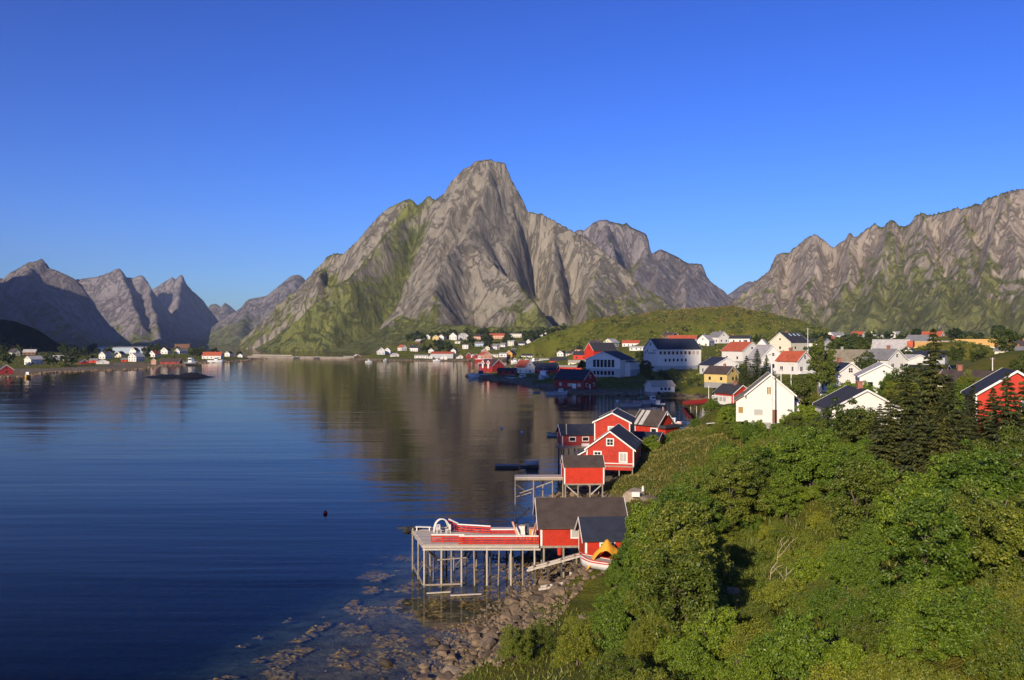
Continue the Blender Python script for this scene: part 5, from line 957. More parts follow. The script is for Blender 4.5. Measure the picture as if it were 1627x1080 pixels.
boat('shaded white motor boat with yellow float in the inner bay', B3(1003, 645.5), 0.1, 7.5, 2.5, 1.1, 'greyhull', None, 0, 'black', 'motor_boat')
boat('shaded boat with green canopy and mast in the inner bay', B3(1020, 640.5), 0.0, 6.5, 2.4, 1.0, 'greyhull', (2.4, 1.8, 1.2, -0.5), 5.0, 'glossred', 'motor_boat', cmat='greenpaint')
boat('shaded white fishing boat with tall mast close to the pale shed', B3(1036, 641), 0.2, 7.0, 2.6, 1.2, 'greyhull', (2.0, 1.8, 1.7, 0.4), 4.6, 'bluepaint', 'fishing_boat', cmat='greyhull')
boat('shaded blue and white boat nearest the shore rocks of the inner bay', B3(1046, 645), 2.8, 5.4, 2.1, 0.9, 'bluepaint', (1.6, 1.5, 1.0, 0.2), 0, 'greyhull', 'motor_boat')
boat('shaded low boat moored in front of the others in the inner bay', B3(1031, 652), 0.15, 5.6, 2.0, 0.8, 'greyhull', None, 0, 'bluepaint', 'dinghy', 'dinghy')
boat('grey rowing boat floating behind the shaded cabin', B3(883, 692), 2.9, 4.6, 1.6, 0.6, 'greyhull', None, 0, 'black', 'rowing_boat', 'rowing boat')
boat('pale covered dinghy lying on the floating dock', (3.9, 173.6, 0.55), 0.3, 2.6, 1.3, 0.55, 'greyhull', None, 0, 'greyhull', 'dinghy', 'dinghy')
boat('white and red dinghy under orange tarpaulin beside the small cabin', (7.9, 82.6, 3.95), 2.5, 3.5, 1.5, 0.65, 'glosswhite', None, 0, 'glossred', 'dinghy', 'dinghy')
boat('orange-hulled boat with white cabin at the left shore', B3(44, 600), -1.3, 7.5, 3.0, 1.6, 'tarp', (2.4, 2.0, 2.2, 0.0), 3.0, 'tarp', 'fishing_boat')
boat('dark-hulled white trawler with tall masts on the left shore point', B3(304, 580), -0.5, 17, 5.0, 2.6, 'black', (5, 3.8, 4.6, 0.0), 8.0, 'glosswhite', 'fishing_boat', aft=True)
boat('white trawler moored before the white and red house', B3(342, 576), 0.1, 16, 4.5, 2.4, 'glosswhite', (4, 3.4, 3.6, 1.0), 7.0, 'glosswhite', 'fishing_boat')
boat('small white and blue boat off the causeway end', B3(586, 575.5), 0.2, 8, 3.0, 1.5, 'glosswhite', (2.4, 2.0, 1.6, 0.0), 2.5, 'bluepaint', 'motor_boat')
boat('small white boat below the twin white gables', B3(613, 573), 0.6, 6, 2.4, 1.2, 'glosswhite', (2.0, 1.6, 1.4, 0.0), 2.0, 'bluepaint', 'motor_boat')
boat('white boat with red waterline before the red-roofed warehouse', B3(694, 574), 0.1, 9, 3.4, 1.8, 'glosswhite', (2.6, 2.2, 2.6, 0.0), 5.0, 'glossred', 'fishing_boat')
boat('red-hulled boat alongside the salmon fish hall', (*P(770, 573, 1060)[:2], 0), 0.0, 22, 5.0, 2.6, 'glossred', (4, 3.4, 2.6, -6), 4.0, 'glosswhite', 'fishing_boat')
for k, (px, py, lab, mm) in enumerate(((838, 577.2, 'white fishing boat leftmost in the sunlit basin behind the boathouses', 6.5), (848, 576.8, 'white boat with bulky wheelhouse in the sunlit basin', 8.0), (858, 576.4, 'white boat with thin mast right of the bulky one in the basin', 7.0), (817, 576.0, 'small cream boat far left in the sunlit basin', 5.0))):
    boat(lab, B3(px, py), 0.3 + k, 10 - (k == 3) * 3, 3.4, 1.8, 'glosswhite', (3.4, 2.4, 2.6 + (k == 1), -0.5), mm, 'glosswhite', 'fishing_boat')
for k, (px, py) in enumerate(((826, 575.6), (832, 576.6), (843, 575.9), (853, 576.9), (863, 575.4), (869, 576.6), (835, 574.6))):
    boat('small white boat with mast among the cluster moored in the sunlit basin', B3(px, py), 0.5 + 1.3 * k, 6.5 + k % 3, 2.4, 1.3, 'glosswhite', (2.2, 1.7, 1.8, -0.3), 5.0 + k % 2, 'glosswhite', 'moored_boat', 'boat', 'boats clustered in the sunlit basin')
fp = empty('flagpole', (42.6, 250.5, 0.8), 'white flagpole with red banner at the white cabin cruiser', 'flagpole'); MB().tube((0, 0, 0), (0, 0, 5.4), 0.06, 0.04, 6).build('pole', M['trim'], fp); MB().box(0.05, -0.02, 3.6, 0.32, 0.02, 5.2).build('flag', M['flagred'], fp)
fp = empty('flagpole', P(1470, 588, 290), 'thin pole with a red banner by the flat roofed bungalow', 'flagpole'); MB().tube((0, 0, 0), (0, 0, 3.2), 0.06, 0.04, 6).build('pole', M['trim'], fp); MB().box(-0.3, -0.02, 0.9, -0.05, 0.02, 3.1).build('flag', M['flagred'], fp)
def buoy(label, loc, r_, mat): o = empty('buoy', loc, label, 'buoy'); MB().ball((0, 0, r_ * 0.45), (r_, r_, r_ * 0.95), 12, 8).build('float', M[mat], o, True); MB().tube((0, 0, r_ * 1.3), (0, 0, r_ * 1.75), r_ * 0.2, r_ * 0.15, 7).build('eye', M['black'], o)
buoy('red mooring buoy alone on the open water', B3(517, 816), 0.32, 'glossred'); buoy('pale mooring buoy far from shore beyond the dock', B3(797, 681), 0.38, 'greyhull'); buoy('pale mooring buoy between dock and shaded cabin', B3(829, 687), 0.38, 'greyhull'); buoy('yellow mooring buoy at the shaded boats', B3(988, 645), 0.75, 'buoyyellow'); buoy('white mooring buoy left of the yellow one', B3(981, 638), 0.55, 'greyhull')
tp = D.objects.new('tarpaulin', None); link(tp); tp.location = (8.6, 83.2, 4.5); tag(tp, 'bright orange tarpaulin draped over the dinghy and its frame', 'tarpaulin')
tm = MB(); nx_, ny_ = 15, 11; rng = random.Random(3)
for j in range(ny_):
    for i in range(nx_):
        u, v = i / (nx_ - 1) * 2 - 1, j / (ny_ - 1) * 2 - 1; tm.v.append((u * 1.35 + 0.35 * v, v * 0.9, 1.75 - 1.5 * abs(u - 0.25) ** 1.3 - 0.7 * abs(v) ** 1.5 + 0.10 * math.sin(7 * u + 3 * v) + rng.uniform(-0.03, 0.03)))
tm.f = [(j * nx_ + i, j * nx_ + i + 1, (j + 1) * nx_ + i + 1, (j + 1) * nx_ + i) for j in range(ny_ - 1) for i in range(nx_ - 1)]
tm.build('sheet', M['tarp'], tp, True)
# ---------------------------------------------------------------- quay, footbridge, causeway, skerry
q = empty('quay', P(914, 621, 424), 'grey timber quay on piles under the large dark red boathouse', 'quay', R(44)); qz = -q.location.z
MB().box(-6.5, -13, qz + 0.3, 5.5, 9, -0.05).build('crib', M['wood'], q)
for k in range(8): MB().tube((-6.6, -12.6 + k * 3.0, qz - 1), (-6.6, -12.6 + k * 3.0, 0.2), 0.2, 0.18, 6).build('pile', M['darkwood'], q)
a = Vector(P(1088, 641.5, 335)); b_ = Vector(P(1142, 638, 262)); fb = empty('footbridge', a, 'bright red railed footbridge on pale posts across the inner bay', 'footbridge'); d = b_ - a
MB().bar((0, 0, -0.4), d + Vector((0, 0, -0.4)), 1.4, 0.2).build('deck', M['red'], fb)
fr_ = MB(); sd_ = Vector((d.y, -d.x, 0)).normalized() * 0.75
for s_ in (sd_, -sd_):
    for z in (0.0, 0.45, 0.9): fr_.bar(s_ + Vector((0, 0, z)), d + s_ + Vector((0, 0, z)), 0.1, 0.32)
fr_.build('railing', M['brightred'], fb)
for k in range(6): p = d * (k / 5.2 + 0.02); MB().tube(p + Vector((0, 0, -4.6)), p + Vector((0, 0, -0.3)), 0.16, 0.13, 6).build('post', M['palewood'], fb)
cw = empty('causeway', (-290, 1215, 0), 'long low stone causeway between the two shores', 'causeway')
A_, B_ = Vector((-372 + 290, 45, 0)), Vector((-205 + 290, -48, 0))
def cprof(p, w0, w1, h_): n_ = Vector((-(B_ - A_).y, (B_ - A_).x, 0)).normalized(); return [p - n_ * w0 + Vector((0, 0, -2)), p - n_ * w1 + Vector((0, 0, h_)), p + n_ * w1 + Vector((0, 0, h_)), p + n_ * w0 + Vector((0, 0, -2)), p - n_ * w0 + Vector((0, 0, -2))]
rng = random.Random(6); MB().loft([cprof(A_.lerp(B_, k / 60), 9 + rng.uniform(-.8, .8), 4, 2.6 + rng.uniform(-.3, .3)) for k in range(61)]).build('bank', plain('causeway_stone', (0.30, 0.25, 0.18), 0.95, var=0.35, scale=0.5), cw)
pm = MB()
for k in range(2, 26): p = A_.lerp(B_, k / 60); pm.bar(p + Vector((0, -4, 2.4)), p + Vector((0, -4, 4.0)), 0.4)
pm.bar(A_.lerp(B_, 2 / 60) + Vector((0, -4, 3.9)), A_.lerp(B_, 25 / 60) + Vector((0, -4, 3.9)), 0.35, 0.9); pm.build('guard_rail', M['palewood'], cw)
for t_ in (0.47, 0.66): p = A_.lerp(B_, t_); MB().box(p.x - 4, p.y - 10.5, -0.6, p.x + 4, p.y - 5, 1.7).build('culvert', M['black'], cw)  # bridge openings as black blocks, the shade inside them put into colour
for t_, lab in ((0.45, 'thin pole standing midway on the causeway'), (0.65, 'thin pole on the causeway nearer the red shed')):
    p = cw.location + A_.lerp(B_, t_); pp_ = empty('street_lamp', (p.x, p.y, 2.4), lab, 'lamp post'); MB().tube((0, 0, 0), (0, 0, 9), 0.16, 0.1, 6).build('pole', M['metal'], pp_); MB().box(-0.1, -1.2, 8.8, 0.1, 0.1, 9.0).build('head', M['metal'], pp_)
sk = np.array([(x, y) for y in np.arange(-16, 16.1, 1.0) for x in np.arange(-46, 40.1, 1.0)]); sx, sy = sk[:, 0], sk[:, 1]
shape = np.maximum(2.6 * np.exp(-((sx - 10) / 13) ** 2 - (sy / 6) ** 2), 1.5 * np.exp(-((sx + 16) / 15) ** 2 - ((sy + 2) / 6) ** 2)) + np.exp(-((sx + 5) / 24) ** 2 - (sy / 5) ** 2)
szv = 1.75 * shape * (0.8 + 0.45 * fbm(sx / 6, sy / 4, 4, 77)) - 0.55 + 0.25 * fbm(sx / 2.5, sy / 2, 3, 78)
ob = D.objects.new('skerry', mesh_np('skerry', np.stack([sx, sy, szv], 1), grid_faces(87, 33), plain('wet_black_rock', (0.009, 0.008, 0.007), 0.6, var=0.5, scale=0.8))); link(ob); ob.location = (-222, 598, 0); ob.scale = (0.74, 0.8, 0.75); tag(ob, 'low black rock skerry in front of the left shore', 'skerry')
bc = empty('sea_mark', (-160, 622, -0.5), 'thin iron sea mark standing right of the black skerry', 'sea mark'); MB().tube((0, 0, 0), (0, 0, 6.5), 0.12, 0.08, 6).build('pole', M['black'], bc); MB().ball((0, 0, 6.6), 0.3).build('top_mark', M['black'], bc)
# ---------------------------------------------------------------- poles and cars in the village
for px, py, top, Y, lab in ((1283.5, 570, 521, 330, 'tall pale lamp post rising above the trees by the orange tiled house'), (1257, 617, 577, 235, 'white utility pole below the orange tiled house'), (1241, 608, 586, 240, 'short white pole left of the one below the orange tiled house'), (1226, 676, 560, 139, 'white utility pole right in front of the amber windowed house'), (1126, 636, 612, 290, 'white post at the red footbridge'),
        (1363, 597, 566, 255, 'utility pole in front of the long cream house'), (1476, 590, 560, 300, 'pale pole below the left orange roof'), (1577, 588, 568, 220, 'cream pole behind the red spruce house'), (1120, 556, 528, 640, 'thin pole among houses at the foot of the green hill'), (1233, 552, 528, 800, 'thin pole on the right end of the green hill'), (880, 552, 534, 1180, 'thin pole on the knoll by the pointed villa'), (1384, 592, 560, 290, 'slim pole right of the long cream house')):
    p = P(px, py, Y); H_ = (py - top) / F * Y; o = empty('utility_pole', p, lab, 'pole'); MB().tube((0, 0, -1.0), (0, 0, H_), 0.14, 0.10, 7).build('pole', M['trim' if Y < 450 else 'metal'], o)
    MB().bar((-0.5, 0, H_ - 0.35), (0.5, 0, H_ - 0.35), 0.1).build('crossarm', M['wood'], o)
    for x in (-0.42, 0, 0.42): MB().tube((x, 0, H_ - 0.3), (x, 0, H_ - 0.1), 0.05, 0.04, 5).build('insulator', M['metal'], o)
def car(label, loc, rz, mat):
    o = empty('parked_car', loc, label, 'car', rz)
    sec = lambda x, w_, z0, z1: [(x, -w_, z0), (x, -w_, (z0 + z1) / 2), (x, -w_ * 0.94, z1), (x, w_ * 0.94, z1), (x, w_, (z0 + z1) / 2), (x, w_, z0), (x, -w_, z0)]
    MB().loft([sec(-2.1, .72, .35, .75), sec(-1.9, .82, .25, .92), (sec(0, .86, .22, .95)), sec(1.3, .84, .25, .9), sec(2.0, .78, .3, .72), sec(2.15, .68, .36, .6)]).build('body', mat, o)
    c = MB().loft([sec(-1.75, .66, .92, 1.0), sec(-1.3, .66, .92, 1.42), sec(0.2, .66, .94, 1.46), sec(0.95, .66, .92, 1.0)]).build('cabin', M['glass'], o); MB().loft([sec(-1.32, .60, 1.42, 1.46), sec(0.22, .60, 1.46, 1.5)]).build('roof', mat, o)
    for x in (-1.3, 1.35):
        for s_ in (-1, 1): w_ = MB().tube((x, s_ * 0.66, 0.32), (x, s_ * 0.88, 0.32), 0.32, 0.32, 14).build('wheel', M['black'], o); MB().tube((x, s_ * 0.87, 0.32), (x, s_ * 0.895, 0.32), 0.18, 0.18, 10).build('rim', M['metal'], w_)
    for s_ in (-1, 1): MB().box(2.02, s_ * 0.6 - 0.14, 0.55, 2.16, s_ * 0.6 + 0.14, 0.7).build('headlight', M['glosswhite'], o); MB().box(-2.14, s_ * 0.6 - 0.12, 0.6, -2.04, s_ * 0.6 + 0.12, 0.78).build('tail_light', M['glossred'], o)
    return o
car('dark car parked beside the amber windowed white house', P(1268, 645, 168), 0.5, plain('dark_car_paint', (0.02, 0.025, 0.035), 0.25)); car('silver car parked below the red porch roof', P(1316, 632, 186), 0.1, plain('silver_car_paint', (0.32, 0.33, 0.35), 0.3, 0.5))
vp = empty('overturned_boat', (43.5, 213, gz(43.5, 213) + 0.1), 'pale overturned boat on the grass above the cabin cruiser', 'boat', 0.3); MB().loft([[(x, -w_, 0), (x, -w_ * 0.8, h_ * 0.7), (x, 0, h_), (x, w_ * 0.8, h_ * 0.7), (x, w_, 0), (x, -w_, 0)] for x, w_, h_ in ((-2.2, .7, .6), (-1, .95, .8), (0.5, .95, .8), (1.6, .6, .7), (2.3, .1, .5))]).build('hull', M['cream'], vp)
MB().bar((-2.2, 0, 0.62), (2.3, 0, 0.72), 0.12).build('keel', M['trim'], vp)
for (x, y, rz, lab) in ((46.5, 206, 0.2, 'white board lying on the grass right of the overturned boat'), (52.0, 196, -0.3, 'white board lying on the meadow nearer the shrubs')): tag(MB().bar((x - 1.3, y, gz(x, y) + 0.35), (x + 1.3, y + 0.6, gz(x, y) + 0.5), 0.5, 0.12).build('board', M['trim']), lab, 'board')
tag(MB().ball((46.4, 176, gz(46.4, 176) + 0.5), (0.45, 0.45, 0.55)).build('garden_sack', M['cream'], None, True), 'pale yellow sack on the meadow above the red cabins', 'sack'); tag(MB().ball((31.5, 176, gz(31.5, 176) + 0.4), (0.4, 0.4, 0.5)).build('garden_sack', M['trim'], None, True), 'pale sack lying just right of the low annex', 'sack')
# ---------------------------------------------------------------- boulders
def rockmesh(seed, flat=0.7):
    import bmesh
    bm = bmesh.new(); bmesh.ops.create_icosphere(bm, subdivisions=3, radius=1.0); rg = random.Random(seed)
    cuts = [(Vector((rg.gauss(0, 1), rg.gauss(0, 1), rg.gauss(0, 1))).normalized(), rg.uniform(0.45, 0.8)) for _ in range(11)]
    for v in bm.verts:
        for nrm, dd in cuts:
            k = v.co.dot(nrm) - dd
            if k > 0: v.co -= nrm * k * 0.92
    co_ = np.array([v.co[:] for v in bm.verts]); nn = 0.07 * fbm(co_[:, 0] * 2.2 + co_[:, 2], co_[:, 1] * 2.2 - co_[:, 2], 4, seed)
    for v, q_ in zip(bm.verts, nn): v.co *= 1 + q_; v.co.z *= flat
    me = D.meshes.new('boulder'); bm.to_mesh(me); bm.free(); return me
def stone(name, a, c):
    m, nt, b, n, l = new_mat(name); n1 = noise(nt, 1.7, 7, 0.72); n2 = noise(nt, 9, 4, 0.7); oi = n.new('ShaderNodeObjectInfo')
    r = ramp(nt, [(0.3, a), (0.7, c)]); l.new(n1.outputs[0], r.inputs[0]); rr = ramp(nt, [(0, (0.55, 0.5, 0.45)), (0.5, (0.95, 0.85, 0.75)), (1, (1.25, 1.15, 1.05))]); l.new(oi.outputs['Random'], rr.inputs[0])
    l.new(mixc(nt, 1.0, r.outputs[0], rr.outputs[0], 'MULTIPLY'), b.inputs['Base Color']); b.inputs['Roughness'].default_value = 0.9; bump(nt, math_n(nt, 'ADD', n1.outputs[0], n2.outputs[0]), 0.6, 0.12, b); return m
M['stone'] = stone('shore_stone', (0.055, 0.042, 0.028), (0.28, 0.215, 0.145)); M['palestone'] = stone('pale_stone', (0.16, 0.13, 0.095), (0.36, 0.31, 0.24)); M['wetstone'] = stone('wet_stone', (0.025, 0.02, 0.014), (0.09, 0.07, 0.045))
RM = [rockmesh(k + 1, 0.62 + 0.05 * (k % 4)) for k in range(8)]
def rockobj(mesh, mat, loc, s_, rz, name='boulder'):
    o = D.objects.new(name, mesh.copy()); o.data.materials.clear(); o.data.materials.append(M[mat]); link(o); o.location = loc; o.scale = s_; o.rotation_euler = (0, 0, rz); return o
BASE = {(k, m_): None for k in range(8) for m_ in ('stone', 'wetstone')}
def rock_at(x, y, s_, mat, label, group):
    k = int(abs(x * 13 + y * 7)) % 8; b0 = BASE[(k, mat)]
    z = gz(x, y) + s_ * 0.12
    if b0 is None: o = rockobj(RM[k], mat, (x, y, z), (s_, s_, s_), x * 3); BASE[(k, mat)] = o
    else: o = b0.copy(); C.objects.link(o); o.location = (x, y, z); f_ = 0.85 + 0.3 * ((x * 5) % 1); o.scale = (s_ * f_, s_, s_ * (1.1 - 0.2 * f_)); o.rotation_euler = (0.2 * math.sin(x * 9), 0.2 * math.cos(y * 7), x * 3)
    tag(o, label, 'boulder', group); return o
rng = random.Random(21); spots = []
def scatter(poly, n, smin, smax, mind=0.75):
    xs = [p[0] for p in poly]; ys = [p[1] for p in poly]; k = 0; tries = 0
    while k < n and tries < n * 60:
        tries += 1; x, y = rng.uniform(min(xs), max(xs)), rng.uniform(min(ys), max(ys))
        if not inside(np.array([x]), np.array([y]), poly)[0]: continue
        s_ = smin + (smax - smin) * rng.random() ** 2.2
        if any((x - a) ** 2 + (y - b_) ** 2 < (mind * (s_ + c)) ** 2 for a, b_, c in spots): continue
        spots.append((x, y, s_)); k += 1; yield x, y, s_
GB = 'boulders along the near shore'
for x, y, s_ in scatter([(-9, 62), (-4, 62.5), (0, 71), (3, 77), (9.5, 82), (10, 87), (4, 91), (1.5, 88), (-2, 79), (-6, 71)], 200, 0.26, 1.05, 0.62): rock_at(x, y, s_, 'stone', 'brown boulder in the tumbled bank of rocks on the near shore', GB)
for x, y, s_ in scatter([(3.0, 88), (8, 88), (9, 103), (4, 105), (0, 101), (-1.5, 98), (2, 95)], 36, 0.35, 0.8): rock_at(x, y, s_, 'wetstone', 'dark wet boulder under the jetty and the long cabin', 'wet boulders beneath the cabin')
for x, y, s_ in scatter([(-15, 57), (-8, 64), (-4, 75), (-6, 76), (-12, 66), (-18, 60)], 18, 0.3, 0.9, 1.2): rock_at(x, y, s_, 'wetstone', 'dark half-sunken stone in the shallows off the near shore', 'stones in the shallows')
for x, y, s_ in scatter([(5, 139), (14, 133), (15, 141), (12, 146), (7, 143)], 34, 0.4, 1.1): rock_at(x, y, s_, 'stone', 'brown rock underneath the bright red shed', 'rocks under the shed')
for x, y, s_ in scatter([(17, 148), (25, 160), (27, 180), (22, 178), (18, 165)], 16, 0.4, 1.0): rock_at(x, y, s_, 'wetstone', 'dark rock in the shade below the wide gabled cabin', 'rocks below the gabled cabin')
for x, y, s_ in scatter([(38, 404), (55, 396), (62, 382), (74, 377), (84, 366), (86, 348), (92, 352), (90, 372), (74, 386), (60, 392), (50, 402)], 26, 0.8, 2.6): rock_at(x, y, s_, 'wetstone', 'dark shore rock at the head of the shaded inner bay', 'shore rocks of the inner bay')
bb = rockobj(rockmesh(91, 0.7), 'palestone', (16.8, 124.5, gz(16.8, 124.5) + 0.5), (2.1, 1.6, 1.9), 0.5); tag(bb, 'largest pale grey boulder on the slope above the long cabin', 'boulder')
bb2 = rockobj(rockmesh(92, 0.6), 'palestone', (18.6, 121.0, gz(18.6, 121) + 0.1), (1.8, 1.4, 1.0), 1.5); tag(bb2, 'flat pale boulder just below the largest one', 'boulder')
tag(MB().box(16.5, 122.2, gz(17.0, 122.4) + 0.5, 17.6, 122.8, gz(17.0, 122.4) + 1.15).build('fish_box', M['trim']), 'white fish box lying against the largest pale boulder', 'box')
o = empty('canister', (18.1, 122.6, gz(18.1, 122.6) + 0.9), 'white canister standing upright by the pale boulders', 'canister'); MB().tube((0, 0, 0), (0, 0, 0.62), 0.19, 0.16, 10).build('body', M['trim'], o); MB().tube((0, 0, 0.62), (0, 0, 0.78), 0.08, 0.07, 8).build('cap', M['trim'], o)
for k, (px, py, Y, s_, lab) in enumerate(((928, 1015, 70, 0.95, 'pale upright rock in the grass above the shore bank'), (1085, 1030, 46, 0.7, 'cracked pale rock among shrubs low on the slope'), (862, 1020, 66, 0.8, 'pale rock at the upper edge of the shore bank'), (720, 1076, 64, 1.0, 'rounded pale rock at the lowest corner of the shore'), (1165, 945, 58, 0.55, 'pale rock in the clearing of bright grass'))):
    p = P(px, py, Y); tag(rockobj(rockmesh(100 + k, 0.8), 'palestone', (p[0], p[1], gz(p[0], p[1]) + 0.15 * s_), (s_, s_ * 0.8, s_ * 1.2), k), lab, 'boulder')
sg = MB(); rng = random.Random(77)
sxy = np.array([(rng.uniform(-9, 13), rng.uniform(60, 104)) for _ in range(6000)]); ssd = sdf(sxy[:, 0], sxy[:, 1]); szz = ground_z(sxy[:, 0], sxy[:, 1])
for (x, y), d_, z in zip(sxy, ssd, szz):
    if d_ < -3.5 or d_ > 6.0: continue
    r_ = rng.uniform(0.06, 0.24); a0 = rng.random() * 6; i0 = len(sg.v); f_ = [r_ * rng.uniform(.7, 1.25) for _ in range(5)]
    sg.v += [(x + f_[k] * math.cos(a0 + 1.2566 * k), y + f_[k] * math.sin(a0 + 1.2566 * k), z - 0.03) for k in range(5)] + [(x + .55 * f_[k] * math.cos(a0 + .4 + 1.2566 * k), y + .55 * f_[k] * math.sin(a0 + .4 + 1.2566 * k), z + r_ * rng.uniform(.5, .9)) for k in range(5)]
    sg.f += [tuple(i0 + 5 + k for k in range(5))] + [(i0 + k, i0 + (k + 1) % 5, i0 + 5 + (k + 1) % 5, i0 + 5 + k) for k in range(5)]
tag(sg.build('shingle', M['stone']), kind='stuff')
rb_ = MB(); rng = random.Random(41); k = 0
for poly, i0_, i1_ in ((LEFTL, 2, 14), (MAIN, 36, 62)):
    for (xa, ya), (xb, yb) in zip(poly[i0_:i1_], poly[i0_ + 1:i1_ + 1]):
        for q in range(int(math.hypot(xb - xa, yb - ya) / 1.5)):
            t_ = rng.random(); x, y = xa + (xb - xa) * t_ + rng.uniform(-4, 5) , ya + (yb - ya) * t_ + rng.uniform(-2, 7); r_ = rng.uniform(0.4, 1.5); c_ = len(rb_.v); a0 = rng.random() * 6
            if r_ > 1.2: r_ *= 1.3
            z_ = max(0.0, gz(x, y)) if q % 3 == 0 or k == 0 else z_
            f_ = [r_ * rng.uniform(.7, 1.3) for _ in range(6)]; k += 1
            rb_.v += [(x + f_[i] * math.cos(a0 + 1.047 * i), y + f_[i] * math.sin(a0 + 1.047 * i), z_ - 0.3) for i in range(6)] + [(x + .6 * f_[i] * math.cos(a0 + .3 + 1.047 * i), y + .6 * f_[i] * math.sin(a0 + .3 + 1.047 * i), z_ + r_ * rng.uniform(.15, .55)) for i in range(6)]
            rb_.f += [tuple(c_ + 6 + i for i in range(6))] + [(c_ + i, c_ + (i + 1) % 6, c_ + 6 + (i + 1) % 6, c_ + 6 + i) for i in range(6)]
M['rubble'] = stone('sunlit_shore_rubble', (0.18, 0.13, 0.07), (0.46, 0.37, 0.24)); tag(rb_.build('rubble', M['rubble']), kind='stuff')
# seaweed lying in the shallows
sw = MB(); rng = random.Random(31)
cand = []
while len(cand) < 14000:
    x, y = rng.uniform(-24, 6), rng.uniform(55, 103); cand.append((x, y))
ca = np.array(cand); s0 = sdf(ca[:, 0], ca[:, 1]); nz = fbm(ca[:, 0] / 3.2, ca[:, 1] / 4.2, 4, 88)
for (x, y), s_, q_ in zip(cand, s0, nz):
    if s_ > 0.5 or s_ < -19 or q_ < -0.22 + 0.026 * (-s_): continue
    r_ = rng.uniform(0.08, 0.36); n_ = 9; a0 = rng.random() * 6; z = -0.05 + rng.uniform(-0.10, 0.06); ph = [r_ * rng.uniform(0.5, 1.25) for _ in range(n_)]
    i0 = len(sw.v); sw.v.append((x, y, z + 0.05)); sw.v += [(x + ph[k] * 1.5 * math.cos(a0 + 6.283 * k / n_), y + ph[k] * math.sin(a0 + 6.283 * k / n_), z - 0.05 + rng.uniform(-.04, .04)) for k in range(n_)]
    sw.f += [(i0, i0 + 1 + k, i0 + 1 + (k + 1) % n_) for k in range(n_)]
m, nt, b, n, l = new_mat('bladder_wrack'); n1 = noise(nt, 0.9, 6, 0.7); r = ramp(nt, [(0.35, (0.06, 0.036, 0.01)), (0.55, (0.20, 0.125, 0.03)), (0.7, (0.36, 0.24, 0.06))]); l.new(n1.outputs[0], r.inputs[0]); l.new(r.outputs[0], b.inputs['Base Color']); b.inputs['Roughness'].default_value = 0.55; M['weed'] = m
tag(sw.build('seaweed', M['weed']), kind='stuff')
# ---------------------------------------------------------------- vegetation
NR = np.random.RandomState(12)
def leafmat(name, c0, c1, c2, trans=0.28, osc=0.35, hue=None):
    m, nt, b, n, l = new_mat(name); geo = n.new('ShaderNodeNewGeometry'); oi = n.new('ShaderNodeObjectInfo')
    r = ramp(nt, [(0.0, c0), (0.55, c1), (1.0, c2)]); l.new(geo.outputs['Random Per Island'], r.inputs[0])
    o_ = ramp(nt, [(0.0, (1 - osc, 1 - osc * 0.8, 1 - osc)), (0.5, (1, 1, 1)), (1.0, hue or (1 + osc * 1.3, 1 + osc * 0.8, 1.0))]); l.new(oi.outputs['Random'], o_.inputs[0])
    col = mixc(nt, 1.0, r.outputs[0], o_.outputs[0], 'MULTIPLY'); l.new(col, b.inputs['Base Color']); b.inputs['Roughness'].default_value = 0.48; b.inputs['Specular IOR Level'].default_value = 0.4
    t = n.new('ShaderNodeBsdfTranslucent'); l.new(mixc(nt, 0.35, col, (0.2, 0.26, 0.02)), t.inputs[0]); mx = n.new('ShaderNodeMixShader'); mx.inputs[0].default_value = trans
    l.new(b.outputs[0], mx.inputs[1]); l.new(t.outputs[0], mx.inputs[2]); l.new(mx.outputs[0], n['Material Output'].inputs[0]); return m
M['leafA'] = leafmat('broad_leaf', (0.062, 0.112, 0.008), (0.125, 0.20, 0.013), (0.225, 0.29, 0.03))
M['leafB'] = leafmat('willow_leaf', (0.08, 0.115, 0.012), (0.15, 0.185, 0.018), (0.25, 0.265, 0.036))
M['leafC'] = leafmat('yellow_green_leaf', (0.10, 0.14, 0.012), (0.17, 0.21, 0.02), (0.26, 0.27, 0.035))
M['leafD'] = leafmat('dark_tree_leaf', (0.034, 0.052, 0.008), (0.06, 0.085, 0.012), (0.11, 0.135, 0.022), 0.2)
M['leafF'] = leafmat('far_tree_leaf', (0.020, 0.034, 0.006), (0.036, 0.055, 0.009), (0.07, 0.09, 0.016), 0.12)
M['needle'] = leafmat('spruce_needle', (0.035, 0.045, 0.014), (0.07, 0.082, 0.024), (0.14, 0.14, 0.045), 0.12, 0.3)
def leaf_quads(c, nrm, size, aspect=0.6, drng=NR):
    n = len(c); a = drng.normal(size=(n, 3)); t = np.cross(nrm, a); t /= np.linalg.norm(t, axis=1)[:, None] + 1e-9; u = np.cross(nrm, t)
    s = size[:, None] if np.ndim(size) else size; L = t * s; Wd = u * s * aspect
    fold = nrm * (s * 0.18)
    return np.stack([c - L * 0.5, c - Wd * 0.5 + fold * 0.5, c + L * 0.5 - fold, c + Wd * 0.5 + fold * 0.5], 1).reshape(-1, 3)
def cloud_mesh(name, centers, crad, per, size, mat, aspect=0.6, up=0.7):
    n = len(centers); cc = np.repeat(centers, per, 0); rr = np.repeat(np.broadcast_to(crad, (n,)), per)
    d = NR.normal(size=cc.shape); d /= np.linalg.norm(d, axis=1)[:, None]; p = cc + d * (rr * NR.uniform(0.25, 1.0, len(cc)) ** 0.6)[:, None] * np.array([1, 1, 0.72])
    nrm = d * 0.95 + np.array([0, 0, up * 0.55]) + NR.normal(size=d.shape) * 0.42; nrm /= np.linalg.norm(nrm, axis=1)[:, None]
    v = leaf_quads(p, nrm, size * NR.uniform(0.65, 1.35, len(p)), aspect); return mesh_np(name, v, np.arange(len(v)).reshape(-1, 4), mat, False)
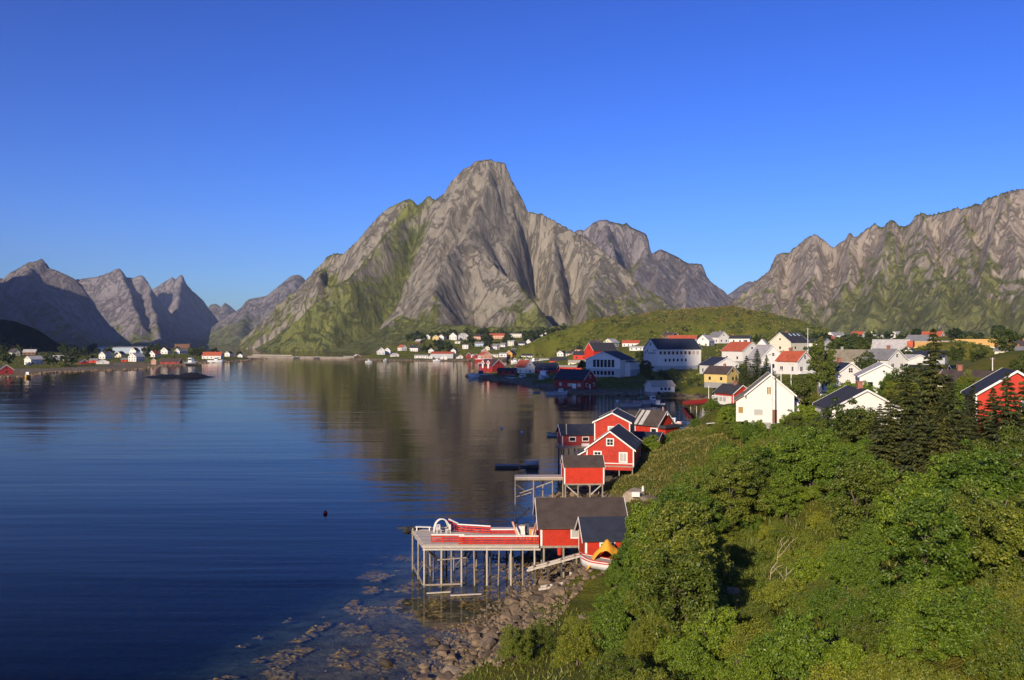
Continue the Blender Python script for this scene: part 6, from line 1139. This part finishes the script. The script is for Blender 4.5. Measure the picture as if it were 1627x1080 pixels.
def dome(n, rx, rz, z0, lump=0.25, inner=0.25):
    d = NR.normal(size=(n, 3)); d[:, 2] = np.abs(d[:, 2]) * 1.0 - 0.30; d /= np.linalg.norm(d, axis=1)[:, None]
    a = np.arctan2(d[:, 1], d[:, 0]); ph = NR.uniform(0, 6.28, 4)
    lm = 1 + lump * (np.sin(2 * a + ph[0]) * 0.5 + np.sin(3 * a + 3 * d[:, 2] + ph[1]) * 0.5 + np.sin(5 * a + 4 * d[:, 2] + ph[2]) * 0.35) + NR.normal(size=n) * 0.07
    rad = np.where(NR.rand(n) < inner, NR.uniform(0.35, 0.85, n), NR.uniform(0.88, 1.05, n)) * lm
    return d * rad[:, None] * np.array([rx, rx, rz]) + np.array([0, 0, z0])
def multi(k, n, R_, H):                                              # several leaning stems, each with its own lobe
    out = []
    for i in range(k):
        a = 6.283 * i / k + NR.uniform(-.5, .5); r_ = R_ * NR.uniform(0.15, 0.55); h_ = H * NR.uniform(0.62, 1.0); q = dome(n // k, R_ * NR.uniform(.42, .62), h_ * 0.42, h_ * 0.62); q[:, 0] += r_ * math.cos(a); q[:, 1] += r_ * math.sin(a); out.append(q)
    q = dome(n // 2, R_ * 0.9, H * 0.40, H * 0.26); out.append(q); return np.concatenate(out)
def stems(name, R_, H, k, r0, mat='bark', twigs=3):
    m = MB(); rg = random.Random(int(R_ * 100 + H * 7 + k))
    for i in range(k):
        a = 6.283 * i / k + rg.uniform(-.4, .4); pts = [(0.12 * math.cos(a), 0.12 * math.sin(a), -0.4)]
        for t in (0.3, 0.6, 0.92): rr = R_ * 0.5 * t ** 1.2 * rg.uniform(.6, 1.1) * (k > 1); pts.append((rr * math.cos(a + rg.uniform(-.3, .3)) + rg.uniform(-.1, .1), rr * math.sin(a) + rg.uniform(-.1, .1), H * t))
        m.path(pts, r0, r0 * 0.3, 6)
        for t in range(twigs): q = Vector(pts[1]).lerp(Vector(pts[3]), rg.uniform(0.2, 0.9)); b_ = rg.uniform(0, 6.28); m.tube(q, q + Vector((math.cos(b_) * R_ * 0.5, math.sin(b_) * R_ * 0.5, H * 0.18)), r0 * 0.35, r0 * 0.12, 5)
    return m.mesh(name, M[mat], True)
VAR = {}
def variant(key, crown, trunk): VAR.setdefault(key, []).append((crown, trunk))
for k in range(5): variant('broad', cloud_mesh('crown', multi(5 + k % 2, 120, 2.0, 3.9), 0.40, 92, 0.155, M['leafA'], 0.68), stems('trunk', 2.0, 3.2, 4, 0.07))
for k in range(4): variant('willow', cloud_mesh('crown', multi(6, 120, 1.9, 3.3), 0.38, 92, 0.14, M['leafB'], 0.42, 0.5), stems('trunk', 1.9, 2.8, 6, 0.055, twigs=5))
for k in range(3): variant('bright', cloud_mesh('crown', multi(5, 110, 1.7, 2.8), 0.38, 80, 0.155, M['leafC'], 0.6), stems('trunk', 1.7, 2.4, 5, 0.05))
for k in range(4): variant('young', cloud_mesh('crown', np.concatenate([dome(46, 1.5, 1.5, 4.3, .35, .15), dome(40, 2.0, 1.3, 2.9, .35, .2), dome(26, 1.5, 0.9, 1.6, .3, .2)]), 0.46, 84, 0.165, M['leafA' if k % 2 else 'leafB'], 0.66), stems('trunk', 2.2, 4.6, 2, 0.09, twigs=6))
for k in range(2): variant('fern', cloud_mesh('crown', dome(90, 1.3, 0.75, 0.15, 0.3), 0.32, 44, 0.20, M['leafC'], 0.3, 0.5), stems('trunk', 1.0, 0.6, 4, 0.03))
for k in range(3): variant('tree', cloud_mesh('crown', np.concatenate([dome(60, 2.3, 2.4, 4.6, .3), dome(24, 1.6, 1.3, 3.1, .3)]), 0.62, 46, 0.30, M['leafD'], 0.7), stems('trunk', 2.6, 5.4, 1, 0.17, twigs=7))
for k in range(2): variant('slender', cloud_mesh('crown', np.concatenate([dome(34, 1.3, 1.9, 3.2, .3), dome(34, 1.2, 2.2, 5.6, .3), dome(22, 0.8, 1.7, 8.0, .3)]), 0.55, 50, 0.26, M['leafB'], 0.6), stems('trunk', 2.0, 8.6, 1, 0.16, twigs=9))
for k in range(3): variant('far', cloud_mesh('crown', dome(34, 2.6, 2.6, 3.4, .32), 0.85, 20, 0.85, M['leafF'], 0.8), stems('trunk', 2.0, 4.2, 1, 0.2, twigs=3))
def spruce_mesh(H, R_, whorls, nb, seg, size, mat):
    pos = []; nr = []; dr = []
    for w in range(whorls):
        t = w / (whorls - 1); z = H * (0.06 + 0.93 * t); L = R_ * (1 - t) ** 0.85 + 0.12
        for b_ in range(max(4, int(nb * (1 - 0.5 * t)))):
            a = NR.uniform(0, 6.283); l_ = L * NR.uniform(.7, 1.12); ns = max(3, int(seg * (0.35 + 0.65 * (1 - t))))
            for s in range(ns):
                f = (s + NR.uniform(0, 1)) / ns; r_ = l_ * f; zz = z - 0.30 * r_ + 0.24 * r_ * f + NR.normal() * 0.04; sp_ = 0.36 * l_ * (1 - 0.55 * f) * NR.normal() * 0.6
                pos.append((r_ * math.cos(a) - sp_ * math.sin(a), r_ * math.sin(a) + sp_ * math.cos(a), zz - abs(sp_) * 0.25)); dr.append((math.cos(a + sp_ * 1.5), math.sin(a + sp_ * 1.5), -0.25 + NR.normal() * 0.2)); nr.append((NR.normal() * .35, NR.normal() * .35, 1))
    c = np.array(pos); d = np.array(dr); d /= np.linalg.norm(d, axis=1)[:, None]; nrm = np.array(nr); u = np.cross(d, nrm); u /= np.linalg.norm(u, axis=1)[:, None]
    s = (size * NR.uniform(.7, 1.3, len(c)))[:, None]; v = np.stack([c - d * s * .5, c + u * s * .22 - d * s * .1, c + d * s * .6 - np.array([0, 0, 1]) * s * .12, c - u * s * .22 - d * s * .1], 1).reshape(-1, 3)
    return mesh_np('crown', v, np.arange(len(v)).reshape(-1, 4), mat, False)
for k in range(5): variant('spruce', spruce_mesh(10, 3.3 + 0.35 * (k % 3), 24 + k, 11 + k % 3, 58, 0.44, M['needle']), MB().tube((0, 0, -0.5), (0, 0, 9.8), 0.17, 0.03, 7).mesh('trunk', M['bark'], True))
for k in range(2): variant('farspruce', spruce_mesh(10, 2.6, 16, 8, 9, 1.0, M['needle']), MB().tube((0, 0, -0.5), (0, 0, 9.6), 0.2, 0.04, 6).mesh('trunk', M['bark'], True))
cnt = [0]
def plant(kind, loc, sc, label, group, name=None, cat=None):
    cnt[0] += 1; crown, trunk = VAR[kind][cnt[0] % len(VAR[kind])]
    nm = name or {'broad': 'shrub', 'willow': 'shrub', 'bright': 'shrub', 'fern': 'fern_clump', 'spruce': 'spruce_tree', 'farspruce': 'spruce_tree'}.get(kind, 'tree')
    o = empty(nm, loc, label, cat or {'shrub': 'shrub', 'fern_clump': 'fern', 'spruce_tree': 'spruce'}.get(nm, 'tree'), NR.uniform(0, 6.28), group)
    o.scale = sc if hasattr(sc, '__len__') else (sc, sc, sc * NR.uniform(.88, 1.15))
    for dn, me in (('trunk', trunk), ('crown', crown)): link(D.objects.new(dn, me), o)
    return o
def proj(x, y, z): return 813.5 + x / y * F, 540 - (z - CAMZ) / y * F
def pin(px, py, poly): return inside(np.array([px]), np.array([py]), poly)[0]
GRASS1 = [(955,790),(1000,735),(1060,690),(1110,672),(1180,690),(1195,730),(1130,752),(1060,772),(1030,800),(990,800)]     # ochre meadow above the cabins
GRASS2 = [(1085,905),(1180,850),(1330,815),(1400,850),(1330,900),(1250,960),(1180,985),(1120,985)]                          # bright herbs in the middle of the slope
GRASS3 = [(700,1085),(770,1010),(850,960),(905,960),(960,1000),(1000,1085)]                                                  # grass above the shore bank
# the thicket on the near slope
houses_xy = [(r_.location.x, r_.location.y) for r_ in ROOT.values()] + [(o_.location.x, o_.location.y) for o_ in (r1, r2, r3, r4, r5, r6, r7, r8)]
pts = []; tries = 0; xs = NR.uniform(-4, 75, 6000); ys = 26 + 150 * NR.rand(6000) ** 1.35
zs = ground_z(xs, ys); s_d = sdf(xs, ys); nkind = fbm(xs / 9, ys / 9, 3, 303)
for x, y, z, sd0, nk in zip(xs, ys, zs, s_d, nkind):
    if len(pts) >= 285: break
    if sd0 < 5 or z < 1.6: continue
    px, py = proj(x, y, z)
    if px > 1720 or px < 740 or py > 1290: continue
    g1, g2, g3 = pin(px, py, GRASS1), pin(px, py, GRASS2), pin(px, py, GRASS3)
    if any((x - a) ** 2 + (y - b_) ** 2 < 49 for a, b_ in houses_xy): continue
    if y > 72 and px < (1048 if y < 100 else 1005): continue
    if y < 95 and px < 940 and not g3: continue
    if 100 < y < 132 and px < 1075: continue
    if y > 128 and px < 1120: continue
    far_k = 1.0 + 0.25 * (y > 90)
    mind = (1.45 if g2 else 1.75) * far_k
    if g1 and NR.rand() < 0.8: continue
    if g3 and NR.rand() < 0.72: continue
    if any((x - a) ** 2 + (y - b_) ** 2 < mind * mind * 1.75 for a, b_ in pts): continue
    if 1385 < px < 1660 and 660 < py < 800: continue
    pts.append((x, y)); t = NR.rand()
    loc = (x, y, z - 0.1)
    if g2: plant('fern' if t < 0.6 else 'bright', loc, NR.uniform(.7, 1.0) * (1 if t < .6 else .6), 'low yellow-green herb clump in the bright clearing on the slope' if t < .6 else 'small yellow-green shrub in the bright clearing on the slope', 'herbs of the bright clearing' if t < .6 else 'shrubs of the bright clearing')
    elif g3: plant('fern' if t < .5 else 'willow', loc, NR.uniform(.5, .75), 'low green clump in the grass above the shore bank' if t < .5 else 'low green shrub in the grass above the shore bank', 'clumps above the shore bank' if t < .5 else 'shrubs above the shore bank')
    elif g1: plant('willow', loc, NR.uniform(.55, .85), 'low shrub in the ochre meadow above the red cabins', 'shrubs of the ochre meadow')
    else:
        kind = 'broad' if nk > -0.02 else ('willow' if t < .75 else 'bright'); sc = (.62 + .95 * NR.rand() ** 1.5) * (1.12 if y > 60 else 0.85)
        if y > 105: sc *= 0.8
        if px < 1068: sc = min(sc, 0.72)
        if 1085 < px < 1440 and 790 < py < 965: sc = min(sc, 0.6)
        if 1050 < px < 1500 and 965 < py < 1130: sc = min(sc, 0.52)
        plant(kind, loc, sc, {'broad': 'dark green broad-leaved shrub in the dense thicket on the near slope', 'willow': 'olive green small-leaved shrub in the dense thicket on the near slope', 'bright': 'yellow-green shrub in the dense thicket on the near slope'}[kind], {'broad': 'broad-leaved shrubs of the thicket', 'willow': 'small-leaved shrubs of the thicket', 'bright': 'yellow-green shrubs of the thicket'}[kind])
NSHRUB = len(pts)
for px, py, Y, sc in ((1036,905,82,1.1),(1040,880,84,1.35),(1055,930,76,1.25),(1030,950,76,0.95),(1003,958,76,0.6),(1000,908,81,0.85),(980,938,78,0.55),(1080,880,86,1.3),(1110,860,92,1.3),(1040,850,96,1.1),(1020,700,176,1.0),(1035,712,170,1.0),(1050,705,176,1.05),(1130,660,215,1.0),(1105,655,225,0.9),(1155,670,200,1.1),(1185,680,160,1.1),(1130,690,170,.8),(1195,692,137,.9),(1237,694,136,.9),(1178,686,141,.8),(1255,688,138,.85)):
    x, y, z = P(px, py, Y); plant('broad', (x, y, gz(x, y) - .1), sc, 'dark green shrub close to the red cabins, the white gabled house and the inner bay' if Y > 130 else 'tall broad-leaved shrub right of the small navy-roofed cabin', 'shrubs by the cabins and the bay' if Y > 130 else 'tall shrubs beside the small cabin')
for px, py, Y, kd, sc in ((1600,1085,33,'bright',.8),(1560,1110,31,'fern',1.0),(1640,1060,36,'fern',1.1),(1500,1120,31,'broad',.7),(1440,1100,32,'willow',.75),(1380,1110,32,'broad',.7),(1320,1100,34,'bright',.7),(1260,1095,36,'broad',.75),(1620,1130,29,'fern',1.0),(1530,1075,35,'broad',.8),(1200,1090,39,'willow',.8),(1130,1085,42,'broad',.8),(1400,1022,40,'broad',.6),(1275,998,50,'bright',.6),(1258,978,54,'fern',1.0),(1302,988,50,'broad',.5),(1478,1078,33,'fern',1.1),(1290,965,55,'fern',1.0),(1400,1085,33,'willow',.75),(1440,1070,34,'fern',1.1),(1365,1090,33,'fern',1.0),(1480,1090,32,'willow',.7),(1520,1045,36,'fern',1.0),(1580,1050,35,'willow',.7),(1440,1005,42,'bright',.6),(1375,1045,38,'willow',.6),(1470,1040,38,'broad',.65),(1060,1090,46,'willow',.7)):
    x, y, z = P(px, py, Y); plant(kd, (x, y, gz(x, y) - .1), sc, {'broad': 'broad-leaved shrub nearest the camera along the bottom of the slope', 'willow': 'small-leaved shrub nearest the camera along the bottom of the slope', 'bright': 'yellow-green shrub nearest the camera along the bottom of the slope', 'fern': 'tuft of bright ferns in the lowest corner of the slope'}[kd], {'broad': 'nearest broad-leaved shrubs', 'willow': 'nearest small-leaved shrubs', 'bright': 'nearest yellow-green shrubs', 'fern': 'ferns of the lowest corner'}[kd])
got = []; t_ = 0
while len(got) < 36 and t_ < 4000:
    t_ += 1; x, y = NR.uniform(8, 60), NR.uniform(42, 125); z = gz(x, y); px, py = proj(x, y, z); h_ = NR.uniform(4.6, 7.2)
    if px < (1075 if 70 < y < 97 else 1125 if y >= 97 else 1072) or px > 1660 or z < 2 or pin(px, py, GRASS2) or pin(px, py, GRASS1) or (1380 < px and py < 830): continue
    top = py - h_ * F / y
    if top < (700 if px < 1380 else 770) or (1090 < px < 1430 and py > 880) or any(math.hypot(x - a, y - b_) < 3.6 for a, b_ in got) or any((x - a) ** 2 + (y - b_) ** 2 < 60 for a, b_ in houses_xy): continue
    got.append((x, y)); s_ = h_ / 5.9; plant('young', (x, y, z - .1), (s_ * 1.05, s_ * 1.05, s_), 'young broad-leaved tree standing above the shrubs of the near slope', 'young trees of the near slope', 'young_tree', 'tree')
# single trees that one can tell apart
for kind, px, py, Y, h_, lab in (('spruce',1483,738,94,13.2,'tallest dark spruce with a thin top between the orange roofs'),('spruce',1440,752,92,9.6,'broad spruce left of the tallest one'),('spruce',1415,770,90,8.2,'low wide spruce at the left front of the spruce group'),('spruce',1512,756,88,8.6,'spruce just right of the tallest one, below the red house'),('spruce',1462,800,82,9.0,'front spruce below the tallest one'),('spruce',1500,806,80,7.6,'wide front spruce right below the tallest one'),('spruce',1536,800,80,7.8,'front spruce between the tallest one and the red house'),
      ('spruce',1546,748,92,7.4,'spruce before the red wall, right of the middle'),('spruce',1600,800,78,10.6,'dark spruce in front of the right half of the red house'),('spruce',1645,770,80,12.5,'dark spruce cut by the right picture edge'),('spruce',1578,775,88,7.8,'small spruce below the white bargeboard of the red house'),('spruce',1398,728,104,6.4,'spruce beside the sagging black roof'),
      ('spruce',1186,632,285,15,'tall fir left behind the amber windowed house'),('spruce',1203,634,280,13.5,'middle fir behind the amber windowed house'),('spruce',1170,630,290,11,'outer left fir beside the yellow house'),('spruce',1218,632,285,11.5,'right fir leaning on the long white house'),
      ('slender',1300,676,185,13.5,'tall slender green tree beside the red porch house'),('slender',1318,668,190,11,'slender tree right of the tall slender one'),('tree',1272,672,158,6.5,'round tree behind the dark parked car'),('tree',1375,606,230,8.5,'dark round tree before the long cream house'),('tree',1330,575,330,10,'wide tree on the ridge left of the long cream house'),('tree',1285,600,300,9,'tree right of the orange tiled house'),
      ('tree',1175,563,400,7,'small dark tree before the pale red roof'),('tree',1026,600,455,9.5,'dark round tree between the two big halls'),('tree',1340,690,112,6.5,'leafy tree over the gable of the sagging black roof'),('tree',1370,700,108,6.0,'second leafy tree over the sagging black roof'),('tree',1440,655,150,6.2,'tree right of the three windowed gable'),('tree',1465,640,165,7,'tree below the flat black-roofed shed'),
      ('tree',1300,720,118,5.6,'leafy tree left below the sagging black roof'),('tree',1265,700,132,4.6,'low tree below the door of the amber windowed house'),('tree',1520,585,300,8,'tree under the pale hall roof'),('tree',1440,585,300,7,'tree left of the left orange roof'),('tree',1598,588,250,9,'tree behind the ridge of the red spruce house'),('tree',1555,590,260,7,'tree left of the cream pole'),('tree',1625,600,200,8,'tree at the right picture edge behind the red house')):
    x, y, z = P(px, py, Y); base = {'spruce': 10, 'slender': 9.8, 'tree': 7.0}[kind]; s_ = h_ / base; sw_ = s_ * (0.82 if kind == 'spruce' and h_ > 10 else 1.0)
    plant(kind, (x, y, gz(x, y) - .1), (sw_, sw_, s_), lab, None)
# trees of the villages
hp = [(h[3], h[4], h[5], h[6]) for h in HOUSES]
def clear(px, py, x, y, h_):
    for a, b_, Y, w in hp:
        hw = w * F / Y
        if abs(px - a) < hw * 0.95 and y < Y + 4 and y > Y - 120 and py > b_ - 0.8 * hw and py - h_ * F / y < b_: return False
        if math.hypot((a - 813.5) / F * Y - x, Y - y) < w * 0.9: return False
    return True
def grove(n, pxr, Yr, kinds, hr, label, group, cond=None):
    k = t = 0; got = []
    while k < n and t < 6000:
        t += 1; px = NR.uniform(*pxr); Y = NR.uniform(*Yr); x = (px - 813.5) / F * Y; z = gz(x, Y) if t % 1 == 0 else 0
        if z < 2.0: continue
        py = 540 - (z - CAMZ) / Y * F; h_ = NR.uniform(*hr)
        if cond and not cond(px, py, Y): continue
        if not clear(px, py, x, Y, h_): continue
        if any(math.hypot(x - a, Y - b_) < h_ * 0.42 for a, b_ in got): continue
        got.append((x, Y)); kind = kinds[k % len(kinds)]; s_ = h_ / {'far': 5.6, 'farspruce': 10, 'tree': 7.0}[kind]; k += 1
        plant(kind, (x, Y, z - .2), (s_ * NR.uniform(.85, 1.25), s_ * NR.uniform(.85, 1.25), s_), label[kinds.index(kind)], group[kinds.index(kind)])
grove(120, (650, 908), (1160, 1430), ['far', 'far', 'farspruce'], (8, 14), ['dark green leafy tree among the houses of the far knoll'] * 2 + ['dark conifer among the houses of the far knoll'], ['leafy trees of the knoll'] * 2 + ['conifers of the knoll'])
grove(74, (0, 395), (740, 1130), ['far', 'far', 'farspruce'], (6, 11), ['leafy tree among the houses of the left shore'] * 2 + ['dark conifer among the houses of the left shore'], ['leafy trees of the left shore'] * 2 + ['conifers of the left shore'])
grove(56, (1285, 1640), (300, 560), ['tree', 'far', 'tree'], (4.5, 8), ['leafy tree among the roofs of the right-hand village'] * 3, ['leafy trees of the right-hand village'] * 3, lambda px, py, Y: py > 540)
grove(46, (1270, 1640), (560, 950), ['far', 'far', 'farspruce'], (6, 10), ['dark leafy tree at the back of the right-hand village below the cliffs'] * 2 + ['dark conifer at the back of the right-hand village'], ['trees at the back of the right-hand village'] * 2 + ['conifers at the back of the right-hand village'])
grove(48, (905, 1290), (560, 1000), ['far', 'far'], (3.5, 7), ['leafy tree at the foot of the green hill'] * 2, ['trees at the foot of the green hill'] * 2, lambda px, py, Y: py > 536)
grove(16, (1000, 1180), (385, 470), ['tree', 'tree'], (3, 6), ['dark tree on the shaded bank around the two big halls'] * 2, ['trees of the shaded bank'] * 2)
# low scrub that covers the green hill and the banks between the houses: nobody could count it
M['ochre'] = leafmat('dry_heath', (0.13, 0.10, 0.02), (0.25, 0.19, 0.035), (0.36, 0.27, 0.07), 0.2, 0.0)
M['scrub'] = leafmat('heath_scrub', (0.08, 0.11, 0.010), (0.19, 0.21, 0.022), (0.33, 0.29, 0.06), 0.25, 0.0)
def scrub(name, X, Y, size, hmax, per, mat, lf=0.85):
    Z = ground_z(X, Y); ok = (Z > 1.3); X, Y, Z = X[ok], Y[ok], Z[ok]; n = len(X); sc = size * NR.uniform(.6, 1.5, n)
    for a, b_ in houses_xy:
        k = (X - a) ** 2 + (Y - b_) ** 2 > 81; X, Y, Z, sc = X[k], Y[k], Z[k], sc[k]
    n = len(X); c = np.repeat(np.stack([X, Y, Z], 1), per, 0); s_ = np.repeat(sc, per); d = NR.normal(size=c.shape); d[:, 2] = np.abs(d[:, 2]); d /= np.linalg.norm(d, axis=1)[:, None]
    p = c + d * s_[:, None] * np.array([1, 1, hmax]) * NR.uniform(.5, 1, len(c))[:, None]; nrm = d + NR.normal(size=d.shape) * .35 + np.array([0, 0, .25]); nrm /= np.linalg.norm(nrm, axis=1)[:, None]
    v = leaf_quads(p, nrm, s_ * lf, 0.8); o = D.objects.new(name, mesh_np(name, v, np.arange(len(v)).reshape(-1, 4), mat, False)); link(o); return tag(o, kind='stuff')
hx = NR.uniform(0, 420, 34000); hy = NR.uniform(780, 1290, 34000); hd_ = polydist(hx, hy, HILL)[0]; nn_ = fbm(hx / 30, hy / 30, 3, 404); hzv = ground_z(hx, hy); base_ = (hd_ < 192) & (nn_ > -0.28) & (NR.rand(34000) < 0.42); oc = (hzv + 22 * nn_ + 10 * NR.normal(size=34000) > 47)
scrub('hill_scrub', hx[base_ & ~oc], hy[base_ & ~oc], 2.3, 0.85, 16, M['scrub'], 0.5); scrub('hill_heath', hx[base_ & oc], hy[base_ & oc], 2.0, 0.7, 14, M['ochre'], 0.5)
dk_ = (hd_ < 192) & (nn_ > -0.1) & (hzv < 56) & (NR.rand(34000) < 0.075); scrub('hill_bushes', hx[dk_], hy[dk_], 2.6, 1.1, 30, M['leafD'], 0.42)
bx_ = np.concatenate([NR.uniform(-20, 420, 9000), NR.uniform(-560, -330, 2600), NR.uniform(-150, 120, 3000)]); by_ = np.concatenate([NR.uniform(380, 720, 9000), NR.uniform(640, 1150, 2600), NR.uniform(1100, 1420, 3000)]); k = fbm(bx_ / 25, by_ / 25, 3, 405) > -0.12; scrub('bank_scrub', bx_[k], by_[k], 0.9, 0.7, 8, M['scrub'])
mx_ = NR.uniform(14, 85, 16000); my_ = NR.uniform(112, 320, 16000); k = (fbm(mx_ / 8, my_ / 8, 3, 406) > -0.02) & ((mx_ < 24 + (my_ - 112) * 0.28) | (my_ > 165)); scrub('meadow_herbs', mx_[k], my_[k], 0.26, 1.0, 12, M['leafB'])
# grass blades on the near slope
def grass(name, poly_list, n, h0, mat):
    xs = NR.uniform(-12, 62, n * 2); ys = NR.uniform(30, 215, n * 2); zs = ground_z(xs, ys); px = 813.5 + xs / ys * F; py = 540 - (zs - CAMZ) / ys * F; k = np.zeros(len(xs), bool)
    for pl in poly_list: k |= inside(px, py, pl)
    k &= zs > 1.4; xs, ys, zs = xs[k][:n], ys[k][:n], zs[k][:n]; n = len(xs); a = NR.uniform(0, 6.28, n); h = h0 * NR.uniform(.5, 1.4, n) * (0.75 + 0.5 * np.clip(fbm(xs / 4, ys / 4, 2, 11), -1, 1)); ln = NR.normal(size=(n, 2)) * 0.45 * h[:, None]; w = 0.016 + 0.00045 * ys
    b0 = np.stack([xs - w * np.cos(a), ys - w * np.sin(a), zs - .05], 1); b1 = np.stack([xs + w * np.cos(a), ys + w * np.sin(a), zs - .05], 1); t = np.stack([xs + ln[:, 0], ys + ln[:, 1], zs + h], 1)
    v = np.stack([b0, b1, t], 1).reshape(-1, 3); o = D.objects.new(name, mesh_np(name, v, np.arange(len(v)).reshape(-1, 3), mat, False)); link(o); tag(o, kind='stuff')
M['blade'] = leafmat('dry_grass_blade', (0.12, 0.13, 0.02), (0.22, 0.20, 0.04), (0.36, 0.27, 0.08), 0.3, 0.0); M['blade2'] = leafmat('green_grass_blade', (0.09, 0.13, 0.012), (0.16, 0.19, 0.02), (0.26, 0.25, 0.04), 0.3, 0.0)
grass('dry_grass', [GRASS1], 80000, 0.40, M['blade']); grass('green_grass', [GRASS2, GRASS3], 90000, 0.36, M['blade2'])
grass('thicket_grass', [[(1060,800),(1700,700),(1700,1300),(960,1300)]], 80000, 0.5, M['blade2'])
# bare dead branches in the thicket
def dead(label, base, segs, r0):
    o = empty('dead_branch', base, label, 'branch'); 
    for k, pl in enumerate(segs): MB().path(pl, r0 * (1 if k == 0 else .6), r0 * 0.3, 6).build('limb', M['deadwood'], o, True)
p = P(1232, 975, 60); gzv = max(p[2], gz(p[0], p[1]))
dead('bare white twisted branch rising out of the bright clearing', (p[0], p[1], gzv), [[(-.6, 0, -.3), (-.35, 0, .5), (-.25, .1, 1.1), (.15, .1, 1.6), (.2, .1, 2.2), (.55, .2, 2.7), (.95, .2, 3.1)], [(.2, .1, 1.9), (.6, .1, 2.3), (1.0, 0, 2.9), (1.5, 0, 3.3)], [(-.3, 0, .8), (.1, -.1, 1.3), (.5, -.2, 1.5)], [(.5, .2, 2.6), (.4, .2, 3.0), (.7, .2, 3.3)]], 0.04)
p = P(1240, 1015, 54); gzv = max(p[2], gz(p[0], p[1]))
dead('second bare branch lower down with finer twigs', (p[0], p[1], gzv), [[(-.2, 0, -.3), (.1, 0, .6), (.35, 0, 1.2), (.4, .1, 1.9)], [(.1, 0, .6), (.7, 0, .9), (1.1, 0, 1.0)], [(.3, 0, 1.0), (-.1, 0, 1.6), (-.5, 0, 1.9)], [(.38, 0, 1.4), (.8, 0, 1.8)]], 0.035)
p = P(1085, 770, 112); dead('grey leafless branches above the largest boulder', (p[0] + 1, p[1], gz(p[0] + 1, p[1])), [[(0, 0, -.3), (.3, 0, 1.2), (.9, 0, 2.4), (1.2, 0, 3.2)], [(.3, 0, 1.2), (-.2, 0, 2.2), (-.3, 0, 2.9)], [(.7, 0, 2.0), (1.4, 0, 2.5)]], 0.07)
p = P(1575, 800, 66); dead('dry straw-coloured stalks at the foot of the spruces', (p[0], p[1], gz(p[0], p[1])), [[(0, 0, -.3), (.05, 0, 1.6), (.1, 0, 2.9)], [(.1, 0, -.3), (.3, 0, 1.4), (.55, 0, 2.6)], [(-.1, 0, -.3), (-.2, 0, 1.3), (-.2, 0, 2.5)]], 0.04)
